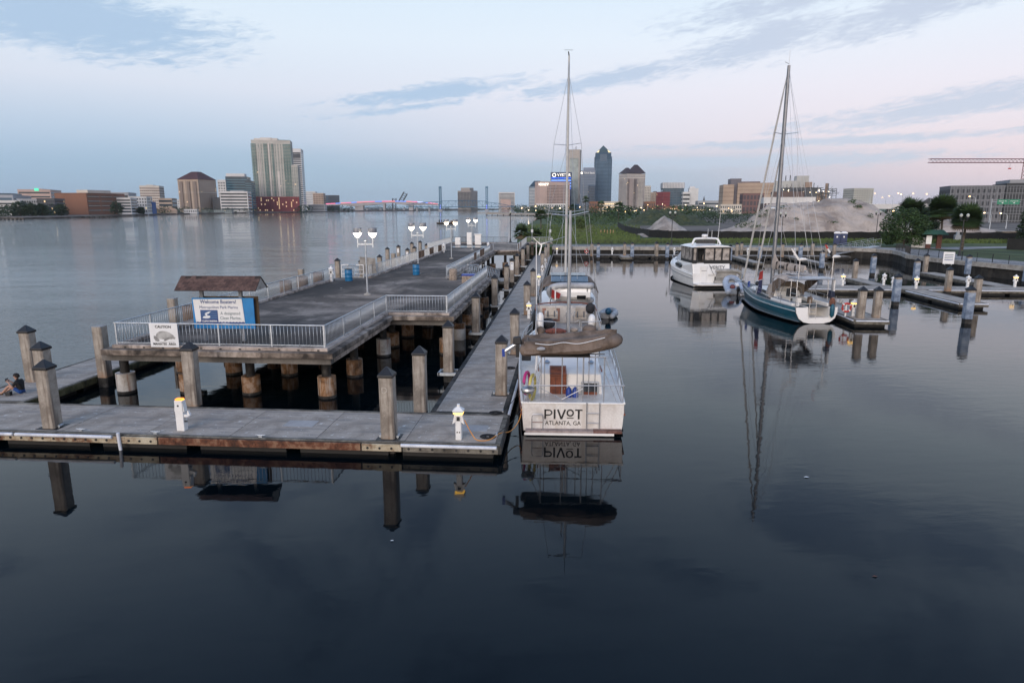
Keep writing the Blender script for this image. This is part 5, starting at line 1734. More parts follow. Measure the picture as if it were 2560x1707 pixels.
# slab tower with flared foot
dep = 2000
o = bld('pale slab tower with a tall glass panel and flared foot', 1419, 1451, 377, dep, cm('modis', (.42, .38, .34)), 0, 1, phi=-12, fs=.86)
W, Dp, h = o['dims']
B().box(-W * .39, W * .39, -Dp / 2 - 1.0, -Dp / 2 - .1, h * .1, h * .87).build('glass_panel', cm('modisglass', (.34, .38, .36), .3), o)
B().box(W / 2 + .1, W / 2 + .8, -Dp * .3, Dp * .3, h * .1, h * .86).build('side_panel', TAN, o)
B().loft([[(-W * .5, -Dp * .5 - 14, 0), (W * .5 + 10, -Dp * .5 - 14, 0), (W * .5 + 10, Dp * .5, 0), (-W * .5, Dp * .5, 0)], [(-W * .5, -Dp * .5 - .3, h * .11), (W * .5 + .3, -Dp * .5 - .3, h * .11), (W * .5 + .3, Dp * .5, h * .11), (-W * .5, Dp * .5, h * .11)]]).build('flared_foot', CGB, o)
for x in (-.1, .05, .12):
    B().cyl((W * x, 0, h), (W * x, 0, h + 10 + 20 * x), .5, n=5).build('antenna', DARKG, o)
o = bld('grey-blue ribbon window tower with a roof sign', 1450, 1486, 429, 1800, cm('tiaa', (.19, .22, .28)), 22, 1, 'band', cm('tiaaglass', (.10, .14, .19)), depth=40, hr=.5, pent=(.2, .95, 420, MATS['city_tiaa']))
W, Dp, h = o['dims']
text('TIAA Bank', 6.6, SIGNWHITE, o, (W * .06, -Dp / 2 - .7, h - 5), (R(90), 0, 0), name='roof_lettering', ext=.2, bold=.15)
B().cyl((-W * .44, -Dp / 2 - .8, h - 5), (-W * .44, -Dp / 2 - .4, h - 5), 3.0, n=12).build('logo_disc', MATS['sign_light'], o)
# pyramid topped tower
dep = 1880
o = bld('dark blue glass tower with a pyramid top', 1484, 1525, 395, dep, cm('boa', (.035, .075, .125)), 34, 1, 'band', cm('boaband', (.13, .20, .27)), phi=0, depth=44, hr=.32)
W, Dp, h = o['dims']
h2, ha = Zv(383, dep) - LZ, Zv(364, dep) - LZ
B().box(-W * .455, W * .455, -Dp * .455, Dp * .455, h, h2).build('upper_storeys', MATS['city_boa'], o)
B().box(-W * .2, W * .2, -Dp / 2 - .4, -Dp * .455 - .01, h * .93, h2 * .97).build('glass_bay', MATS['city_tiaaglass'], o)
py = B().add([(-W * .42, -Dp * .42, h2), (W * .42, -Dp * .42, h2), (W * .42, Dp * .42, h2), (-W * .42, Dp * .42, h2), (0, 0, ha)], [(0, 1, 4), (1, 2, 4), (2, 3, 4), (3, 0, 4), (0, 3, 2, 1)]).build('pyramid_roof', cm('boaroof', (.05, .085, .10)), o)
for s in (-1, 1):
    B().add([(s * W * .42, -Dp * .42 - .3, h2), (s * W * .28, -Dp * .42 - .3, h2), (s * W * .24, -Dp * .26 - .3, h2 + (ha - h2) * .38)], [(0, 1, 2)]).build('floodlit_glow', lamp_mat('gold_glow', (1.0, .82, .40), .45), py)  # floodlight falling on the roof slope, put in as glowing triangles
for x in (-.5, -.32, .32, .5):
    B().box(W * x - .6, W * x + .6, -Dp / 2 - .5, -Dp / 2 - .13, 0, h * .97).build('mullion', MATS['city_boa'], o)
bld('short dark blue block at the foot of the pyramid tower', 1470, 1486, 464, 1780, cm('shortblue', (.05, .085, .14)), 14, 1, 'band', CG, depth=30)
# white condominium right of the centre
dep = 1330
o = bld('tall white condominium with a dark gabled roof', 1546, 1609, 437, dep, cm('bcondo', (.43, .39, .37)), 26, 11, 'grid', cm('condowin', (.16, .14, .15)), phi=25, fs=.72, wr=.5, hr=.5, lit=.01)
W, Dp, h = o['dims']
hr_, hp = Zv(424, dep) - LZ, Zv(416, dep) - LZ
B().box(-W * .5 - .6, W * .5 + .6, -Dp * .5 - .6, Dp * .5 + .6, h * .9, h * .915).build('cornice', MATS['city_penwhite'], o)
for a, e, hh in ((-.5, -.08, hr_), (-.12, .5, hp)):
    B().loft([[(W * a - 1, -Dp * .5 - 1, h + 2), (W * e + 1, -Dp * .5 - 1, h + 2), (W * e + 1, Dp * .5 + 1, h + 2), (W * a - 1, Dp * .5 + 1, h + 2)], [(W * (a * .6 + e * .4), -2, hh + 3), (W * (a * .4 + e * .6), -2, hh + 3), (W * (a * .4 + e * .6), 2, hh + 3), (W * (a * .6 + e * .4), 2, hh + 3)]]).build('roof', cm('roofdark', (.05, .035, .04)), o)
for a, e in ((-.47, -.38), (-.12, .02), (.14, .36)):
    bb = B()
    for r in range(24):
        z = h * (.05 + .84 * r / 24)
        bb.box(W * a, W * e, -Dp / 2 - 1.8, -Dp / 2 - .14, z, z + 1.15)
    bb.build('balconies', MATS['city_penwhite'] if a > 0 else MATS['city_condowin'], o)['kind'] = 'stuff'
B().box(-W * .38, -W * .18, -Dp / 2 - 1.5, -Dp / 2 - .13, 0, h * .88).build('blank_bay', cm('condobay', (.33, .27, .25)), o)
bld('beige block just right of the white condominium', 1609, 1624, 466, 1500, CREAM, 14, 4, 'grid', CG, depth=30)
bld('low tan office block left of the red building', 1623, 1641, 482, 1500, TAN, 8, 5, 'grid', CG, depth=30, pent=(.5, .95, 479, DARKG))
bld('bright red low-rise block', 1640, 1673, 481, 1350, cm('bright_red', (.24, .05, .052)), 6, 8, 'grid', cm('redwin', (.16, .03, .04)), phi=30, fs=.55, wr=.5)
o = bld('glass courthouse block with a pale ribbed crown', 1653, 1704, 472, 1650, cm('courtglass', (.06, .10, .13)), 8, 6, 'grid', CGB, depth=60, wr=.85, hr=.7)
W, Dp, h = o['dims']
B().box(-W / 2 - 1, W / 2 + 1, -Dp / 2 - 1, Dp / 2 + 1, h + .5, Zv(458, 1650) - LZ).build('crown', cm('crown', (.36, .37, .40)), o)
for k in range(14):
    x = -W / 2 + W * (k + .5) / 14
    B().box(x - .8, x + .8, -Dp / 2 - 1.8, -Dp / 2 - 1.05, h, Zv(457.4, 1650) - LZ).build('rib', MATS['city_pale'], o)
bld('pale low block right of the ribbed crown', 1704, 1721, 481, 1600, PALE, 4, 1, 'band', CG, depth=40)
bld('pale stepped tower right of the ribbed crown', 1720, 1742, 472, 1600, PALE, 0, 1, depth=30, pent=(.1, .65, 467, PALE))
o = bld('small grey church with a thin spire', 1752, 1772, 508, 1500, GREYB, 0, 1, depth=20, name='church')
W, Dp, h = o['dims']
B().lathe([(3.2, h), (2.6, h + 5), (.1, Zv(490, 1500) - LZ)], 8, (-W * .15, 0)).build('spire', DARKG, o)
bld('wide low arena with a flat grey roof', 1680, 1760, 513, 1100, cm('arena', (.22, .22, .22)), 2, 14, 'band', CG, depth=50, hr=.3, lit=.3)
bld('long low hall with a shallow dome roof line', 1742, 1800, 503, 1250, GREYB, 2, 12, 'band', CG, depth=50, hr=.3)
bld('red brick garage left of the white condominium', 1473, 1497, 505, 900, BRICK, 2, 6, 'grid', CG, depth=30)
bld('pale open garage lit from inside', 1498, 1545, 505, 880, CREAM, 3, 9, 'grid', LITW, depth=30, wr=.75, hr=.3, lit=0)
bld('low brick building behind the green mound', 1610, 1636, 505, 900, BRICK, 2, 6, 'grid', CG, depth=25)
bld('low red brick house left of the fence yard', 1662, 1693, 517, 640, BRICK, 2, 6, 'grid', LITW, depth=15, wr=.4, hr=.3, lit=0)
bld('small white house by the far quay', 1307, 1330, 518, 1150, PALE, 2, 4, 'grid', CG, depth=15)
bld('grey quay sheds below the pink hotel', 1345, 1420, 517, 1100, GREYB, 2, 16, 'grid', CG, depth=20, lit=.2)
bld('pale low buildings at the foot of the hotel', 1340, 1418, 510, 1350, PALE, 2, 14, 'grid', CG, depth=20)
# jail block
o = bld('wide tan detention block with dark band lines', 1838, 1936, 460, 900, cm('jail', (.40, .30, .23)), 7, 7, 'grid', cm('jailband', (.22, .16, .13)), depth=50, wr=.97, hr=.12, pent=(0, .55, 455, cm('jailtop', (.16, .12, .12))))
bld('left wing of the tan detention block', 1801, 1826, 464, 905, MATS['city_jail'], 6, 2, 'grid', MATS['city_jailband'], depth=45, wr=.97, hr=.12)
bld('dark stair tower of the tan detention block', 1820, 1845, 449, 902, cm('jailtower', (.15, .14, .16)), 0, 1, depth=30)
bld('brown glazed building below the detention block', 1853, 1902, 485, 800, cm('rb', (.20, .11, .10)), 3, 6, 'grid', cm('rbwin', (.09, .07, .08)), depth=30, wr=.7, hr=.7)
bld('low pale building with lit doors below the detention block', 1800, 1850, 512, 760, CREAM, 2, 10, 'grid', CG, depth=20, wr=.5, lit=.15)
bld('long white low building with a row of windows and a blue lit sign', 1908, 2027, 495, 560, PALE, 1, 14, 'grid', cm('rbwin2', (.12, .08, .08)), depth=20, wr=.7, hr=.4)
o = bpy.data.objects['building.001'] if False else None
# coffee plant: blocks, silos, stacks, pipes and lights
pl_ = thing('industrial_plant', 'old coffee plant with silos, stacks and many small lights', 'factory', Q(1990, 520, 700) * Vector((1, 1, 0)) if False else tuple(Q(1990, 520, 700).xy) + (LZ,), YAW - .25)
pd, PLW, PLT = 700, cm('plantwhite', (.42, .42, .40)), cm('planttan', (.30, .22, .17))
kx = lambda u: (u - 1990) / 1673 * pd * 1.03
for nm, a, e, v0, m, y in (('block', 1938, 1988, 453, PLW, 0), ('block', 1985, 2013, 440, PLW, 6), ('block', 2005, 2020, 456, PLT, 4), ('block', 1950, 2030, 470, DARKG, -3), ('block', 1930, 2000, 480, cm('plantbrown', (.13, .09, .08)), -8)):
    B().box(kx(a), kx(e), y - 8, y + 8, -1, Zv(v0, pd) - LZ).build('block', m, pl_)
for u in (2031, 2037, 2043, 2050):
    B().cyl((kx(u), -9, 0), (kx(u), -9, Zv(482 if u < 2045 else 460, pd) - LZ), 1.25, n=10).build('silo', PLT, pl_, smooth=True)
for u, v in ((1951, 441), (1962, 439), (1972, 438)):
    B().cyl((kx(u), 2, 20), (kx(u), 2, Zv(v, pd) - LZ), .5, n=6).build('stack', DARKG, pl_)
rnd = random.Random(9)
pb = B()
for i in range(230):
    x0, z0_ = kx(rnd.uniform(1948, 2068)), rnd.uniform(8, 27)
    z0_ = min(z0_, 30 - abs(x0 - kx(2010)) * .12)
    y0 = rnd.uniform(-12, -9)
    ax = rnd.choice('xxz')
    L = rnd.uniform(1.5, 7)
    r_ = rnd.uniform(.12, .4)
    pb.cyl((x0, y0, z0_), (x0 + (L if ax == 'x' else 0), y0, z0_ + (L if ax == 'z' else 0)), r_, n=5)
pb.build('pipework', cm('pipes', (.10, .11, .11), .3), pl_)['kind'] = 'stuff'
sb_ = B()
for x in (kx(2056), kx(2065), kx(2074)):
    sb_.cyl((x, -6, 0), (x, -6, Zv(472, pd) - LZ), .25, n=4)
for z in (4, 9, 14, 19, 24):
    sb_.cyl((kx(2056), -6, z), (kx(2074), -6, z), .22, n=4)
    sb_.cyl((kx(2056), -6, z), (kx(2065), -6, z + 4), .12, n=4)
sb_.build('scaffold', DARKG, pl_)
lb = B()
for i in range(34):
    lb.ball((kx(rnd.uniform(1945, 2062)), -13, rnd.uniform(7, 25)), .38, 5, 4)
lb.build('work_lights', lamp_mat('work_light', (1.0, .80, .50), 5.0), pl_)['kind'] = 'stuff'
p = Q(1957, 497, 558)
tag(B().box(-4.2, 4.2, -.15, .15, -.5, .6).build('lit_sign', lamp_mat('blue_sign', (.10, .12, 1.0), 2.2), loc=tuple(p)), 'thin blue glowing sign on the low white building', 'sign')
bld('pale green-white apartment tower above the sand heap', 2111, 2173, 473, 640, cm('apt', (.44, .44, .40)), 10, 8, 'grid', CG, phi=18, fs=.75, wr=.35, hr=.35, lit=0)
# building under construction at the right
o = bld('long grey apartment block under construction with scaffolding', 2369, 2520, 468, 330, cm('constr', (.17, .175, .19)), 5, 14, 'grid', cm('constrwin', (.045, .05, .06)), phi=0, depth=22, wr=.5, hr=.6, lit=0)
W, Dp, h = o['dims']
bb = B()
for k in range(6):
    bb.box(-W / 2, W / 2, -Dp / 2 - 1.6, -Dp / 2 - 1.5, h * k / 5.2 + .6, h * k / 5.2 + .75)
for k in range(26):
    x = -W / 2 + W * k / 25
    bb.box(x - .06, x + .06, -Dp / 2 - 1.6, -Dp / 2 - 1.5, 0, h)
bb.build('scaffold', cm('scaff', (.28, .29, .31)), o)['kind'] = 'stuff'
o = bld('dark netted end of the block under construction', 2505, 2640, 462, 322, cm('net', (.05, .055, .06)), 6, 1, 'band', cm('netband', (.12, .125, .135)), depth=24, hr=.12)
W, Dp, h = o['dims']
B().box(-W / 2 + 1, W / 2, -Dp / 2, Dp / 2, h + .5, Zv(451, 322) - LZ).build('top_storey', cm('toppale', (.30, .31, .33)), o)
# tower crane
CR = mat('crane_red', (.17, .045, .05), .55, var=.15)
cp = Q(2551, 520, 345)
t = thing('tower_crane', 'red lattice tower crane over the construction site', 'crane', (cp.x, cp.y, LZ), YAW)
zj, zt = Zv(407, 345) - LZ, Zv(398, 345) - LZ


def lattice(b, a, e, w_, n, r_=.09):
    a, e = Vector(a), Vector(e)
    ax = (e - a).normalized()
    s1 = ax.cross(Vector((0, 1, 0))).normalized() * w_ / 2
    s2 = Vector((0, 1, 0)) * w_ / 2
    cs = [s1 + s2, s1 - s2, -s1 - s2, -s1 + s2]
    for c in cs:
        b.cyl(a + c, e + c, r_, n=4)
    for i in range(n):
        p, q = a + (e - a) * (i / n), a + (e - a) * ((i + 1) / n)
        for k in range(4):
            b.cyl(p + cs[k], q + cs[(k + 1) % 4], r_ * .6, n=3)


b = B()
lattice(b, (0, 0, 0), (0, 0, zj), 2.1, 16, .17)
b.build('mast', CR, t)
b = B()
lattice(b, (-50, 0, zj + .9), (16, 0, zj + .9), 1.8, 34, .15)
b.build('jib', CR, t)
B().box(-1.2, 1.2, -1, 1, zj - .2, zj + 2.2).build('cab', DARKG, t)
B().cyl((-8.5, 0, zj), (-8.5, 0, zj - 2.6), .05, n=4).build('hoist_cable', IRON, t)
B().box(-9.1, -7.9, -.3, .3, zj - 3.2, zj - 2.6).build('hook_block', REDPAINT, t)
# overpass with street lights and direction sign
op = thing('highway_overpass', 'grey concrete highway overpass behind the dark leafy tree', 'overpass', tuple(Q(2205, 520, 420).xy) + (LZ,), YAW - .35)
B().box(-14, 40, -5, 5, 6.0, 8.0).build('deck', PALE, op)
for x in (-8, 4, 16, 28):
    B().box(x - 1, x + 1, -3, 3, -1, 6.0).build('pier', GREYB, op)
B().box(-14, 40, -5.1, -4.8, 8.0, 9.0).build('parapet', PALE, op)
rp = P(2510, 545, LZ)
o = B().hexa([(-30, -3, -1), (40, -3, -1), (40, 8, -1), (-30, 8, -1), (-30, -3, 4.2), (40, -3, 1.5), (40, 8, 1.8), (-30, 8, 4.6)]).build('road_ramp', PAVE, loc=(rp.x, rp.y + 40, LZ))
tag(o, 'pale road ramp behind the right hand palms', 'ramp')
gp = Q(2521, 505, 300)
t = thing('direction_sign', 'green overhead road sign above the ramp', 'sign', (gp.x, gp.y, LZ), YAW - .5)
GREEN = mat('sign_green', (.006, .20, .11), .5, var=.05)
zc = Zv(505, 300) - LZ
for s in (-1, 1):
    pn = B().box(s * 2.1 - 2.0, s * 2.1 + 2.0, -.1, 0, zc - 1.1, zc + 1.1).build('sign_panel', GREEN, t)
    text('Albany St' if s < 0 else 'Forest St', .75, SIGNWHITE, pn, (s * 2.1, -.14, zc + .35), (R(90), 0, 0))
    B().add([(s * 2.1 - .4, -.13, zc - .3), (s * 2.1, -.13, zc - .75), (s * 2.1 + .4, -.13, zc - .3)], [(0, 1, 2)]).build('arrow', SIGNWHITE, pn)
B().cyl((-6, .3, 0), (-6, .3, zc + 1.4), .22, n=8).build('post', GALV, t)
B().cyl((-6, .3, zc), (4.5, .3, zc), .12, n=6).build('beam', GALV, t)


def cobra(label, u, v, dep, arm=1, group='lit highway lamps'):
    q = Q(u, v, dep)
    t = thing('highway_lamp', label, 'street lamp', (q.x + arm * 2.2, q.y, LZ), 0, group)
    h = q.z - LZ
    B().cyl((0, 0, 0), (0, 0, h - .7), .13, .08, n=6).build('pole', GALV, t)
    B().tube([(0, 0, h - .7), (-arm * .8, 0, h - .1), (-arm * 2.0, 0, h + .05)], .06, 5).build('arm', GALV, t)
    B().ball((-arm * 2.2, 0, h - .05), (.30, .2, .13), 8, 6).build('lamp_head', lamp_mat('cobra_lamp', (1.0, .62, .30), 8.0), t)
    return t


for i, (lab, u, v, dep, arm) in enumerate((('lit highway lamp right beside the pale apartment tower', 2187, 484, 330, -1), ('lit highway lamp, second from the pale apartment tower', 2206, 494, 430, 1), ('lit highway lamp left of the bright pair', 2223, 490, 380, 1), ('brightest lit highway lamp above the left palm', 2253, 486, 300, 1),
                                           ('lit highway lamp just left of the brightest one', 2246, 483, 330, 1), ('lit highway lamp above the gap between the palms', 2283, 484, 320, -1), ('lit highway lamp left of the construction block', 2317, 485, 330, 1), ('lit highway lamp in front of the construction block', 2424, 491, 240, 1),
                                           ('low lit lamp right of the leaning palm', 2461, 532, 210, 1), ('low lit lamp left of the right hand tree', 2502, 533, 215, 1), ('lit lamp inside the crown of the left palm', 2233, 527, 190, 1), ('single white lit lamp between the furled sails', 1906, 551, 230, -1))):
    cobra(lab, u, v, dep, arm)
rnd = random.Random(77)
src = None
for i in range(34):
    if i < 20:
        u, v, dep = rnd.uniform(1560, 1850), rnd.uniform(508, 530), rnd.uniform(420, 900)
    elif i < 27:
        u, v, dep = rnd.uniform(1300, 1540), rnd.uniform(514, 527), rnd.uniform(700, 1100)
    else:
        u, v, dep = rnd.uniform(20, 640), rnd.uniform(517, 531), rnd.uniform(660, 1000)
    q = Q(u, v, dep)
    h = max(3.0, q.z - LZ)
    lab, gr = ('small lit street lamp among the trees of the city', 'far street lamps on the city side') if i < 27 else ('small lit street lamp on the left river bank', 'far street lamps on the left bank')
    t = thing('street_lamp', lab, 'street lamp', (q.x, q.y, LZ), 0, gr)
    B().cyl((0, 0, 0), (0, 0, h), .12, n=4).build('pole', GALV, t)
    s = rnd.uniform(.3, .6) * dep / 700 * (1 if i < 27 else .55)
    B().ball((0, -.3, h), s, 6, 4).build('lamp_head', rnd.choice([MATS['cobra_lamp'], MATS['work_light'], WARM]) if i < 27 else LITW, t)

# ------------------------------------------------------------------ bridges
# concrete arch bridge with coloured lights
t = thing('girder_bridge', 'pale concrete bridge lit with pink and blue lights', 'bridge', (0, 0, 0))
dep = 1900
tops = [(813, 510), (850, 508), (888, 506), (930, 504), (980, 503.3), (1020, 503.6), (1060, 506), (1095, 510)]
pts = [Q(u, v, dep) for u, v in tops]
nb = []
for (u, v), p in zip(tops, pts):
    haunch = 5 + 9 * max(0, 1 - abs(u - 900) / 55) + 8 * max(0, 1 - abs(u - 1027) / 45)
    nb.append(haunch)
for i in range(len(pts) - 1):
    a, e = pts[i], pts[i + 1]
    B().hexa([(a.x, a.y, a.z - nb[i]), (e.x, e.y, e.z - nb[i + 1]), (e.x, e.y + 20, e.z - nb[i + 1]), (a.x, a.y + 20, a.z - nb[i]), (a.x, a.y, a.z - 1.2), (e.x, e.y, e.z - 1.2), (e.x, e.y + 20, e.z - 1.2), (a.x, a.y + 20, a.z - 1.2)]).build('girder', cm('bridge', (.40, .38, .38)), t)
cols_ = [lamp_mat('pink_strip', (1.0, .2, .4), .6), lamp_mat('blue_strip', (.18, .32, 1.0), .65), lamp_mat('red_strip', (1.0, .25, .3), .6), lamp_mat('pale_strip', (.55, .6, 1.0), 1.2)]
seq = [0, 0, 1, 2, 0, 1, 2, 2, 0, 1, 0, 2, 1, 1, 2, 0, 3, 1, 0, 2]
for k in range(20):
    f0, f1 = k / 20, (k + .96) / 20
    def on(f):
        x = f * (len(pts) - 1)
        i = min(int(x), len(pts) - 2)
        return pts[i].lerp(pts[i + 1], x - i)
    a, e = on(f0), on(f1)
    B().hexa([(a.x, a.y - .4, a.z - 1.2), (e.x, e.y - .4, e.z - 1.2), (e.x, e.y, e.z - 1.2), (a.x, a.y, a.z - 1.2), (a.x, a.y - .4, a.z + .9), (e.x, e.y - .4, e.z + .9), (e.x, e.y, e.z + .9), (a.x, a.y, a.z + .9)]).build('light_strip', cols_[seq[k]], t)
for u, w_ in ((897, 24), (1027, 12), (960, 5)):
    p = Q(u, 520, dep)
    B().box(p.x - w_ / 2, p.x + w_ / 2, p.y + 2, p.y + 14, -1, 15 if w_ > 10 else 20).build('pier', MATS['city_bridge'], t)
# raised bascule railway bridge
t = thing('bascule_bridge', 'dark railway bridge with its lattice leaf raised', 'bridge', tuple(Q(985, 520, 2000).xy) + (0,), YAW)
b = B()
lattice(b, (18, 0, 22), (36, 0, 52), 11, 5, .9)
b.build('raised_leaf', DARKG, t)
b = B()
lattice(b, (0, 0, 0), (2, 0, 36), 10, 4, .8)
b.build('tower', DARKG, t)
b = B()
lattice(b, (-100, 0, 12), (0, 0, 12), 9, 14, .6)
b.build('truss_span', DARKG, t)
for x in (-80, -40, 0, 30):
    B().box(x - 3, x + 3, -4, 4, -1, 8).build('pier', GREYB, t)
# blue vertical lift bridge
BB = cm('bridgeblue', (.07, .17, .27))
dep = 1750
bp_ = Q(1160, 520, dep)
t = thing('lift_bridge', 'blue steel lift bridge with two tall towers', 'bridge', (bp_.x, bp_.y, 0), YAW)
bx = lambda u: (u - 1160) / 1673 * dep * 1.02
for u in (1102.5, 1216):
    b = B()
    zt = Zv(467, dep)
    for s in (-1, 1):
        for q_ in (-1, 1):
            b.box(bx(u) + s * 2.4 - .6, bx(u) + s * 2.4 + .6, q_ * 5 - .6, q_ * 5 + .6, 0, zt)
    for k in range(10):
        z = 8 + (zt - 12) * k / 9
        b.box(bx(u) - 2.8, bx(u) + 2.8, -5.4, -4.6, z, z + 1.2)
        b.cyl((bx(u) - 2.4, -5, z), (bx(u) + 2.4, -5, z + (zt - 12) / 9), .4, n=4)
    b.build('tower', BB, t)
    B().box(bx(u) - 3.4, bx(u) + 3.4, -6, 6, zt - 3, zt).build('tower_head', BB, t)
    B().box(bx(u) - 5, bx(u) + 5, -8, 8, -1, 4).build('pier', GREYB, t)
    B().box(bx(u) - 1, bx(u) + 1, -5.8, -5.5, 6, 16).build('flood_lit_panel', lamp_mat('violet_glow', (.25, .3, 1.0), .8), t)
zd = Zv(516.5, dep)
B().box(bx(1020), bx(1290), -6, 6, zd - 1.6, zd).build('deck', BB, t)
chord = [(1020, 513), (1045, 508), (1075, 505), (1102, 505), (1106, 503), (1140, 502), (1180, 502), (1214, 503.5), (1219, 506), (1245, 509), (1270, 514), (1288, 517)]
b = B()
prev = None
for (u, v), (u2, v2) in zip(chord, chord[1:]):
    a, e = (bx(u), -6, Zv(v, dep)), (bx(u2), -6, Zv(v2, dep))
    b.cyl(a, e, .6, n=4)
    n = max(1, int((u2 - u) / 8))
    for k in range(n):
        f0, f1 = k / n, (k + 1) / n
        p0 = (a[0] + (e[0] - a[0]) * f0, -6, a[2] + (e[2] - a[2]) * f0)
        p1 = (a[0] + (e[0] - a[0]) * f1, -6, a[2] + (e[2] - a[2]) * f1)
        b.cyl(p0, (p0[0], -6, zd), .35, n=4)
        b.cyl((p0[0], -6, zd) if k % 2 else p0, p1 if k % 2 else (p1[0], -6, zd), .35, n=4)
b.build('truss', BB, t)
for u in (1045, 1075, 1250):
    B().box(bx(u) - 2, bx(u) + 2, -5, 5, -1, zd - 1.6).build('pier', GREYB, t)

# far quay, mooring barge
q0, q1 = P(1216, 538.5, 0), P(1415, 540.5, 0)
t = thing('far_quay', 'long low dark quay on the water in front of the city', 'quay', (q0.x, q0.y, 0), 0)
dv = q1 - q0
B().hexa([(0, 0, 1.0), (dv.x, dv.y, 1.0), (dv.x, dv.y + 40, 1.0), (8, 40, 1.0), (0, 0, 2.6), (dv.x, dv.y, 2.6), (dv.x, dv.y + 40, 2.6), (8, 40, 2.6)]).build('deck', CONC_PALE, t)
for k in range(14):
    B().box(dv.x * k / 13 - .5, dv.x * k / 13 + .5, dv.y * k / 13 + .3, dv.y * k / 13 + 1.5, -1, 1.0).build('pile', WETPILE, t)
q0 = P(1192, 533.5, 0)
B().box(0, 40, 0, 12, .6, 2.0).build('upper_deck', CONC_PALE, t).location = (q0.x - t.location.x, q0.y - t.location.y, 0)
q = P(1114, 560, 0)
t = thing('mooring_barge', 'small black mooring barge with three bollards on the river', 'barge', (q.x, q.y, 0), YAW)
B().loft([[(-4.4, -1.6, -.3), (4.2, -1.6, -.3), (4.2, 1.6, -.3), (-4.4, 1.6, -.3)], [(-4.6, -1.8, .7), (4.5, -1.8, .9), (4.5, 1.8, .9), (-4.6, 1.8, .7)]]).build('hull', mat('barge_black', (.015, .014, .014), .7, var=.3), t)
B().box(-4.5, 4.4, -1.9, -1.8, .55, .8).build('fender_strip', DARKBIN, t)
for x in (-3.2, -2.0, -.8):
    B().cyl((x, 0, .7), (x, 0, 2.1), .28, n=10).build('bollard', IRON, t, smooth=True)
B().box(2.6, 4.0, -.9, .9, .8, 1.7).build('winch_house', DARKBIN, t)

# left bank: seawall edge, jetties, boathouses, tree masses
for lab, u0, u1, v in (('low dark wooden jetty at the left edge of the far bank', -20, 60, 551), ('low dark wooden jetty in front of the brown office building', 170, 272, 545)):
    a, e = P(u0, v, 0), P(u1, v - 1, 0)
    t = thing('jetty', lab, 'jetty', (a.x, a.y, 0), 0, 'jetties on the far bank')
    dv = e - a
    B().hexa([(0, 0, .9), (dv.x, dv.y, .9), (dv.x, dv.y + 8, .9), (0, 8, .9), (0, 0, 1.5), (dv.x, dv.y, 1.5), (dv.x, dv.y + 8, 1.5), (0, 8, 1.5)]).build('deck', TIMBER, t)
    for k in range(9):
        B().box(dv.x * k / 8 - .3, dv.x * k / 8 + .3, dv.y * k / 8 + .2, dv.y * k / 8 + .9, -1, .9).build('pile', WETPILE, t)
for k, (lab, u) in enumerate((('left of the three peach shed roofs by the shore', 398), ('middle of the three peach shed roofs by the shore', 417), ('right of the three peach shed roofs by the shore', 434))):
    q = Q(u, 525, 850)
    t = thing('shore_shed', lab, 'shed', (q.x, q.y, SZ), YAW + .3, 'peach sheds by the shore')
    B().box(-4, 4, -4, 4, -.5, 3.2).build('walls', TAN, t)
    B().loft([[(-4.6, -4.6, 3.2), (4.6, -4.6, 3.2), (4.6, 4.6, 3.2), (-4.6, 4.6, 3.2)], [(-4.4, -.3, 8.2), (3.4, -.3, 5.2), (3.4, .3, 5.2), (-4.4, .3, 8.2)]]).build('roof', cm('peach', (.46, .30, .20)), t)
bld('low pale restaurant under a white awning roof on the shore', 462, 492, 524, 900, PALE, 1, 6, 'grid', CG, depth=12, z0=SZ)
bld('long low grey pavilion roof on the shore', 508, 578, 526, 1010, cm('pav', (.25, .29, .29)), 1, 14, 'grid', CG, depth=15, z0=SZ)
for lab, u, v0, v1, dep, sd in (('dark round tree right of the brown office building', 293, 506, 537, 668, 51), ('dark round tree left of the brown office building', 154, 511, 537, 590, 52), ('dark tall tree at the left bank edge', 50, 504, 540, 560, 53), ('dark tree between the grey apartment blocks', 105, 510, 538, 570, 54), ('dark tree in front of the low pale garage', 80, 508, 540, 565, 55), ('small dark tree by the white apartments', 352, 518, 537, 735, 56)):
    q = Q(u, 530, dep)
    h = Zv(v0, dep) - SZ
    broad_tree('shore_tree', lab, q.x, q.y, SZ, h, h * .62, LEAF[2], 1100, 1.5, sd, 'trees on the left bank', trunk=.5, low=.12)
rnd = random.Random(21)
for nm, lab, m, rng in (('far_bank_trees', 'dark belt of trees along the left river bank', LEAF[2], [(u, 1.0) for u in range(-20, 160, 6)] + [(u, .8) for u in range(380, 470, 5)] + [(u, .65) for u in range(470, 650, 6)] + [(u, .9) for u in range(745, 775, 5)]),
                        ('bridge_head_trees', 'tree belt at the bridge heads', LEAF[2], [(u, .9) for u in range(815, 880, 4)] + [(u, .7) for u in range(905, 1100, 5)] + [(u, .6) for u in range(1110, 1320, 5)])):
    b = B()
    for u, k in rng:
        dep = 530 + max(0, u) * .36 + max(0, u - 270) * .95 - max(0, u - 520) * .4 + rnd.uniform(10, 55)
        if nm != 'far_bank_trees':
            dep = 1500 if u < 880 else (2050 if u < 1300 else 1500)
        h = rnd.uniform(4, 9.5) * k * (1 + dep / 2200)
        q = Q(u + rnd.uniform(-3, 3), 530, dep)
        leaves(b, (q.x, q.y, SZ + h * .45), (h * .8, h * .8, h * .55), 60, h * .26, rnd=rnd)
    tag(b.build(nm, m, fix=False), lab, 'trees', kind='stuff')
b, b2 = B(), B()
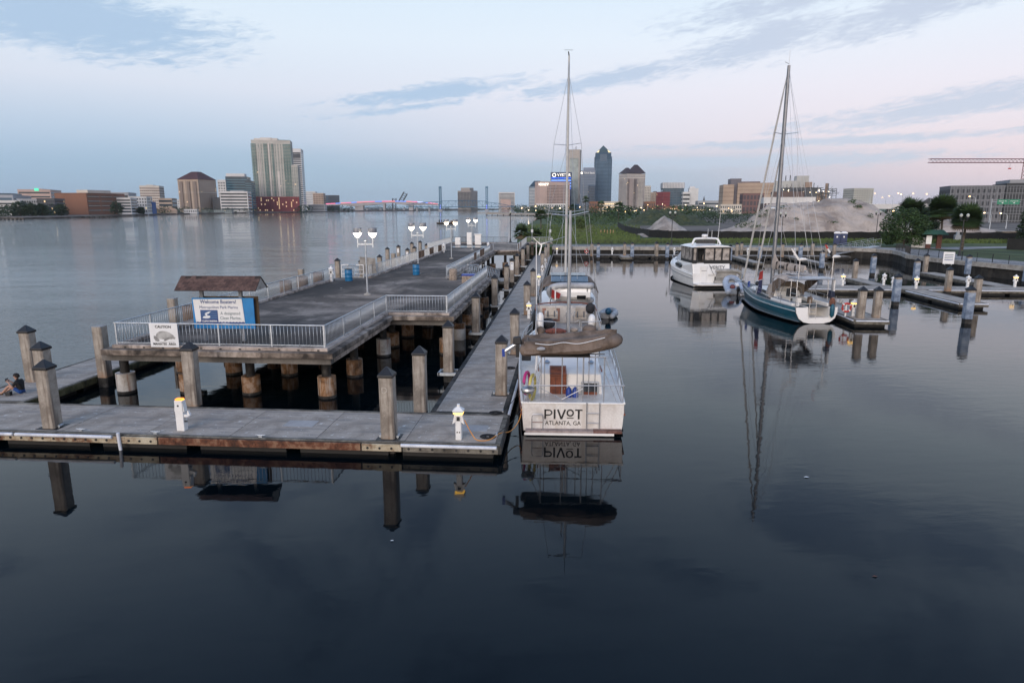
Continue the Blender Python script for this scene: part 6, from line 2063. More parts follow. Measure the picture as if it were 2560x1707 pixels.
for i in range(330):
    u = rnd.uniform(1290, 2560)
    dep = rnd.choice([rnd.uniform(330, 520), rnd.uniform(520, 900), rnd.uniform(800, 1100)])
    if u < 1400:
        dep = rnd.uniform(900, 1150)
    if u > 2050:
        dep = rnd.uniform(330, 480)
    h = rnd.uniform(4.5, 8.5) * (.8 + dep / 1500) * (.62 if u > 1780 else 1)
    q = Q(u, 525, dep)
    leaves(b if i % 2 else b2, (q.x, q.y, LZ + h * .42), (h * .95, h * .95, h * .55), 70, h * .22, rnd=rnd)
tag(b.build('city_trees', LEAF[2], fix=False), 'dark belt of trees in front of the city', 'trees', kind='stuff')
tag(b2.build('park_trees', LEAF[0], fix=False), 'greener trees scattered through the belt before the city', 'trees', kind='stuff')

# ------------------------------------------------------------------ boats
def hull_rings(L, beam, sheer, draft, wl, n=14, rake=.0, stern_rake=0.0, chine=.55):
    rings = []
    for i in range(n + 1):
        s = i / n
        b, w_, z, d_ = beam(s), wl(s), sheer(s), draft(s)
        r = []
        for sx in (-1, 1):
            pts = [(b, z, 1.0), (b * .985 + w_ * .015, z * .72, .75), (b * .55 + w_ * .45, z * .35, .4), (w_, .06, .0), (w_ * chine, -d_ * .7, -.2)]
            if sx == 1:
                pts = pts[::-1]
            for (x, zz, f) in pts:
                y = L * s + (rake * f * max(0, (s - .6) / .4) ** 2) - stern_rake * f * max(0, (.15 - s) / .15)
                r.append((sx * x, y, zz))
            if sx == -1:
                r.append((0, L * s, -d_))
        rings.append(r)
    return rings


def deck_from(rings, inset, dz):
    b = B()
    rr = []
    for r in rings:
        a, e = Vector(r[0]), Vector(r[-1])
        k = min(inset, abs(a.x) * .6)
        rr.append([(a.x + k, a.y, a.z + dz), (e.x - k, e.y, e.z + dz)])
    return b.loft(rr, cap=False, closed=False)


def inflatable(name, label, L, w_, r, m, cat='dinghy', floor=None, group='dinghies', transom=None, n=12):
    t = thing(name, label, cat, group=group)
    pts = [(-w_ / 2, -.28, r)] + [(-w_ / 2, y, r) for y in (0, L * .35, L * .6)] + [(-w_ / 2 * .86, L * .76, r * 1.25), (-w_ / 2 * .55, L * .9, r * 1.5), (0, L * .96, r * 1.6)]
    pts = pts + [(-x, y, z) for x, y, z in pts[-2::-1]]
    c = curve(pts, 4)
    rs = [r] * len(c)
    for k, f in enumerate((.15, .55, .8, .95)):
        rs[k] = r * f
        rs[-1 - k] = r * f
    B().tube(c, rs, n).build('tube', m, t, smooth=True)
    fm = floor or m
    B().loft([[(-w_ / 2 + .03, y, z), (0, y, z - dz), (w_ / 2 - .03, y, z), (0, y, z + .06)] for y, z, dz in ((.02, r * .5, .18), (L * .5, r * .6, .2), (L * .72, r * .8, .16))]).build('floor', fm, t)
    B().box(-w_ / 2 + .02, w_ / 2 - .02, -.03, .03, r * .2, r * 2.1).build('transom', transom or fm, t)
    return t


def outboard(t, x, y, z, m=BLACK, s=1.0, nm='outboard_motor'):
    o = B().hexa([(x - .13 * s, y - .26 * s, z), (x + .13 * s, y - .26 * s, z), (x + .12 * s, y + .12 * s, z), (x - .12 * s, y + .12 * s, z), (x - .11 * s, y - .24 * s, z + .34 * s), (x + .11 * s, y - .24 * s, z + .34 * s), (x + .09 * s, y + .06 * s, z + .38 * s), (x - .09 * s, y + .06 * s, z + .38 * s)]).build(nm, m, t, bevel=.04)
    B().box(x - .05 * s, x + .05 * s, y - .16 * s, y - .02 * s, z - .62 * s, z).build('motor_leg', m, o)
    return o


def stays(t, lines, m=STEEL, r=.011, nm='stay'):
    for a, b_ in lines:
        B().cyl(a, b_, r, n=4).build(nm, m, t)


# ---- white trawler at the long dock
s0 = P(1431, 1083.5, 0)
piv = thing('motor_trawler', 'white motor trawler named PIVOT moored stern to the camera', 'boat', (s0.x, s0.y, 0), R(2.2))
bm_ = lambda s: 1.87 + .28 * math.sin(min(1, s / .55) * math.pi / 2) if s < .55 else 2.15 * max(0.02, 1 - ((s - .55) / .45) ** 2.2)
rg = hull_rings(13.5, bm_, lambda s: 1.16 + .9 * s ** 2, lambda s: .75, lambda s: bm_(s) * (.965 - .25 * s ** 3), rake=.9)
hb = B().loft(rg).build('hull', HULLW, piv)
B().loft([[(x * 1.004, y - .004, min(z, .10)) for x, y, z in r] for r in rg], cap=True).build('bottom_paint', mat('antifoul', (.02, .012, .012), .7, var=.3), piv)
deck_from(rg, .08, -.22).build('deck', GEL, piv)
for sx in (0, -1):
    B().tube([Vector(r[0 if sx == 0 else -1]) + Vector((0, 0, .02)) for r in rg], .05, 6).build('cap_rail', GEL if sx == 0 else GEL, piv, smooth=True)
    B().tube([Vector((r[1 if sx == 0 else -2][0] * 1.01, r[1][1], r[1][2] - .08)) for r in rg], .045, 6).build('rubbing_strake', TEAK, piv, smooth=True)
B().box(-1.9, 1.9, -.03, .10, 1.13, 1.20).build('transom_cap', GEL, piv, bevel=.02)
# lettering PIVOT with the small underlined O
zb, zt_ = .55, .83
zb = .50
X0 = -1.02
lt = []
tf = -.012


def stroke(a, b_, w_=.062):
    a, b_ = Vector((-1.045 + (a[0] + 1.035) * .826, 0, a[1])), Vector((-1.045 + (b_[0] + 1.035) * .826, 0, b_[1]))
    w_ *= .9
    d_ = (b_ - a).normalized()
    n_ = Vector((d_.z, 0, -d_.x)) * w_ / 2
    ps = [a - n_, b_ - n_, b_ + n_, a + n_]
    return B().add([(p.x, tf, p.z) for p in ps] + [(p.x, tf + .008, p.z) for p in ps], [(0, 1, 2, 3), (7, 6, 5, 4), (0, 4, 5, 1), (1, 5, 6, 2), (2, 6, 7, 3), (3, 7, 4, 0)])


h0, h1 = .56, .93
bl = stroke((-1.0, h0), (-1.0, h1), .07)
arc = [(-.84 + .135 * math.cos(a), h1 - .125 + .095 * math.sin(a)) for a in [R(90 - 18 * k) for k in range(11)]]
arc = [(-1.0, h1 - .03)] + arc + [(-1.0, h1 - .22)]
for a, b_ in zip(arc, arc[1:]):
    q_ = stroke(a, b_, .055)
    bl.add(q_.v, q_.f)
bl.build('letter_p', BLACKINK, piv, fix=False)
stroke((-.58, h0), (-.58, h1), .075).build('letter_i', BLACKINK, piv, fix=False)
bl = stroke((-.44, h1), (-.28, h0), .07)
q_ = stroke((-.28, h0), (-.11, h1), .07)
bl.add(q_.v, q_.f)
bl.build('letter_v', BLACKINK, piv, fix=False)
ring = [(.115 + .135 * math.cos(R(20 * k)), .80 + .115 * math.sin(R(20 * k))) for k in range(19)]
bl = stroke((-.03, .60), (.27, .60), .035)
for a, b_ in zip(ring, ring[1:]):
    q_ = stroke(a, b_, .06)
    bl.add(q_.v, q_.f)
bl.build('letter_o', BLACKINK, piv, fix=False)
bl = stroke((.33, h1 - .02), (.66, h1 - .02), .055)
q_ = stroke((.495, h0), (.495, h1 - .03), .075)
bl.add(q_.v, q_.f)
bl.build('letter_t', BLACKINK, piv, fix=False)
text('ATLANTA, GA', .225, BLACKINK, piv, (-.36, tf, .40), (R(90), 0, 0), sx=.92)
# swim platform, ladders
B().box(-1.74, .75, -.32, -.02, .12, .20).build('swim_platform', mat('bleached_teak', (.36, .29, .27), .8, var=.25, scale=6), piv, bevel=.015)
B().box(.752, 1.80, -.32, -.02, .12, .21).build('platform_end', patchy('worn_teak', [(.07, .03, .022), (.16, .07, .055), (.24, .14, .12)], 3, .7, .3), piv, bevel=.015)
B().box(-1.78, 1.5, -.34, -.322, .04, .13).build('platform_edge', GEL, piv)
B().tube(curve([(-1.5, -.25, .2), (-1.5, -.24, .72), (-1.42, -.24, .8), (-1.18, -.24, .8), (-1.10, -.24, .72), (-1.10, -.25, .2)], 4), .02, 6).build('boarding_hoop', STEEL, piv, smooth=True)
B().cyl((-1.5, -.24, .5), (-1.1, -.24, .5), .014, n=6).build('hoop_bar', TEAK, piv)
for x in (.50, .97):
    B().cyl((x, -.08, 1.22), (x, -.10, .2), .02, n=6).build('ladder_rail', STEEL, piv, smooth=True)
for z in (.45, .82):
    B().cyl((.50, -.09, z), (.97, -.09, z), .016, n=6).build('ladder_rung', STEEL, piv)
# aft cabin
AZ = .93
B().hexa([(-1.30, 1.25, AZ), (1.22, 1.25, AZ), (1.35, 4.6, AZ), (-1.42, 4.6, AZ), (-1.22, 1.42, 1.92), (1.14, 1.42, 1.92), (1.25, 4.6, 2.02), (-1.33, 4.6, 2.02)]).build('aft_cabin', GEL, piv, bevel=.05)
dr = B().box(-.83, -.20, 1.19, 1.33, .97, 1.86).build('door', TEAK, piv, bevel=.01)
B().hexa([(-.84, 1.2, 1.87), (-.19, 1.2, 1.87), (-.19, 2.05, 1.96), (-.84, 2.05, 1.96), (-.84, 1.2, 1.95), (-.19, 1.2, 1.95), (-.19, 2.05, 2.10), (-.84, 2.05, 2.10)]).build('hatch', TEAK, piv, bevel=.01)
for k in range(6):
    B().box(-.80, -.23, 1.26 + .12 * k, 1.30 + .12 * k, 1.955 + .021 * k, 1.985 + .021 * k).build('hatch_slat', TEAK, piv)
for x in (-.62, -.41):
    B().box(x - .006, x + .006, 1.180, 1.189, .99, 1.84).build('plank_joint', BLACK, dr)
B().ball((-.27, 1.16, 1.4), .025).build('knob', STEEL, dr)
wn = B().box(.36, 1.04, 1.19, 1.33, 1.10, 1.66).build('window', ALU, piv, bevel=.02)
B().box(.42, .98, 1.175, 1.189, 1.15, 1.61).build('pane', GLASS, wn)
B().box(.44, .97, 1.165, 1.174, 1.17, 1.27).build('window_trim', TEAK, wn)
for x in (-1.28, -1.12 + 2.3):
    B().box(x - .02, x + .02, 1.6, 2.4, 1.96, 2.04).build('grab_rail', TEAK, piv)
for x in (-.93, .86):
    B().lathe([(.10, 1.98), (.13, 2.03), (.05, 2.1)], 10, (x, 3.0)).build('dorade_vent', STEEL, piv, smooth=True)
for x, lab in ((-.12, 1), (.12, 2)):
    B().lathe([(.03, .96), (.115, 1.02), (.115, 1.40), (.08, 1.5), (.03, 1.56)], 10, (x, .85)).build('blue_fender', BLUEPL, piv, smooth=True)
# stern rail and dinghy frame
for x in (-1.18, -.41, .36, 1.13):
    B().cyl((x, .12, 1.15), (x, .16, 2.88), .022, n=6).build('frame_post', STEEL, piv)
for x in (-1.05, .18, .42, .62, .85):
    B().cyl((x, .75, .95), (x, .8, 2.84), .018, n=6).build('frame_strut', STEEL, piv)
for z, y in ((2.88, .16), (2.84, .85)):
    B().cyl((-1.25, y, z), (1.2, y, z), .026, n=6).build('frame_bar', STEEL, piv)
B().box(-1.2, .6, .1, .95, 2.89, 2.93).build('dinghy_chock', TIMBER_D, piv)
B().cyl((-1.85, .06, 1.80), (1.88, .06, 1.84), .022, n=6).build('stern_rail', STEEL, piv)
B().cyl((-1.18, .1, 1.70), (-.41, .1, 1.28), .015, n=6).build('rail_brace', STEEL, piv)
B().cyl((-.41, .1, 1.28), (.36, .1, 1.70), .015, n=6).build('rail_brace', STEEL, piv)
for s in (-1, 1):
    B().cyl((s * 1.15, .2, 2.86), (s * 1.78, .1, 1.2), .015, n=6).build('frame_stay', STEEL, piv)
    B().cyl((s * 1.15, .3, 2.3), (s * 1.6, .1, 1.2), .013, n=6).build('frame_stay', STEEL, piv)
    pts = [(s * (bm_(y / 13.5) - .04), y, 1.2 + .9 * (y / 13.5) ** 2 + .62) for y in (.05, 1.5, 3, 4.5, 6, 7.5, 9, 10.5)]
    B().tube(pts, .018, 6).build('side_rail', STEEL, piv, smooth=True)
    B().tube([(x, y, z - .3) for x, y, z in pts], .010, 5).build('side_wire', STEEL, piv)
    for (x, y, z) in pts:
        B().cyl((x, y, z - .64), (x, y, z), .018, n=6).build('stanchion', STEEL, piv)
# hoses and grill on the port rail
for y, z, rr, m, nm in ((.75, 1.72, .42, mat('magenta_hose', (.48, .03, .20), .5, var=.1), 'magenta_hose'), (.55, 1.62, .47, mat('yellow_hose', (.58, .50, .16), .5, var=.1), 'yellow_hose')):
    x = -1.72 if nm == 'magenta_hose' else -1.5
    B().tube([(x + .10 * math.cos(R(24 * k)), y + rr * .8 * math.cos(R(24 * k)), z + rr * math.sin(R(24 * k))) for k in range(15)], .06, 8, closed=True).build(nm, m, piv, smooth=True)
B().lathe([(.04, 1.50), (.2, 1.56), (.26, 1.66), (.24, 1.74), (.10, 1.80), (.03, 1.82)], 14, (-1.66, .0)).build('round_grill', STEEL, piv, smooth=True)
B().cyl((-1.66, .0, 1.18), (-1.66, .0, 1.5), .025, n=6).build('grill_post', STEEL, piv)
B().ball((-1.6, .9, 1.0), (.16, .2, .26)).build('red_bag', mat('dark_red', (.12, .02, .025), .8, var=.2), piv, smooth=True)
# main house and flybridge
B().hexa([(-1.45, 4.6, .9), (1.38, 4.6, .9), (1.40, 10.2, .9), (-1.45, 10.2, .9), (-1.38, 4.7, 2.72), (1.30, 4.7, 2.72), (1.25, 9.6, 2.72), (-1.30, 9.6, 2.72)]).build('main_house', GEL, piv, bevel=.06)
for s in (-1, 1):
    for k in range(3):
        B().hexa([(s * 1.435, 5.2 + k * 1.5, 1.75), (s * 1.435, 6.3 + k * 1.5, 1.75), (s * 1.42, 6.3 + k * 1.5, 1.75), (s * 1.42, 5.2 + k * 1.5, 1.75), (s * 1.40, 5.2 + k * 1.5, 2.35), (s * 1.40, 6.3 + k * 1.5, 2.35), (s * 1.36, 6.3 + k * 1.5, 2.35), (s * 1.36, 5.2 + k * 1.5, 2.35)]).build('saloon_window', GLASS, piv)
B().box(-1.42, 1.36, 4.5, 9.7, 2.73, 2.81).build('flybridge_deck', BEIGE, piv, bevel=.02)
cs = B().hexa([(-1.36, 7.7, 2.81), (1.30, 7.7, 2.81), (1.22, 8.5, 2.81), (-1.28, 8.5, 2.81), (-1.40, 7.95, 3.62), (1.34, 7.95, 3.62), (1.20, 8.4, 3.60), (-1.26, 8.4, 3.60)]).build('console', BEIGE, piv, bevel=.03)
B().tube(curve([(-1.42, 7.0, 3.55), (-1.38, 7.9, 3.66), (-.7, 8.2, 3.72), (0, 8.25, 3.74), (.7, 8.2, 3.72), (1.33, 7.9, 3.66), (1.38, 7.0, 3.55)], 4), .035, 6).build('console_rail', TEAK, piv, smooth=True)
for (a, b_, c_, e_) in ((-1.12, -.28, 3.40, 3.50), (-1.12, -.28, 2.90, 3.0), (-1.12, -1.02, 3.0, 3.4), (-.38, -.28, 3.0, 3.4)):
    B().hexa([(a, 7.66 + (c_ - 2.8) * .3, c_), (b_, 7.66 + (c_ - 2.8) * .3, c_), (b_, 7.75 + (c_ - 2.8) * .3, c_), (a, 7.75 + (c_ - 2.8) * .3, c_), (a, 7.66 + (e_ - 2.8) * .3, e_), (b_, 7.66 + (e_ - 2.8) * .3, e_), (b_, 7.75 + (e_ - 2.8) * .3, e_), (a, 7.75 + (e_ - 2.8) * .3, e_)]).build('wood_frame', TEAK, cs)
for s in (-1, 1):
    B().hexa([(s * 1.40, 4.6, 2.81), (s * 1.30, 4.6, 2.81), (s * 1.30, 7.9, 2.81), (s * 1.40, 7.9, 2.81), (s * 1.44, 4.6, 3.05), (s * 1.38, 4.6, 3.05), (s * 1.36, 7.9, 3.55), (s * 1.42, 7.9, 3.55)]).build('side_coaming', BEIGE, piv)
wh = thing('x', '', '') if False else None
wheel = B().tube([(.35 + .36 * math.cos(R(20 * k)), 7.35 + .05 * math.sin(R(20 * k)), 3.28 + .36 * math.sin(R(20 * k))) for k in range(18)], .018, 6, closed=True).build('steering_wheel', STEEL, piv, smooth=True)
for k in range(3):
    B().cyl((.35, 7.36, 3.28), (.35 + .35 * math.cos(R(120 * k + 30)), 7.36, 3.28 + .35 * math.sin(R(120 * k + 30))), .012, n=5).build('spoke', STEEL, wheel)
for x, y, a in ((-.72, 6.9, 0), (.62, 6.75, .25)):
    st = B().hexa([(x - .26, y - .25, 3.20), (x + .26, y - .25, 3.20), (x + .26, y + .25, 3.20), (x - .26, y + .25, 3.20), (x - .28, y - .27, 3.32), (x + .28, y - .27, 3.32), (x + .27, y + .27, 3.34), (x - .27, y + .27, 3.34)]).build('helm_seat', BEIGE, piv, bevel=.04)
    B().hexa([(x - .26, y - .30, 3.33), (x + .26, y - .30, 3.33), (x + .26, y - .18, 3.33), (x - .26, y - .18, 3.33), (x - .23, y - .38, 3.78), (x + .23, y - .38, 3.78), (x + .23, y - .28, 3.80), (x - .23, y - .28, 3.80)]).build('seat_back', BEIGE, st, bevel=.05)
    for s in (-1, 1):
        B().box(x + s * .25 - .035, x + s * .25 + .035, y - .36, y + .15, 3.44, 3.50).build('armrest', BEIGE, st, bevel=.015)
        B().box(x + s * .15 - .03, x + s * .15 + .03, y - .345, y - .325, 3.30, 3.62).build('seat_strap', mat('slate_strap', (.09, .10, .12), .7, var=.2), st)
    B().cyl((x, y, 2.81), (x, y, 3.2), .05, n=8).build('seat_post', ALU, st)
B().lathe([(.06, 2.82), (.15, 2.9), (.16, 3.5), (.10, 3.62), (.03, 3.66)], 12, (-1.22, 5.6)).build('white_fender', GEL, piv, smooth=True)
B().ball((-.88, 6.2, 3.05), (.34, .30, .26), 10, 7).build('black_bag', mat('bag_grey', (.03, .03, .034), .9, var=.4, scale=6), piv, smooth=True)
B().ball((-.55, 5.0, 2.92), (.5, .25, .14), 10, 6).build('rust_tarp', mat('rust_tarp', (.22, .07, .05), .9, var=.4, scale=6), piv, smooth=True)
for s in (-1, 1):
    B().cyl((s * 1.38, 4.6, 2.8), (s * 1.38, 4.6, 3.45), .02, n=6).build('fly_stanchion', STEEL, piv)
    B().cyl((s * 1.38, 4.6, 3.45), (s * 1.38, 7.6, 3.75), .018, n=6).build('fly_rail', STEEL, piv)
    B().cyl((s * 1.38, 4.6, 3.45), (s * .55, 4.6, 3.40), .018, n=6).build('fly_rail', STEEL, piv)
    B().cyl((s * .55, 4.6, 2.8), (s * .55, 4.6, 3.40), .018, n=6).build('fly_stanchion', STEEL, piv)
B().box(-2.02, -1.62, 4.9, 5.4, 1.6, 2.35).build('black_crate', BLACK, piv, bevel=.03)
for x, y, z, r_, m in ((.95, 5.3, 2.95, (.32, .35, .22), CANVAS), (.2, 5.6, 2.9, (.3, .2, .12), CANVAS_T), (-1.2, 4.9, 2.95, (.2, .3, .2), CANVAS), (1.15, 6.6, 3.1, (.2, .3, .34), GEL), (-.2, 8.9, 3.2, (.9, .4, .3), CANVAS), (1.0, 8.8, 3.3, (.4, .4, .3), CANVAS_T), (1.12, 7.3, 3.6, (.22, .2, .26), MATS['bag_grey'])):
    B().ball((x, y, z), r_, 12, 8).build('stowed_bundle', m, piv, smooth=True)
# mast of the trawler
mz = Zv(526, 28.6)
mt = B().loft([[(.02 + .085 * k * math.cos(R(45 * j)), 5.2 + .11 * k * math.sin(R(45 * j)), z) for j in range(8)] for z, k in ((2.8, 1.0), (5, .95), (mz - .8, .8), (mz, .6))]).build('mast', ALU, piv, smooth=True)
zs = Zv(536, 28.6)
for s in (-1, 1):
    B().cyl((.02, 5.2, zs - .05), (.02 + s * .78, 5.15, zs + (.12 if s > 0 else .0)), .025, n=6).build('spreader', ALU, mt)
    B().cyl((.02, 5.2, mz - .3), (.02 + s * .78, 5.15, zs + .05), .010, n=4).build('shroud', STEEL, mt)
    B().cyl((.02 + s * .78, 5.15, zs + .05), (s * 1.4, 5.2, 2.8), .010, n=4).build('shroud', STEEL, mt)
B().cyl((.02, 5.2, mz), (.02, 5.2, mz + .6), .012, n=4).build('antenna', BLACK, mt)
# covered dinghy on the frame
dg = inflatable('inflatable_dinghy', 'inflatable dinghy under a taupe canvas cover on the trawler stern frame', 3.4, 1.25, .265, CANVAS)
dg.matrix_world = Matrix.Translation(piv.location) @ Matrix.Rotation(R(2.2), 4, 'Z') @ Matrix.Translation((-1.68, .62, 2.93)) @ Matrix.Rotation(R(-90), 4, 'Z') @ Matrix.Rotation(R(2.5), 4, 'X') @ Matrix.Diagonal((1, 1, .88, 1))
b = B()
rr = []
for i in range(37):
    s = i / 36
    y = -.12 + 3.42 * s
    hw = .94 * (1 if s < .66 else max(.04, 1 - ((s - .66) / .34) ** 2.6))
    row = []
    for k in range(33):
        f = k / 16 - 1
        g_ = abs(f)
        z = .46 + .17 * math.exp(-((g_ - .66) / .20) ** 2) - (.30 * ((g_ - .78) / .22) ** 1.3 if g_ > .78 else 0) + .22 * s ** 3
        z += .035 * hnoise(f * 2.2 + 4, s * 9, 1.3) + .022 * math.sin(s * 46 + f * 7) * (1 - g_ * .5) * hnoise(f, s * 3, 1.9)
        row.append((f * hw, y + .03 * hnoise(s * 8, f * 3, 1.0), z))
    rr.append(row)
o = b.loft(rr, cap=False, closed=False).build('canvas_cover', CANVAS, dg, fix=False)
for p in o.data.polygons:
    p.use_smooth = True
for s in (-1, 1):
    B().tube(curve([(s * .80, .3, .56), (s * .86, .8, .50), (s * .80, 1.3, .56), (s * .86, 1.8, .50), (s * .82, 2.3, .58), (s * .7, 2.8, .68)], 5), .018, 5).build('grab_line', SIGNWHITE, dg, smooth=True)
    B().ball((s * .93, .5, .36), (.05, .16, .08)).build('lifting_patch', GREYRUB, dg, smooth=True)
outboard(dg, .1, -.30, .40, BLACK, .9)
B().tube([(.1, -.4, .42), (.12, -.75, .18), (.14, -.9, .08)], [.07, .09, .05], 8).build('motor_shaft', ALU, dg, smooth=True)
B().box(.05, .2, -.95, -.85, -.1, .2).build('propeller', BLUEPL, dg)

# ---- sailboat moored ahead of the trawler
b2 = thing('sailing_yacht', 'white sailing yacht with solar panels on its brown bimini, ahead of the trawler', 'boat', (.28, 45.6, 0), R(.8))
bm2 = lambda s: 1.75 + .45 * math.sin(min(1, s / .45) * math.pi / 2) if s < .45 else 2.2 * max(.02, 1 - ((s - .45) / .55) ** 2)
rg = hull_rings(14, bm2, lambda s: 1.25 + .4 * s ** 2, lambda s: .8, lambda s: bm2(s) * (.9 - .2 * s), rake=1.0)
B().loft(rg).build('hull', GEL, b2)
deck_from(rg, .05, -.04).build('deck', GEL, b2)
B().hexa([(-1.2, 4.4, 1.25), (1.2, 4.4, 1.25), (1.0, 10.5, 1.45), (-1.0, 10.5, 1.45), (-1.05, 4.6, 1.95), (1.05, 4.6, 1.95), (.8, 10.2, 1.85), (-.8, 10.2, 1.85)]).build('coachroof', GEL, b2, bevel=.06)
for s in (-1, 1):
    for k in range(3):
        B().box(s * 1.13 - .03, s * 1.13 + .03, 5.3 + k * 1.5, 6.3 + k * 1.5, 1.55, 1.80).build('cabin_window', GLASS, b2)
# bimini canvas
rr = []
for i in range(9):
    f = i / 8
    y = -.1 + 3.4 * f
    row = []
    for k in range(15):
        q_ = k / 14 * 2 - 1
        row.append((q_ * 2.08 * (1 - .08 * f), y, 2.78 + .42 * math.sin(f * math.pi * .55) + .26 * (1 - q_ * q_) - .35 * max(0, abs(q_) - .82) / .18))
    rr.append(row)
bi = B().loft(rr, cap=False, closed=False).build('bimini', CANVAS, b2, fix=False)
for p in bi.data.polygons:
    p.use_smooth = True
bi.modifiers.new('solid', 'SOLIDIFY').thickness = .02
SOLAR = mat('solar_cell', (.035, .075, .125), .15, var=.25, scale=3, spec=.8)
for (y0, y1, z0_, z1_, xs) in ((.25, 1.45, 3.14, 3.38, ((-1.22, .05), (.10, 1.34))), (1.75, 2.95, 3.42, 3.50, ((-1.25, -.02), (.05, 1.2)))):
    for a, e in xs:
        pn = B().hexa([(a, y0, z0_), (e, y0, z0_), (e, y1, z1_), (a, y1, z1_), (a, y0, z0_ + .04), (e, y0, z0_ + .04), (e, y1, z1_ + .04), (a, y1, z1_ + .04)]).build('solar_panel', SOLAR, b2)
        for k in range(5):
            x = a + (e - a) * k / 4
            B().hexa([(x - .012, y0 - .01, z0_ + .041), (x + .012, y0 - .01, z0_ + .041), (x + .012, y1, z1_ + .041), (x - .012, y1, z1_ + .041), (x - .012, y0 - .01, z0_ + .05), (x + .012, y0 - .01, z0_ + .05), (x + .012, y1, z1_ + .05), (x - .012, y1, z1_ + .05)]).build('panel_frame', ALU if k in (0, 4) else SOLAR, pn)
for s in (-1, 1):
    for y in (-.05, 1.6, 3.2):
        B().cyl((s * 1.95, y, 1.2), (s * 1.98, y, 2.75 + .1 * y), .022, n=6).build('bimini_leg', STEEL, b2)
    B().cyl((s * 2.0, -.1, 1.25), (s * 2.0, -.1, 2.45), .022, n=6).build('stern_post', STEEL, b2)
    B().tube([(s * 1.9, -.1, 1.95), (s * 2.15, 2, 2.0), (s * 2.2, 6, 2.05), (s * 1.6, 10, 2.15)], .016, 5).build('guard_rail', STEEL, b2)
    B().cyl((s * 1.25, -.5, 1.2), (s * 1.25, -.9, 2.9), .04, n=6).build('davit', STEEL, b2)
B().cyl((-2.2, -.6, 1.0), (-2.25, -.55, 5.9), .035, n=6).build('flag_pole', GEL, b2)
B().loft([[(-1.75, 4.3, 2.0), (-1.6, 4.3, 2.7), (-.8, 4.35, 3.05), (0, 4.4, 3.12), (.8, 4.35, 3.05), (1.6, 4.3, 2.7), (1.75, 4.3, 2.0)], [(-1.5, 5.6, 1.95), (-1.3, 5.5, 2.5), (-.7, 5.5, 2.75), (0, 5.5, 2.8), (.7, 5.5, 2.75), (1.3, 5.5, 2.5), (1.5, 5.6, 1.95)]], cap=False, closed=False).build('spray_hood', mat('pale_blue_canvas', (.50, .58, .64), .8, var=.1), b2).modifiers.new('solid', 'SOLIDIFY').thickness = .03
B().add([(-.95, 8.2, 1.9), (.95, 8.2, 1.9), (0, 8.3, 3.5), (-.9, 10.6, 1.7), (.9, 10.6, 1.7), (0, 10.6, 2.9)], [(0, 1, 2), (4, 3, 5), (0, 2, 5, 3), (1, 4, 5, 2)]).build('foredeck_tent', MATS['pale_blue_canvas'], b2).modifiers.new('solid', 'SOLIDIFY').thickness = .02
m2 = Zv(143, 53)
mx, my = -.12, 7.2
mst = B().loft([[(mx + .10 * k * math.cos(R(45 * j)), my + .15 * k * math.sin(R(45 * j)), z) for j in range(8)] for z, k in ((1.4, 1.0), (12, 1.0), (m2 - 2, .85), (m2, .6))]).build('mast', mat('cream_mast', (.55, .54, .51), .45, var=.1), b2, smooth=True)
zu, zl = Zv(363, 53), Zv(529, 53)
for z, w_, up in ((zu, 1.08, .1), (zl, 1.42, .12)):
    for s in (-1, 1):
        B().cyl((mx, my, z - up * .5), (mx + s * w_, my - .05, z + up * (1 if s > 0 else .3)), .03, .02, n=6).build('spreader', ALU, mst)
for s in (-1, 1):
    stays(mst, [((mx, my, m2 - 1.2), (mx + s * 1.06, my, zu)), ((mx + s * 1.06, my, zu), (mx + s * 1.4, my, zl)), ((mx + s * 1.4, my, zl), (s * 2.1, my, 1.4)), ((mx, my, zu), (mx + s * 1.4, my, zl)), ((mx, my, zl), (s * 2.1, my - .6, 1.4))], r=.013)
stays(mst, [((mx, my, m2 - .2), (0, 14.6, 1.7)), ((mx, my, m2 - .2), (-.6, 0, 1.4)), ((mx, my, m2 - .4), (.7, 0, 1.4))], r=.013)
B().tube([(0, 14.4, 1.8), (0, 14.1, 2.6), (mx * .6, 10.9, 10.5), (mx, 7.6, m2 - 1.6)], [.04, .10, .10, .04], 7).build('furled_sail', mat('furled_sail', (.52, .51, .49), .85, var=.15, scale=4), b2, smooth=True)
B().cyl((mx, my, m2), (mx - .05, my, m2 + .3), .05, n=6).build('masthead_unit', BLACK, mst)
B().cyl((mx - .35, my, m2 + .42), (mx + .3, my, m2 + .40), .012, n=4).build('wind_vane', BLACK, mst)
t = thing('wind_generator', 'white wind generator on a post left of the yacht mast', 'turbine', (-2.1, 58.5, 0))
B().cyl((0, 0, 1.3), (0, 0, 5.0), .03, n=6).build('post', STEEL, t)
B().lathe([(.02, -.3), (.13, -.1), (.12, .25), (.03, .4)], 8).build('nacelle', GEL, t, smooth=True)
o = t.children[-1]
o.location = (0, 0, 5.05)
o.rotation_euler = (R(80), 0, R(25))
for k in range(3):
    a = R(120 * k + 140)
    B().add([(0, -.35, 5.05), (.1 * math.cos(a + 1.57), -.36, 5.05 + .1 * math.sin(a + 1.57)), (.95 * math.cos(a) + .05, -.4, 5.05 + .95 * math.sin(a)), (.9 * math.cos(a) - .06, -.36, 5.05 + .9 * math.sin(a))], [(0, 1, 2, 3)]).build('blade', GEL, t, fix=False).modifiers.new('solid', 'SOLIDIFY').thickness = .03
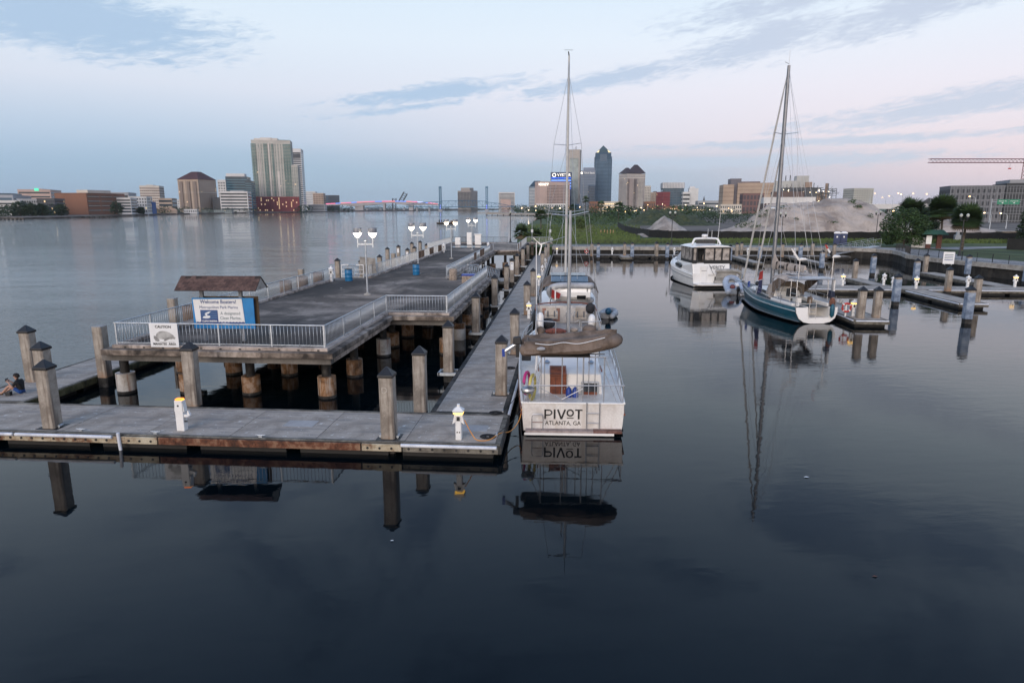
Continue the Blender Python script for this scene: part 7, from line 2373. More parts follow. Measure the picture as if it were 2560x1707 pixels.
# hard-bottomed dinghy in the davits, keel towards us
rb = inflatable('rigid_dinghy', 'white-bottomed grey dinghy hanging tilted under the brown bimini', 2.9, 1.2, .23, GREYRUB, floor=GEL)
B().loft([[(-.55, y, .10), (-.30, y, -.12 + dz), (0, y, -.26 + dz), (.30, y, -.12 + dz), (.55, y, .10)] for y, dz in ((0, 0), (1.4, 0), (2.1, .12), (2.6, .3))]).build('keel_hull', GEL, rb)
B().box(-.15, .15, .3, .9, -.29, -.27).build('frog_sticker', BLACK, rb)
rb.matrix_world = Matrix.Translation((1.75, 45.0, 2.35)) @ Matrix.Rotation(R(90), 4, 'Z') @ Matrix.Rotation(R(0), 4, 'X') @ Matrix.Rotation(R(62), 4, 'Y')
t = thing('flag', 'red flag with white cross beside the hanging dinghy', 'flag', (-.75, 44.55, 2.35))
rr = [[(-.10 + .6 * i / 6, .06 * math.sin(i * 1.6), .42 - .05 * i), (-.16 + .55 * i / 6, .06 * math.sin(i * 1.6 + .6), -.12 - .05 * i * (1 if i < 4 else .3))] for i in range(7)]
B().loft(rr, cap=False, closed=False).build('cloth', mat('flag_red', (.28, .022, .022), .8, var=.2), t).modifiers.new('solid', 'SOLIDIFY').thickness = .01
B().hexa([(.08, -.09, -.3), (.17, -.09, -.3), (.17, -.07, -.3), (.08, -.07, -.3), (.08, -.09, .36), (.17, -.09, .36), (.17, -.07, .36), (.08, -.07, .36)]).build('cross_bar', SIGNWHITE, t)
B().cyl((-.5, .1, -.9), (.1, .1, .5), .015, n=6).build('staff', GEL, t)
t = inflatable('inflatable_dinghy', 'small dinghy with a blue motor cover floating beside the bimini yacht', 2.2, 1.0, .22, GREYRUB)
t.location = (3.1, 49.3, 0)
t.rotation_euler = (0, 0, R(-15))
o = B().ball((.25, -.15, .62), (.24, .34, .26), 10, 8).build('motor_cover', mat('blue_cover', (.01, .08, .16), .6, var=.2), t, smooth=True)

# ---- white motor yacht
s0 = P(1777, 718, 0)
ver = thing('motor_yacht', 'white motor yacht VERITY with black framed enclosure', 'boat', (s0.x, s0.y, 0), YAW + R(2.5))
bmv = lambda s: 1.98 + .22 * math.sin(min(1, s / .5) * math.pi / 2) if s < .5 else 2.2 * max(.02, 1 - ((s - .5) / .5) ** 2.4)
rg = hull_rings(11.8, bmv, lambda s: 1.45 + .85 * s ** 1.5, lambda s: .7, lambda s: bmv(s) * (.93 - .35 * s ** 3), rake=1.1, chine=.7)
B().loft(rg).build('hull', GEL, ver)
B().loft([[(x * 1.005, y - .004, min(z, .10)) for x, y, z in r] for r in rg]).build('boot_stripe', mat('dark_boot', (.012, .014, .02), .6, var=.2), ver)
deck_from(rg, .03, -.02).build('deck', GEL, ver)
for sx in (0, -1):
    B().tube([Vector((r[sx][0] * 1.01, r[sx][1], r[sx][2] - .16)) for r in rg], .06, 6).build('rub_rail', GEL, ver, smooth=True)
    B().tube([Vector((r[1 if sx == 0 else -2][0] * 1.012, r[1][1], r[1][2] - .15)) for r in rg], .025, 5).build('hull_stripe', mat('grey_stripe', (.10, .12, .17), .5, var=0), ver)
B().prism([(-1.95, .02), (1.95, .02), (1.75, -.95), (1.3, -1.15), (-1.3, -1.15), (-1.75, -.95)], .28, .46).build('swim_platform', GEL, ver, bevel=.04)
B().hexa([(-1.97, .03, 1.3), (1.97, .03, 1.3), (2.1, 6.6, 1.5), (-2.1, 6.6, 1.5), (-2.0, .35, 2.5), (2.0, .35, 2.5), (1.85, 6.0, 2.5), (-1.85, 6.0, 2.5)]).build('superstructure', GEL, ver, bevel=.08)
for sx in (-1, 1):
    B().ball((sx * 2.08, 5.0, 1.95), (.10, 1.35, .34), 12, 8).build('side_window', GLASS, ver, smooth=True)
B().box(-1.15, -.55, -.06, .06, .5, 2.25).build('stern_stair', GEL, ver, bevel=.03)
B().box(-1.12, -.58, -.075, -.062, 1.72, 1.76).build('stair_tread', DARKG, ver)
text('VERITY', .50, mat('grey_ink', (.10, .105, .12), .6, var=0), ver, (.65, .135, 2.05), (R(74), 0, 0), bold=.004)
B().box(-.35, .35, -.02, .0, 1.78 - .55, 1.82 - .55).build('vent_slot', DARKG, ver)
B().box(.32, .95, -.03, .025, .62, 1.10).build('transom_hatch', BLACK, ver)
for x, b_ in ((.35, 1.0),):
    B().tube([(-.35, -.02, 2.4), (.2, -.06, 1.35)], .02, 5).build('stern_line', DARKG, ver)
# enclosure: black frame with clear panels
VIN = mat('clear_vinyl', (.56, .51, .47), .12, var=.45, scale=1.8, trans=.22)
ez0, ez1 = 2.52, 4.12
B().box(-1.95, 1.95, 4.6, 4.7, ez0, ez1).build('inner_bulkhead', mat('tan_interior', (.40, .36, .32), .7, var=.2), ver)
xs = [-1.98, -1.55, -.75, .32, 1.12, 1.98]
for x in xs:
    B().box(x - .075, x + .075, .36, .46, ez0, ez1).build('enclosure_frame', BLACK, ver)
for a, e in ((xs[0], xs[1]), (xs[2], xs[5])):
    B().box(a, e, .335, .45, ez0 - .08, ez0 + .30).build('enclosure_skirt', BLACK, ver)
B().box(-2.0, 2.0, .375, .455, ez1 - .10, ez1 + .02).build('enclosure_header', BLACK, ver)
for a, e in ((xs[0], xs[1]), (xs[2], xs[3]), (xs[3], xs[4]), (xs[4], xs[5])):
    B().box(a + .05, e - .05, .41, .42, ez0 + .28, ez1 - .10).build('vinyl_panel', VIN, ver)
for s in (-1, 1):
    B().box(s * 1.97 - .03, s * 1.97 + .03, .46, 4.4, ez0, ez0 + .26).build('enclosure_skirt', BLACK, ver)
    B().box(s * 1.97 - .008, s * 1.97 + .008, .46, 4.4, ez0 + .26, ez1 - .02).build('vinyl_panel', VIN, ver)
    for y in (1.6, 3.0, 4.35):
        B().box(s * 1.97 - .035, s * 1.97 + .035, y - .04, y + .04, ez0, ez1).build('enclosure_frame', BLACK, ver)
for x in (-.2, .75):
    B().ball((x, 1.6, 3.0), (.34, .2, .55), 10, 8).build('deck_chair', mat('pale_cushion', (.50, .45, .42), .7, var=.3), ver, smooth=True)
B().loft([[(-2.15, y, 4.14), (-1.2, y, 4.14), (1.2, y, 4.14), (2.15, y, 4.14), (1.6, y, 4.30), (.7, y, z), (-.7, y, z), (-1.6, y, 4.30)] for y, z in ((.1, 4.36), (2.2, 4.46), (4.6, 4.42))]).build('hardtop', GEL, ver, bevel=.05)
B().hexa([(-1.95, 4.6, 2.45), (1.95, 4.6, 2.45), (1.7, 7.8, 2.3), (-1.7, 7.8, 2.3), (-1.75, 4.6, 3.9), (1.75, 4.6, 3.9), (1.5, 5.4, 3.8), (-1.5, 5.4, 3.8)]).build('windscreen_cover', mat('pale_cover', (.52, .56, .62), .8, var=.1), ver, bevel=.05)
for s in (-1, 1):
    B().tube(curve([(s * 1.55, 2.2, 4.35), (s * 1.35, 2.3, 4.75), (s * 1.12, 2.4, 4.95), (0, 2.42, 5.0)], 5), .11, 8).build('arch', GEL, ver, smooth=True)
B().box(-1.05, 1.05, 2.3, 2.5, 4.45, 4.85).build('arch_screen', GLASS, ver)
B().cyl((-.15, 2.4, 5.0), (-.15, 2.4, 5.12), .09, n=8).build('radar_foot', GEL, ver)
B().lathe([(.28, 5.14), (.32, 5.18), (.32, 5.36), (.26, 5.42)], 14, (-.15, 2.4)).build('radar_dome', GEL, ver, smooth=True)
B().cyl((.18, 2.4, 5.0), (.18, 2.4, 6.0), .02, n=5).build('antenna', GEL, ver)
B().cyl((.62, 2.4, 5.0), (.62, 2.4, 5.85), .02, n=5).build('antenna', GEL, ver)
B().cyl((1.25, 2.3, 4.3), (1.38, 2.3, 7.6), .03, .018, n=5).build('whip_antenna', GEL, ver)
for s in (-1, 1):
    pts = [(s * bmv(y / 11.8) * .95, y, 1.45 + .85 * (y / 11.8) ** 1.5 + .7) for y in (5.5, 7.5, 9.2, 10.6, 11.5)]
    B().tube(pts, .022, 6).build('bow_rail', STEEL, ver)
    for p in pts:
        B().cyl((p[0], p[1], p[2] - .7), p, .018, n=5).build('stanchion', STEEL, ver)
rb = inflatable('rigid_dinghy', 'grey dinghy lashed on its side on the motor yacht swim platform', 2.7, 1.25, .22, patchy('warm_grey_hypalon', [(.26, .25, .23), (.36, .345, .32), (.42, .40, .375)], 1.2, .55, .1))
rb.matrix_world = Matrix.Translation(ver.location) @ Matrix.Rotation(YAW + R(2.5), 4, 'Z') @ Matrix.Translation((.45, -.62, 1.10)) @ Matrix.Rotation(R(-90), 4, 'Z') @ Matrix.Rotation(R(-74), 4, 'Y')

# ---- teal sailing yacht
s0 = P(2037, 808, 0)
hd = YAW + R(5.2)
ash = thing('sailing_yacht', 'teal hulled sailing yacht ASHA with white open transom', 'boat', (s0.x, s0.y, 0), hd)
bma = lambda s: 1.58 + .28 * math.sin(min(1, s / .4) * math.pi / 2) if s < .4 else 1.86 * max(.02, 1 - ((s - .4) / .6) ** 1.9)
TEALH = mat('teal_hull', (.018, .12, .18), .3, var=.15, scale=1.0, coat=.4)
rg = hull_rings(11.4, bma, lambda s: 1.18 + .42 * s ** 1.6, lambda s: .6, lambda s: bma(s) * (.80 - .2 * s) if s > .1 else bma(s) * .68, rake=1.0, stern_rake=-.0, chine=.6)
B().loft(rg, cap=False).build('hull', TEALH, ash)
deck_from(rg, .02, .0).build('deck', mat('teak_deck_grey', (.28, .27, .26), .8, var=.15), ash)
B().loft([[(x * 1.004, y - .003, min(z, .13)) for x, y, z in r] for r in rg], cap=False).build('boot_stripe', mat('grey_boot', (.30, .33, .35), .5, var=.1), ash)
B().loft([[(x * 1.007, y - .006, min(z, .07)) for x, y, z in r] for r in rg], cap=False).build('bottom_paint', MATS['antifoul'], ash)
for sx, k in ((0, 1), (-1, -2)):
    B().tube([Vector((r[k][0] * 1.006, r[k][1], r[k][2] + .05)) for r in rg], .028, 5).build('cove_stripe', mat('pale_stripe', (.55, .60, .62), .5, var=0), ash)
    B().tube([Vector(r[sx]) + Vector((0, 0, .02)) for r in rg], .035, 5).build('toe_rail', ALU, ash)
# transom: white shell with a boarding opening
tr = [(p[0], p[2]) for p in rg[0]]
b = B()
yt = -.10
out_ = [(x * 1.0, z) for x, z in tr if z > -.2]
ob = [(-1.58, 1.18), (-1.55, .8), (-1.36, .38), (-1.0, .12), (-.5, .02), (.5, .02), (1.0, .12), (1.36, .38), (1.55, .8), (1.58, 1.18)]
ib = [(-.66, 1.18), (-.66, .62), (-.66, .5), (-.62, .44), (-.4, .43), (.6, .43), (.86, .44), (.9, .5), (.9, .62), (.9, 1.18)]
vs = [(x, yt - .12 * (1.18 - z), z) for x, z in ob] + [(x, yt - .12 * (1.18 - z), z) for x, z in ib]
b.add(vs, [(i, i + 1, 10 + i + 1, 10 + i) for i in range(9)])
o = b.build('transom', GEL, ash)
o.modifiers.new('solid', 'SOLIDIFY').thickness = .06
B().box(-.68, .92, -.15, 1.5, .36, .42).build('stern_step', GEL, ash)
B().box(-.70, .94, 1.5, 1.58, .3, 1.22).build('cockpit_face', GEL, ash)
for s, x in ((-1, -.71), (1, .95)):
    B().box(x - .03, x + .03, -.1, 1.5, .3, 1.22).build('cockpit_side', GEL, ash)
B().box(-.5, .1, 1.46, 1.499, .75, 1.05).build('locker_door', DARKG, ash)
B().box(.2, .6, 1.46, 1.499, .5, 1.0).build('locker_door', WHITE, ash)
for x, y, z in ((-1.35, 1.3, 1.2), (1.35, 1.3, 1.2)):
    B().box(x - .3, x + .3, y - .9, y + 2.4, 1.16, 1.42).build('coaming', GEL, ash, bevel=.06)
    B().box(x - .2, x + .2, y - .8, y + 1.6, 1.42, 1.44).build('seat_pad', GREYRUB, ash)
for x in (-.62, -.12):
    B().cyl((x, -.22, .35), (x, -.18, 1.75), .018, n=6).build('ladder_rail', STEEL, ash)
for z in (.55, .85, 1.15, 1.45):
    B().cyl((-.62, -.2, z), (-.12, -.2, z), .014, n=5).build('ladder_rung', STEEL, ash)
B().hexa([(-1.15, 4.2, 1.2), (1.15, 4.2, 1.2), (.75, 9.4, 1.42), (-.75, 9.4, 1.42), (-1.0, 4.3, 1.85), (1.0, 4.3, 1.85), (.55, 9.0, 1.70), (-.55, 9.0, 1.70)]).build('coachroof', GEL, ash, bevel=.06)
for s in (-1, 1):
    B().hexa([(s * 1.13, 5.2, 1.45), (s * .98, 7.6, 1.5), (s * .96, 7.6, 1.5), (s * 1.10, 5.2, 1.45), (s * 1.08, 5.2, 1.72), (s * .92, 7.6, 1.68), (s * .88, 7.6, 1.68), (s * 1.03, 5.2, 1.72)]).build('cabin_window', GLASS, ash)
B().box(-.05, .05, 3.0, 3.1, 1.2, 2.2).build('wheel_pedestal', GEL, ash)
B().tube([(.42 * math.cos(R(20 * k)), 2.95, 1.95 + .42 * math.sin(R(20 * k))) for k in range(18)], .018, 5, closed=True).build('steering_wheel', STEEL, ash, smooth=True)
for x, y, w_, l_, h_, m in ((-.95, 3.2, .45, 1.6, .3, GEL), (.95, 3.2, .45, 1.6, .3, GEL), (0, 5.0, .8, .7, .85, GEL), (-.5, 7.9, .5, .5, .5, GEL), (.2, 9.6, .6, .5, .25, GEL), (-.3, 2.2, .5, .5, .42, GEL), (.55, 1.9, .3, .3, .5, CANVAS), (-1.1, 4.6, .3, .5, .55, CANVAS_T), (-1.35, 3.6, .16, .5, .3, mat('grey_cushion', (.12, .13, .14), .8, var=.2))):
    B().box(x - w_ / 2, x + w_ / 2, y - l_ / 2, y + l_ / 2, 1.17, 1.17 + h_ + .12 * (y > 4.4)).build('deck_locker', m, ash, bevel=.05)
for x, y in ((-1.2, 2.9), (1.2, 2.9), (-1.2, 4.3), (1.2, 4.3)):
    B().lathe([(.09, 1.45), (.10, 1.5), (.06, 1.55), (.08, 1.66)], 10, (x, y)).build('winch', STEEL, ash, smooth=True)
# spray hood and bimini
rr = [[(-1.3 * k, y, 1.5), (-1.25 * k, y, z * .92), (-.8 * k, y, z), (0, y, z + .06), (.8 * k, y, z), (1.25 * k, y, z * .92), (1.3 * k, y, 1.5)] for y, z, k in ((4.1, 2.55, 1), (5.0, 2.5, .95), (5.6, 1.9, .85))]
B().loft(rr, cap=False, closed=False).build('spray_hood', CANVAS_T, ash).modifiers.new('solid', 'SOLIDIFY').thickness = .02
rr = []
for i in range(7):
    f = i / 6
    rr.append([(q_ / 5 * 1.35, 2.0 + 2.3 * f, 3.02 + .12 * math.sin(f * 3.1) + .14 * (1 - (q_ / 5) ** 2) - (.18 if abs(q_) == 5 else 0)) for q_ in range(-5, 6)])
bi = B().loft(rr, cap=False, closed=False).build('bimini', CANVAS_T, ash, fix=False)
bi.modifiers.new('solid', 'SOLIDIFY').thickness = .02
B().box(-.75, .1, 2.5, 3.3, 3.24, 3.28).build('solar_panel', SOLAR, ash)
for s in (-1, 1):
    for y in (2.1, 3.2, 4.2):
        B().cyl((s * 1.3, 3.1, 1.4), (s * 1.32, y, 2.95), .018, n=5).build('bimini_leg', STEEL, ash)
    B().hexa([(s * 1.32, 4.15, 1.7), (s * 1.32, 2.2, 2.9), (s * 1.30, 2.2, 2.9), (s * 1.30, 4.15, 1.7), (s * 1.33, 4.2, 2.55), (s * 1.33, 3.3, 2.98), (s * 1.31, 3.3, 2.98), (s * 1.31, 4.2, 2.55)]).build('side_curtain', CANVAS, ash)
# stern arch with panels, wind generators
for s in (-1, 1):
    for y in (.25, 1.1):
        B().cyl((s * 1.45, y, 1.2), (s * 1.42, y + .05, 3.12), .025, n=6).build('arch_leg', STEEL, ash)
    B().cyl((s * 1.42, .2, 3.12), (s * 1.42, 1.3, 3.12), .025, n=6).build('arch_bar', STEEL, ash)
    B().cyl((s * 1.45, .25, 2.1), (s * 1.45, 1.1, 2.1), .02, n=6).build('arch_bar', STEEL, ash)
for y in (.22, .7, 1.25):
    B().cyl((-1.45, y, 3.14), (1.45, y, 3.14), .025, n=6).build('arch_bar', STEEL, ash)
B().box(-1.4, 1.4, .2, 1.9, 3.17, 3.21).build('solar_panel', mat('pale_panel', (.34, .37, .41), .3, var=.15), ash)
def windgen(x, y, z0_, z1_, blades, lab):
    t = thing('wind_generator', lab, 'turbine', (0, 0, 0), 0, 'wind generators on the teal yacht')
    t.matrix_world = Matrix.Translation(ash.location) @ Matrix.Rotation(hd, 4, 'Z') @ Matrix.Translation((x, y, 0))
    B().cyl((0, 0, z0_), (0, 0, z1_), .03, n=6).build('post', STEEL, t)
    for s in (-1, 1):
        B().cyl((s * .3, .1, z0_), (0, 0, z0_ + (z1_ - z0_) * .6), .014, n=5).build('strut', STEEL, t)
    B().tube([(-.12, 0, z1_), (.1, 0, z1_ + .02), (.42, .05, z1_ + .02), (.55, .05, z1_)], [.05, .12, .10, .04], 10).build('nacelle', GEL, t, smooth=True)
    for (a, L, m) in blades:
        d_ = Vector((math.cos(a), 0, math.sin(a)))
        n_ = Vector((-math.sin(a), 0, math.cos(a)))
        segs = [0, .35, .68, 1.0]
        for k in range(3):
            p, q_ = d_ * L * segs[k], d_ * L * segs[k + 1]
            wa, wb = .16 - .05 * segs[k], .16 - .09 * segs[k + 1]
            ps = [p - n_ * wa / 2, q_ - n_ * wb / 2, q_ + n_ * wb / 2, p + n_ * wa / 2]
            B().hexa([(v.x - .12, v.y - .05, v.z + z1_) for v in ps] + [(v.x - .12, v.y - .02, v.z + z1_) for v in ps]).build('blade', m[k], t)


windgen(-1.15, .7, 3.15, 4.55, [(R(128), 1.0, (GEL, GEL, GEL)), (R(8), .25, (GEL, GEL, GEL))], 'left wind generator with a white blade over the teal yacht')
windgen(1.25, .5, 3.15, 4.75, [(R(125), 1.05, (BLACK, SIGNWHITE, REDPAINT)), (R(10), .25, (GEL, GEL, GEL))], 'right wind generator with a red tipped blade over the teal yacht')
# mast, boom, sails
ym = 6.9
pm = Matrix.Translation(ash.location) @ Matrix.Rotation(hd, 4, 'Z') @ Vector((0, ym, 0))
dm = -pm.x * sY + pm.y * cY
zm = Zv(164, dm)
mst = B().loft([[(.15 * k * math.cos(R(45 * j)), ym + .19 * k * math.sin(R(45 * j)), z) for j in range(8)] for z, k in ((1.5, 1.0), (10, 1.0), (zm - 2, .9), (zm, .7))]).build('mast', mat('grey_mast', (.20, .205, .22), .45, metal=.5, var=.1), ash, smooth=True)
z1_, z2_ = Zv(518, dm), Zv(336, dm)
for z, w_ in ((z1_, 1.35), (z2_, 1.0)):
    for s in (-1, 1):
        B().cyl((0, ym, z), (s * w_, ym - .35, z + .1), .03, .02, n=6).build('spreader', ALU, mst)
for s in (-1, 1):
    stays(mst, [((0, ym, zm - .6), (s * 1.0, ym - .35, z2_ + .1)), ((s * 1.0, ym - .35, z2_ + .1), (s * 1.35, ym - .35, z1_ + .1)), ((s * 1.35, ym - .35, z1_ + .1), (s * 1.75, ym - .4, 1.4)), ((0, ym, z2_), (s * 1.35, ym - .35, z1_ + .1)), ((0, ym, z1_), (s * 1.75, ym - 1, 1.4)), ((0, ym, zm - .3), (s * 1.3, .2, 1.3)), ((0, ym, z2_ + 1), (s * 1.5, 2.5, 1.3))], r=.012)
stays(mst, [((0, ym, zm - .2), (0, .2, 3.15)), ((.1, ym, zm - .4), (.4, 2.2, 3.9))], r=.010)
for (yb, zt2, r_, m) in ((12.3, zm - .7, .085, MATS['furled_sail']), (10.0, zm * .66, .075, MATS['furled_sail'])):
    a, e = Vector((0, yb, 1.75)), Vector((0, ym + .2, zt2))
    B().tube([a, a.lerp(e, .03), a.lerp(e, .45), a.lerp(e, .9), a.lerp(e, .97), e], [.03, r_, r_, r_ * .75, .03, .02], 7).build('furled_sail', m, ash, smooth=True)
B().lathe([(.12, 1.6), (.12, 1.75)], 10, (0, 12.25)).build('furler_drum', BLACK, ash)
B().tube([(0, ym + .12, zm * .42), (-.05, ym + .45, zm * .43)], .05, 6).build('radar_bracket', GEL, ash)
B().ball((-.05, ym + .55, zm * .43), (.25, .25, .14), 10, 6).build('radar_dome', GEL, ash, smooth=True)
B().cyl((0, ym, zm), (0, ym, zm + 1.1), .012, n=4).build('antenna', STEEL, mst)
B().cyl((-.35, ym, zm + .25), (.0, ym, zm + .1), .015, n=4).build('wind_vane', BLACK, mst)
B().cyl((0, ym - .15, 3.35), (0, 1.7, 3.6), .075, n=8).build('boom', ALU, ash, smooth=True)
rr = []
for i in range(13):
    s = i / 12
    y, zc = ym - .05 - 4.9 * s, 3.5 + .2 * s
    hh = .30 + .75 * max(0, 1 - s / .16) ** 1.3 * (1 if s < .16 else 0) + .22 * (1 - s)
    ww = .17 - .06 * s + .008 * math.sin(i * 2)
    rr.append([(0, y, zc + hh), (ww * .7, y, zc + hh * .55), (ww, y, zc + .05), (ww * .6, y, zc - .18), (-ww * .6, y, zc - .18), (-ww, y, zc + .05), (-ww * .7, y, zc + hh * .55)])
o = B().loft(rr).build('sail_cover', CANVAS_T, ash, smooth=True)
text('ASHA', .36, BLACKINK, ash, (-.19, 5.2, 3.62), (R(82), 0, R(-90)), ext=.01, bold=.01)
for y in (6.1, 4.4, 3.2):
    f = (ym - .05 - y) / 4.9
    B().box(-.18, .18, y - .02, y + .02, 3.30 + .2 * f, 3.98 - .10 * f).build('cover_strap', BLACK, ash)
# deck gear
B().box(-1.45, -.75, 1.5, 1.75, 1.75, 2.35).build('black_case', BLACK, ash, bevel=.05)
outboard(ash, 1.25, .45, 1.85, mat('navy_cowl', (.012, .02, .05), .5, var=.2), 1.3, 'spare_motor')
B().lathe([(.03, .45), (.15, .6), (.17, 1.1), (.12, 1.35), (.03, 1.45)], 12, (1.05, -.3)).build('teal_fender', mat('teal_fender', (.01, .09, .14), .5, var=.15), ash, smooth=True)
for k in range(7):
    B().cyl((1.28 + random.uniform(-.1, .1), .3 + random.uniform(-.2, .2), 1.2), (1.35 + random.uniform(-.1, .1), .35, 3.1), random.uniform(.02, .05), n=5).build('stowed_pole', random.choice([TEAK, RUST, STEEL, GEL]), ash)
B().ball((1.3, .2, 1.5), (.22, .2, .35)).build('orange_bundle', mat('faded_orange', (.20, .09, .06), .9, var=.4, scale=8), ash, smooth=True)
for s in (-1, 1):
    pts = [(s * bma(y / 11.9) * .97, y, 1.2 + .42 * (y / 11.9) ** 1.6 + .62) for y in (.1, 2.0, 4.0, 6.0, 8.0, 10.0, 11.6)]
    B().tube(pts, .010, 4).build('guard_wire', STEEL, ash)
    B().tube([(x, y, z - .3) for x, y, z in pts], .008, 4).build('guard_wire', STEEL, ash)
    for (x, y, z) in pts:
        B().cyl((x, y, z - .64), (x, y, z + .02), .014, n=5).build('stanchion', STEEL, ash)
    B().cyl((s * 1.5, .1, 1.2), (s * 1.5, .1, 1.95), .02, n=5).build('pushpit_post', STEEL, ash)
B().box(-1.1, -.95, 8.8, 8.95, 1.6, 2.1).build('blue_bottle', BLUEPL, ash)
B().ball((-.5, 8.4, 1.95), .2).build('black_ball', BLACK, ash, smooth=True)
B().tube(curve([(0, 12.4, 1.7), (-.1, 12.9, 1.9), (0, 12.9, 2.25), (.1, 12.5, 2.3)], 4), .03, 6).build('pulpit', STEEL, ash, smooth=True)
B().cyl((0, 12.0, 1.6), (-.2, 13.3, 1.75), .06, n=6).build('bow_roller', STEEL, ash)
for k in range(6):
    a = random.uniform(0, 6)
    B().cyl((0, 12.6, 1.8), (.35 * math.cos(a), 12.6 + .3 * math.sin(a), 2.2 + .2 * (k % 3)), .025, n=5).build('anchor_gear', STEEL, ash)
t = thing('ensign', 'dark red and blue flag furled by the teal yacht mast', 'flag', (0, 0, 0))
t.matrix_world = Matrix.Translation(ash.location) @ Matrix.Rotation(hd, 4, 'Z') @ Matrix.Translation((-1.3, 5.9, 0))
B().cyl((0, 0, 1.4), (0, 0, 3.4), .015, n=5).build('staff', STEEL, t)
B().hexa([(0, 0, 2.6), (-.3, .1, 2.5), (-.3, .14, 2.5), (0, .04, 2.6), (.02, 0, 3.3), (-.22, .1, 3.15), (-.22, .14, 3.15), (.02, .04, 3.3)]).build('cloth', mat('flag_red', (.28, .022, .022), .8, var=.2), t)
B().hexa([(0, 0, 1.5), (-.35, .1, 1.4), (-.35, .14, 1.4), (0, .04, 1.5), (.02, 0, 2.55), (-.25, .1, 2.45), (-.25, .14, 2.45), (.02, .04, 2.55)]).build('lower_cloth', mat('ensign_navy', (.015, .02, .07), .8, var=.2), t)
# dinghy between the two yachts
t = inflatable('inflatable_dinghy', 'pale blue-grey dinghy with a motor floating between the two yachts', 2.7, 1.3, .27, patchy('blue_grey_hypalon', [(.27, .31, .38), (.38, .43, .51), (.46, .51, .58)], 1.2, .5, .1))
p = P(1838, 737, 0)
t.location = (p.x, p.y, .05)
t.rotation_euler = (R(22), 0, YAW + R(-6))
t.scale = (1.05, 1.0, 1.0)
outboard(t, .12, -.2, .55, BLACK, 1.1)
B().ball((-.2, .6, .5), (.25, .3, .2)).build('gear_bag', mat('gear_red', (.18, .06, .06), .9, var=.3), t, smooth=True)
B().box(.1, .4, .8, 1.2, .4, .6).build('fuel_can', GEL, t)

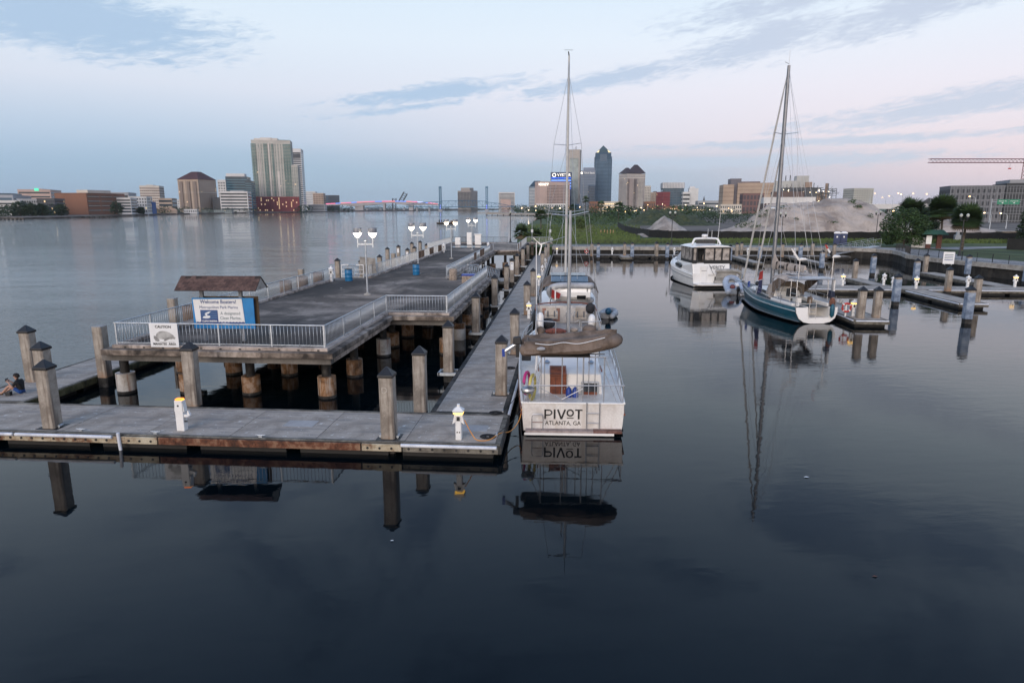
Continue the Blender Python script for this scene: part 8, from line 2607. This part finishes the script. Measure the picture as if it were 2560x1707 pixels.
# ------------------------------------------------------------------ the sitting person
def person():
    pp = P(57, 984, DZ)
    t = thing('person', 'person in black t-shirt and blue shorts sitting on the left dock holding a small device', 'person', (pp.x, pp.y, DZ), R(8))
    # faces -x; hip at origin. joints in metres
    J = {'hip': (0, 0, .12), 'spine': (-.02, 0, .30), 'chest': (-.08, 0, .47), 'neck': (-.13, 0, .60), 'neck2': (-.16, 0, .66), 'head': (-.18, 0, .75), 'top': (-.19, 0, .85)}
    for s, n_ in ((-1, 'l'), (1, 'r')):
        J.update({'hp' + n_: (-.02, s * .10, .11), 'kn' + n_: (-.40, s * (.16), .40 - (.10 if s > 0 else 0)), 'an' + n_: (-.72, s * .13, .09), 'toe' + n_: (-.92, s * .14, .06),
                  'sh' + n_: (-.10, s * .19, .55), 'el' + n_: (-.24, s * .22, .33 if s < 0 else .36), 'wr' + n_: (-.45, s * .08, .50), 'ha' + n_: (-.50, s * .06, .56)})
    E = [('hip', 'spine', .15), ('spine', 'chest', .15), ('chest', 'neck', .10), ('neck', 'neck2', .055), ('neck2', 'head', .09), ('head', 'top', .09)]
    for n_ in 'lr':
        E += [('hip', 'hp' + n_, .1), ('hp' + n_, 'kn' + n_, .08), ('kn' + n_, 'an' + n_, .05), ('an' + n_, 'toe' + n_, .04), ('chest', 'sh' + n_, .07), ('sh' + n_, 'el' + n_, .05), ('el' + n_, 'wr' + n_, .04), ('wr' + n_, 'ha' + n_, .035)]
    rad = {'hip': .14, 'spine': .135, 'chest': .15, 'neck': .075, 'neck2': .055, 'head': .095, 'top': .055}
    for n_ in 'lr':
        rad.update({'hp' + n_: .10, 'kn' + n_: .065, 'an' + n_: .042, 'toe' + n_: .035, 'sh' + n_: .075, 'el' + n_: .046, 'wr' + n_: .032, 'ha' + n_: .036})
    names = list(J)
    me = bpy.data.meshes.new('body')
    me.from_pydata([J[n] for n in names], [(names.index(a), names.index(b_)) for a, b_, _ in E], [])
    o = bpy.data.objects.new('body', me)
    col.objects.link(o)
    bm = bmesh.new()
    bm.from_mesh(me)
    ly = bm.verts.layers.skin.verify()
    for i, v in enumerate(bm.verts):
        v[ly].radius = (rad[names[i]],) * 2
        v[ly].use_root = (names[i] == 'hip')
    bm.to_mesh(me)
    bm.free()
    o.modifiers.new('skin', 'SKIN').use_smooth_shade = True
    o.modifiers.new('sub', 'SUBSURF').levels = 1
    dg_ = bpy.context.evaluated_depsgraph_get()
    m2_ = bpy.data.meshes.new_from_object(o.evaluated_get(dg_))
    bpy.data.objects.remove(o)
    skin = mat('skin', (.42, .24, .17), .6, var=.08)
    shirt, shorts = mat('black_shirt', (.012, .011, .012), .9, var=.2), mat('blue_shorts', (.012, .07, .28), .8, var=.15)
    m2_.materials.clear()
    for m in (skin, shirt, shorts):
        m2_.materials.append(m)

    def near(p, a, b_):
        a, b_ = Vector(J[a]), Vector(J[b_])
        d_ = b_ - a
        f = max(0, min(1, (p - a).dot(d_) / d_.length_squared))
        return (p - (a + d_ * f)).length, f
    for pl in m2_.polygons:
        c = pl.center
        best = min(((near(c, a, b_)[0] - min(rad[a], rad[b_]), a, b_, near(c, a, b_)[1]) for a, b_, _ in E), key=lambda q: q[0])
        _, a, b_, f = best
        k = 0
        if (a, b_) in (('spine', 'chest'), ('chest', 'neck')) or a == 'chest' or (a.startswith('sh') and f < .7) or (a == 'hip' and b_ == 'spine' and c.z > .2):
            k = 1
        elif a == 'hip' or (a.startswith('hp') and f < .62):
            k = 2
        pl.material_index = k
        pl.use_smooth = True
    body = obj('body', m2_, t)
    hair = mat('dark_hair', (.012, .008, .007), .8, var=.3)
    B().ball((-.155, 0, .82), (.115, .10, .085), 12, 8).build('hair', hair, t, smooth=True)
    B().ball((-.10, 0, .775), (.075, .09, .075), 10, 7).build('hair', hair, t, smooth=True)
    B().add([(-.285, 0, .76), (-.262, .018, .735), (-.262, -.018, .735), (-.262, 0, .80)], [(0, 1, 2), (0, 2, 3), (0, 3, 1), (1, 3, 2)]).build('nose', skin, body)
    for s in (-1, 1):
        B().ball((-.17, s * .093, .76), (.022, .014, .032), 6, 5).build('ear', skin, body, smooth=True)
        B().ball((-.262, s * .034, .785), (.01, .013, .009), 6, 5).build('eye', hair, body, smooth=True)
        for k in range(4):
            z = .535 + .018 * k
            B().tube([(-.515, s * .075, z), (-.548, s * (.088 - .003 * k), z + .006), (-.56, s * .06, z + .008), (-.552, s * .035, z + .006)], [.009, .009, .0085, .007], 6).build('finger', skin, body, smooth=True)
        B().tube([(-.49, s * .045, .585), (-.515, s * .04, .61), (-.535, s * .035, .625)], [.011, .010, .008], 6).build('thumb', skin, body, smooth=True)
        B().hexa([(-1.0, s * .14 - .045, .012), (-.72, s * .13 - .035, .012), (-.72, s * .13 + .035, .012), (-1.0, s * .14 + .045, .012), (-.98, s * .14 - .04, .05), (-.70, s * .13 - .03, .07), (-.70, s * .13 + .03, .07), (-.98, s * .14 + .04, .05)]).build('sandal', mat('brown_sandal', (.06, .035, .025), .8, var=.2), t, bevel=.015)
    B().box(-.272, -.262, -.022, .022, .713, .720).build('mouth', mat('lip', (.25, .09, .08), .6, var=0), body)
    d_ = thing('handheld_device', 'small grey hand-held controller in the hands of the sitting person', 'device', (0, 0, 0))
    d_.matrix_world = Matrix.Translation(t.location) @ Matrix.Rotation(R(8), 4, 'Z') @ Matrix.Translation((-.57, 0, .62))
    B().box(-.012, .012, -.085, .085, -.06, .06).build('case', BLACK, d_, bevel=.01)
    B().box(.0125, .0145, -.07, .07, -.045, .05).build('screen', mat('grey_screen', (.16, .18, .20), .2, var=.2), d_)
    return t


person()
p = P(17, 988, DZ)
t = thing('small_bag', 'small black cube bag on the dock beside the sitting person', 'bag', (p.x + .1, p.y, DZ), R(15))
B().box(-.1, .1, -.09, .09, 0, .17).build('body', BLACK, t, bevel=.02)
B().tube([(-.05, 0, .17), (-.04, 0, .21), (.04, 0, .21), (.05, 0, .17)], .008, 5).build('handle', BLACK, t)
# stray bits floating in the basin
for lab, u, v, s in (('white floating scrap on the open water at the right', 2016, 1193, .09), ('tiny white scrap floating in the left foreground', 980, 1352, .05), ('reddish floating leaf low on the right', 2187, 1441, .07)):
    p = P(u, v, 0)
    m = SIGNWHITE if 'white' in lab else mat('dead_leaf', (.12, .045, .03), .8, var=.3)
    tag(B().add([(-s, 0, .004), (0, -s * .5, .012), (s, .1 * s, .006), (0, s * .5, .010)], [(0, 1, 2, 3)]).build('floating_scrap', m, loc=(p.x, p.y, .01)), lab, 'debris')

# ------------------------------------------------------------------ thin morning haze over the river
hm = bpy.data.materials.new('morning_haze')
hm.use_nodes = True
hm.node_tree.nodes.clear()
pv = hm.node_tree.nodes.new('ShaderNodeVolumePrincipled')
pv.inputs['Color'].default_value = (.86, .90, .95, 1)
pv.inputs['Density'].default_value = .00005
pv.inputs['Anisotropy'].default_value = .2
mo = hm.node_tree.nodes.new('ShaderNodeOutputMaterial')
hm.node_tree.links.new(pv.outputs[0], mo.inputs['Volume'])
tag(B().box(-7200, 7200, -400, 9200, -3.2, 215).build('haze', hm), 'thin pale morning haze over the river and city', 'haze', kind='stuff')
scene.cycles.volume_bounces = 0
scene.cycles.volume_max_steps = 64
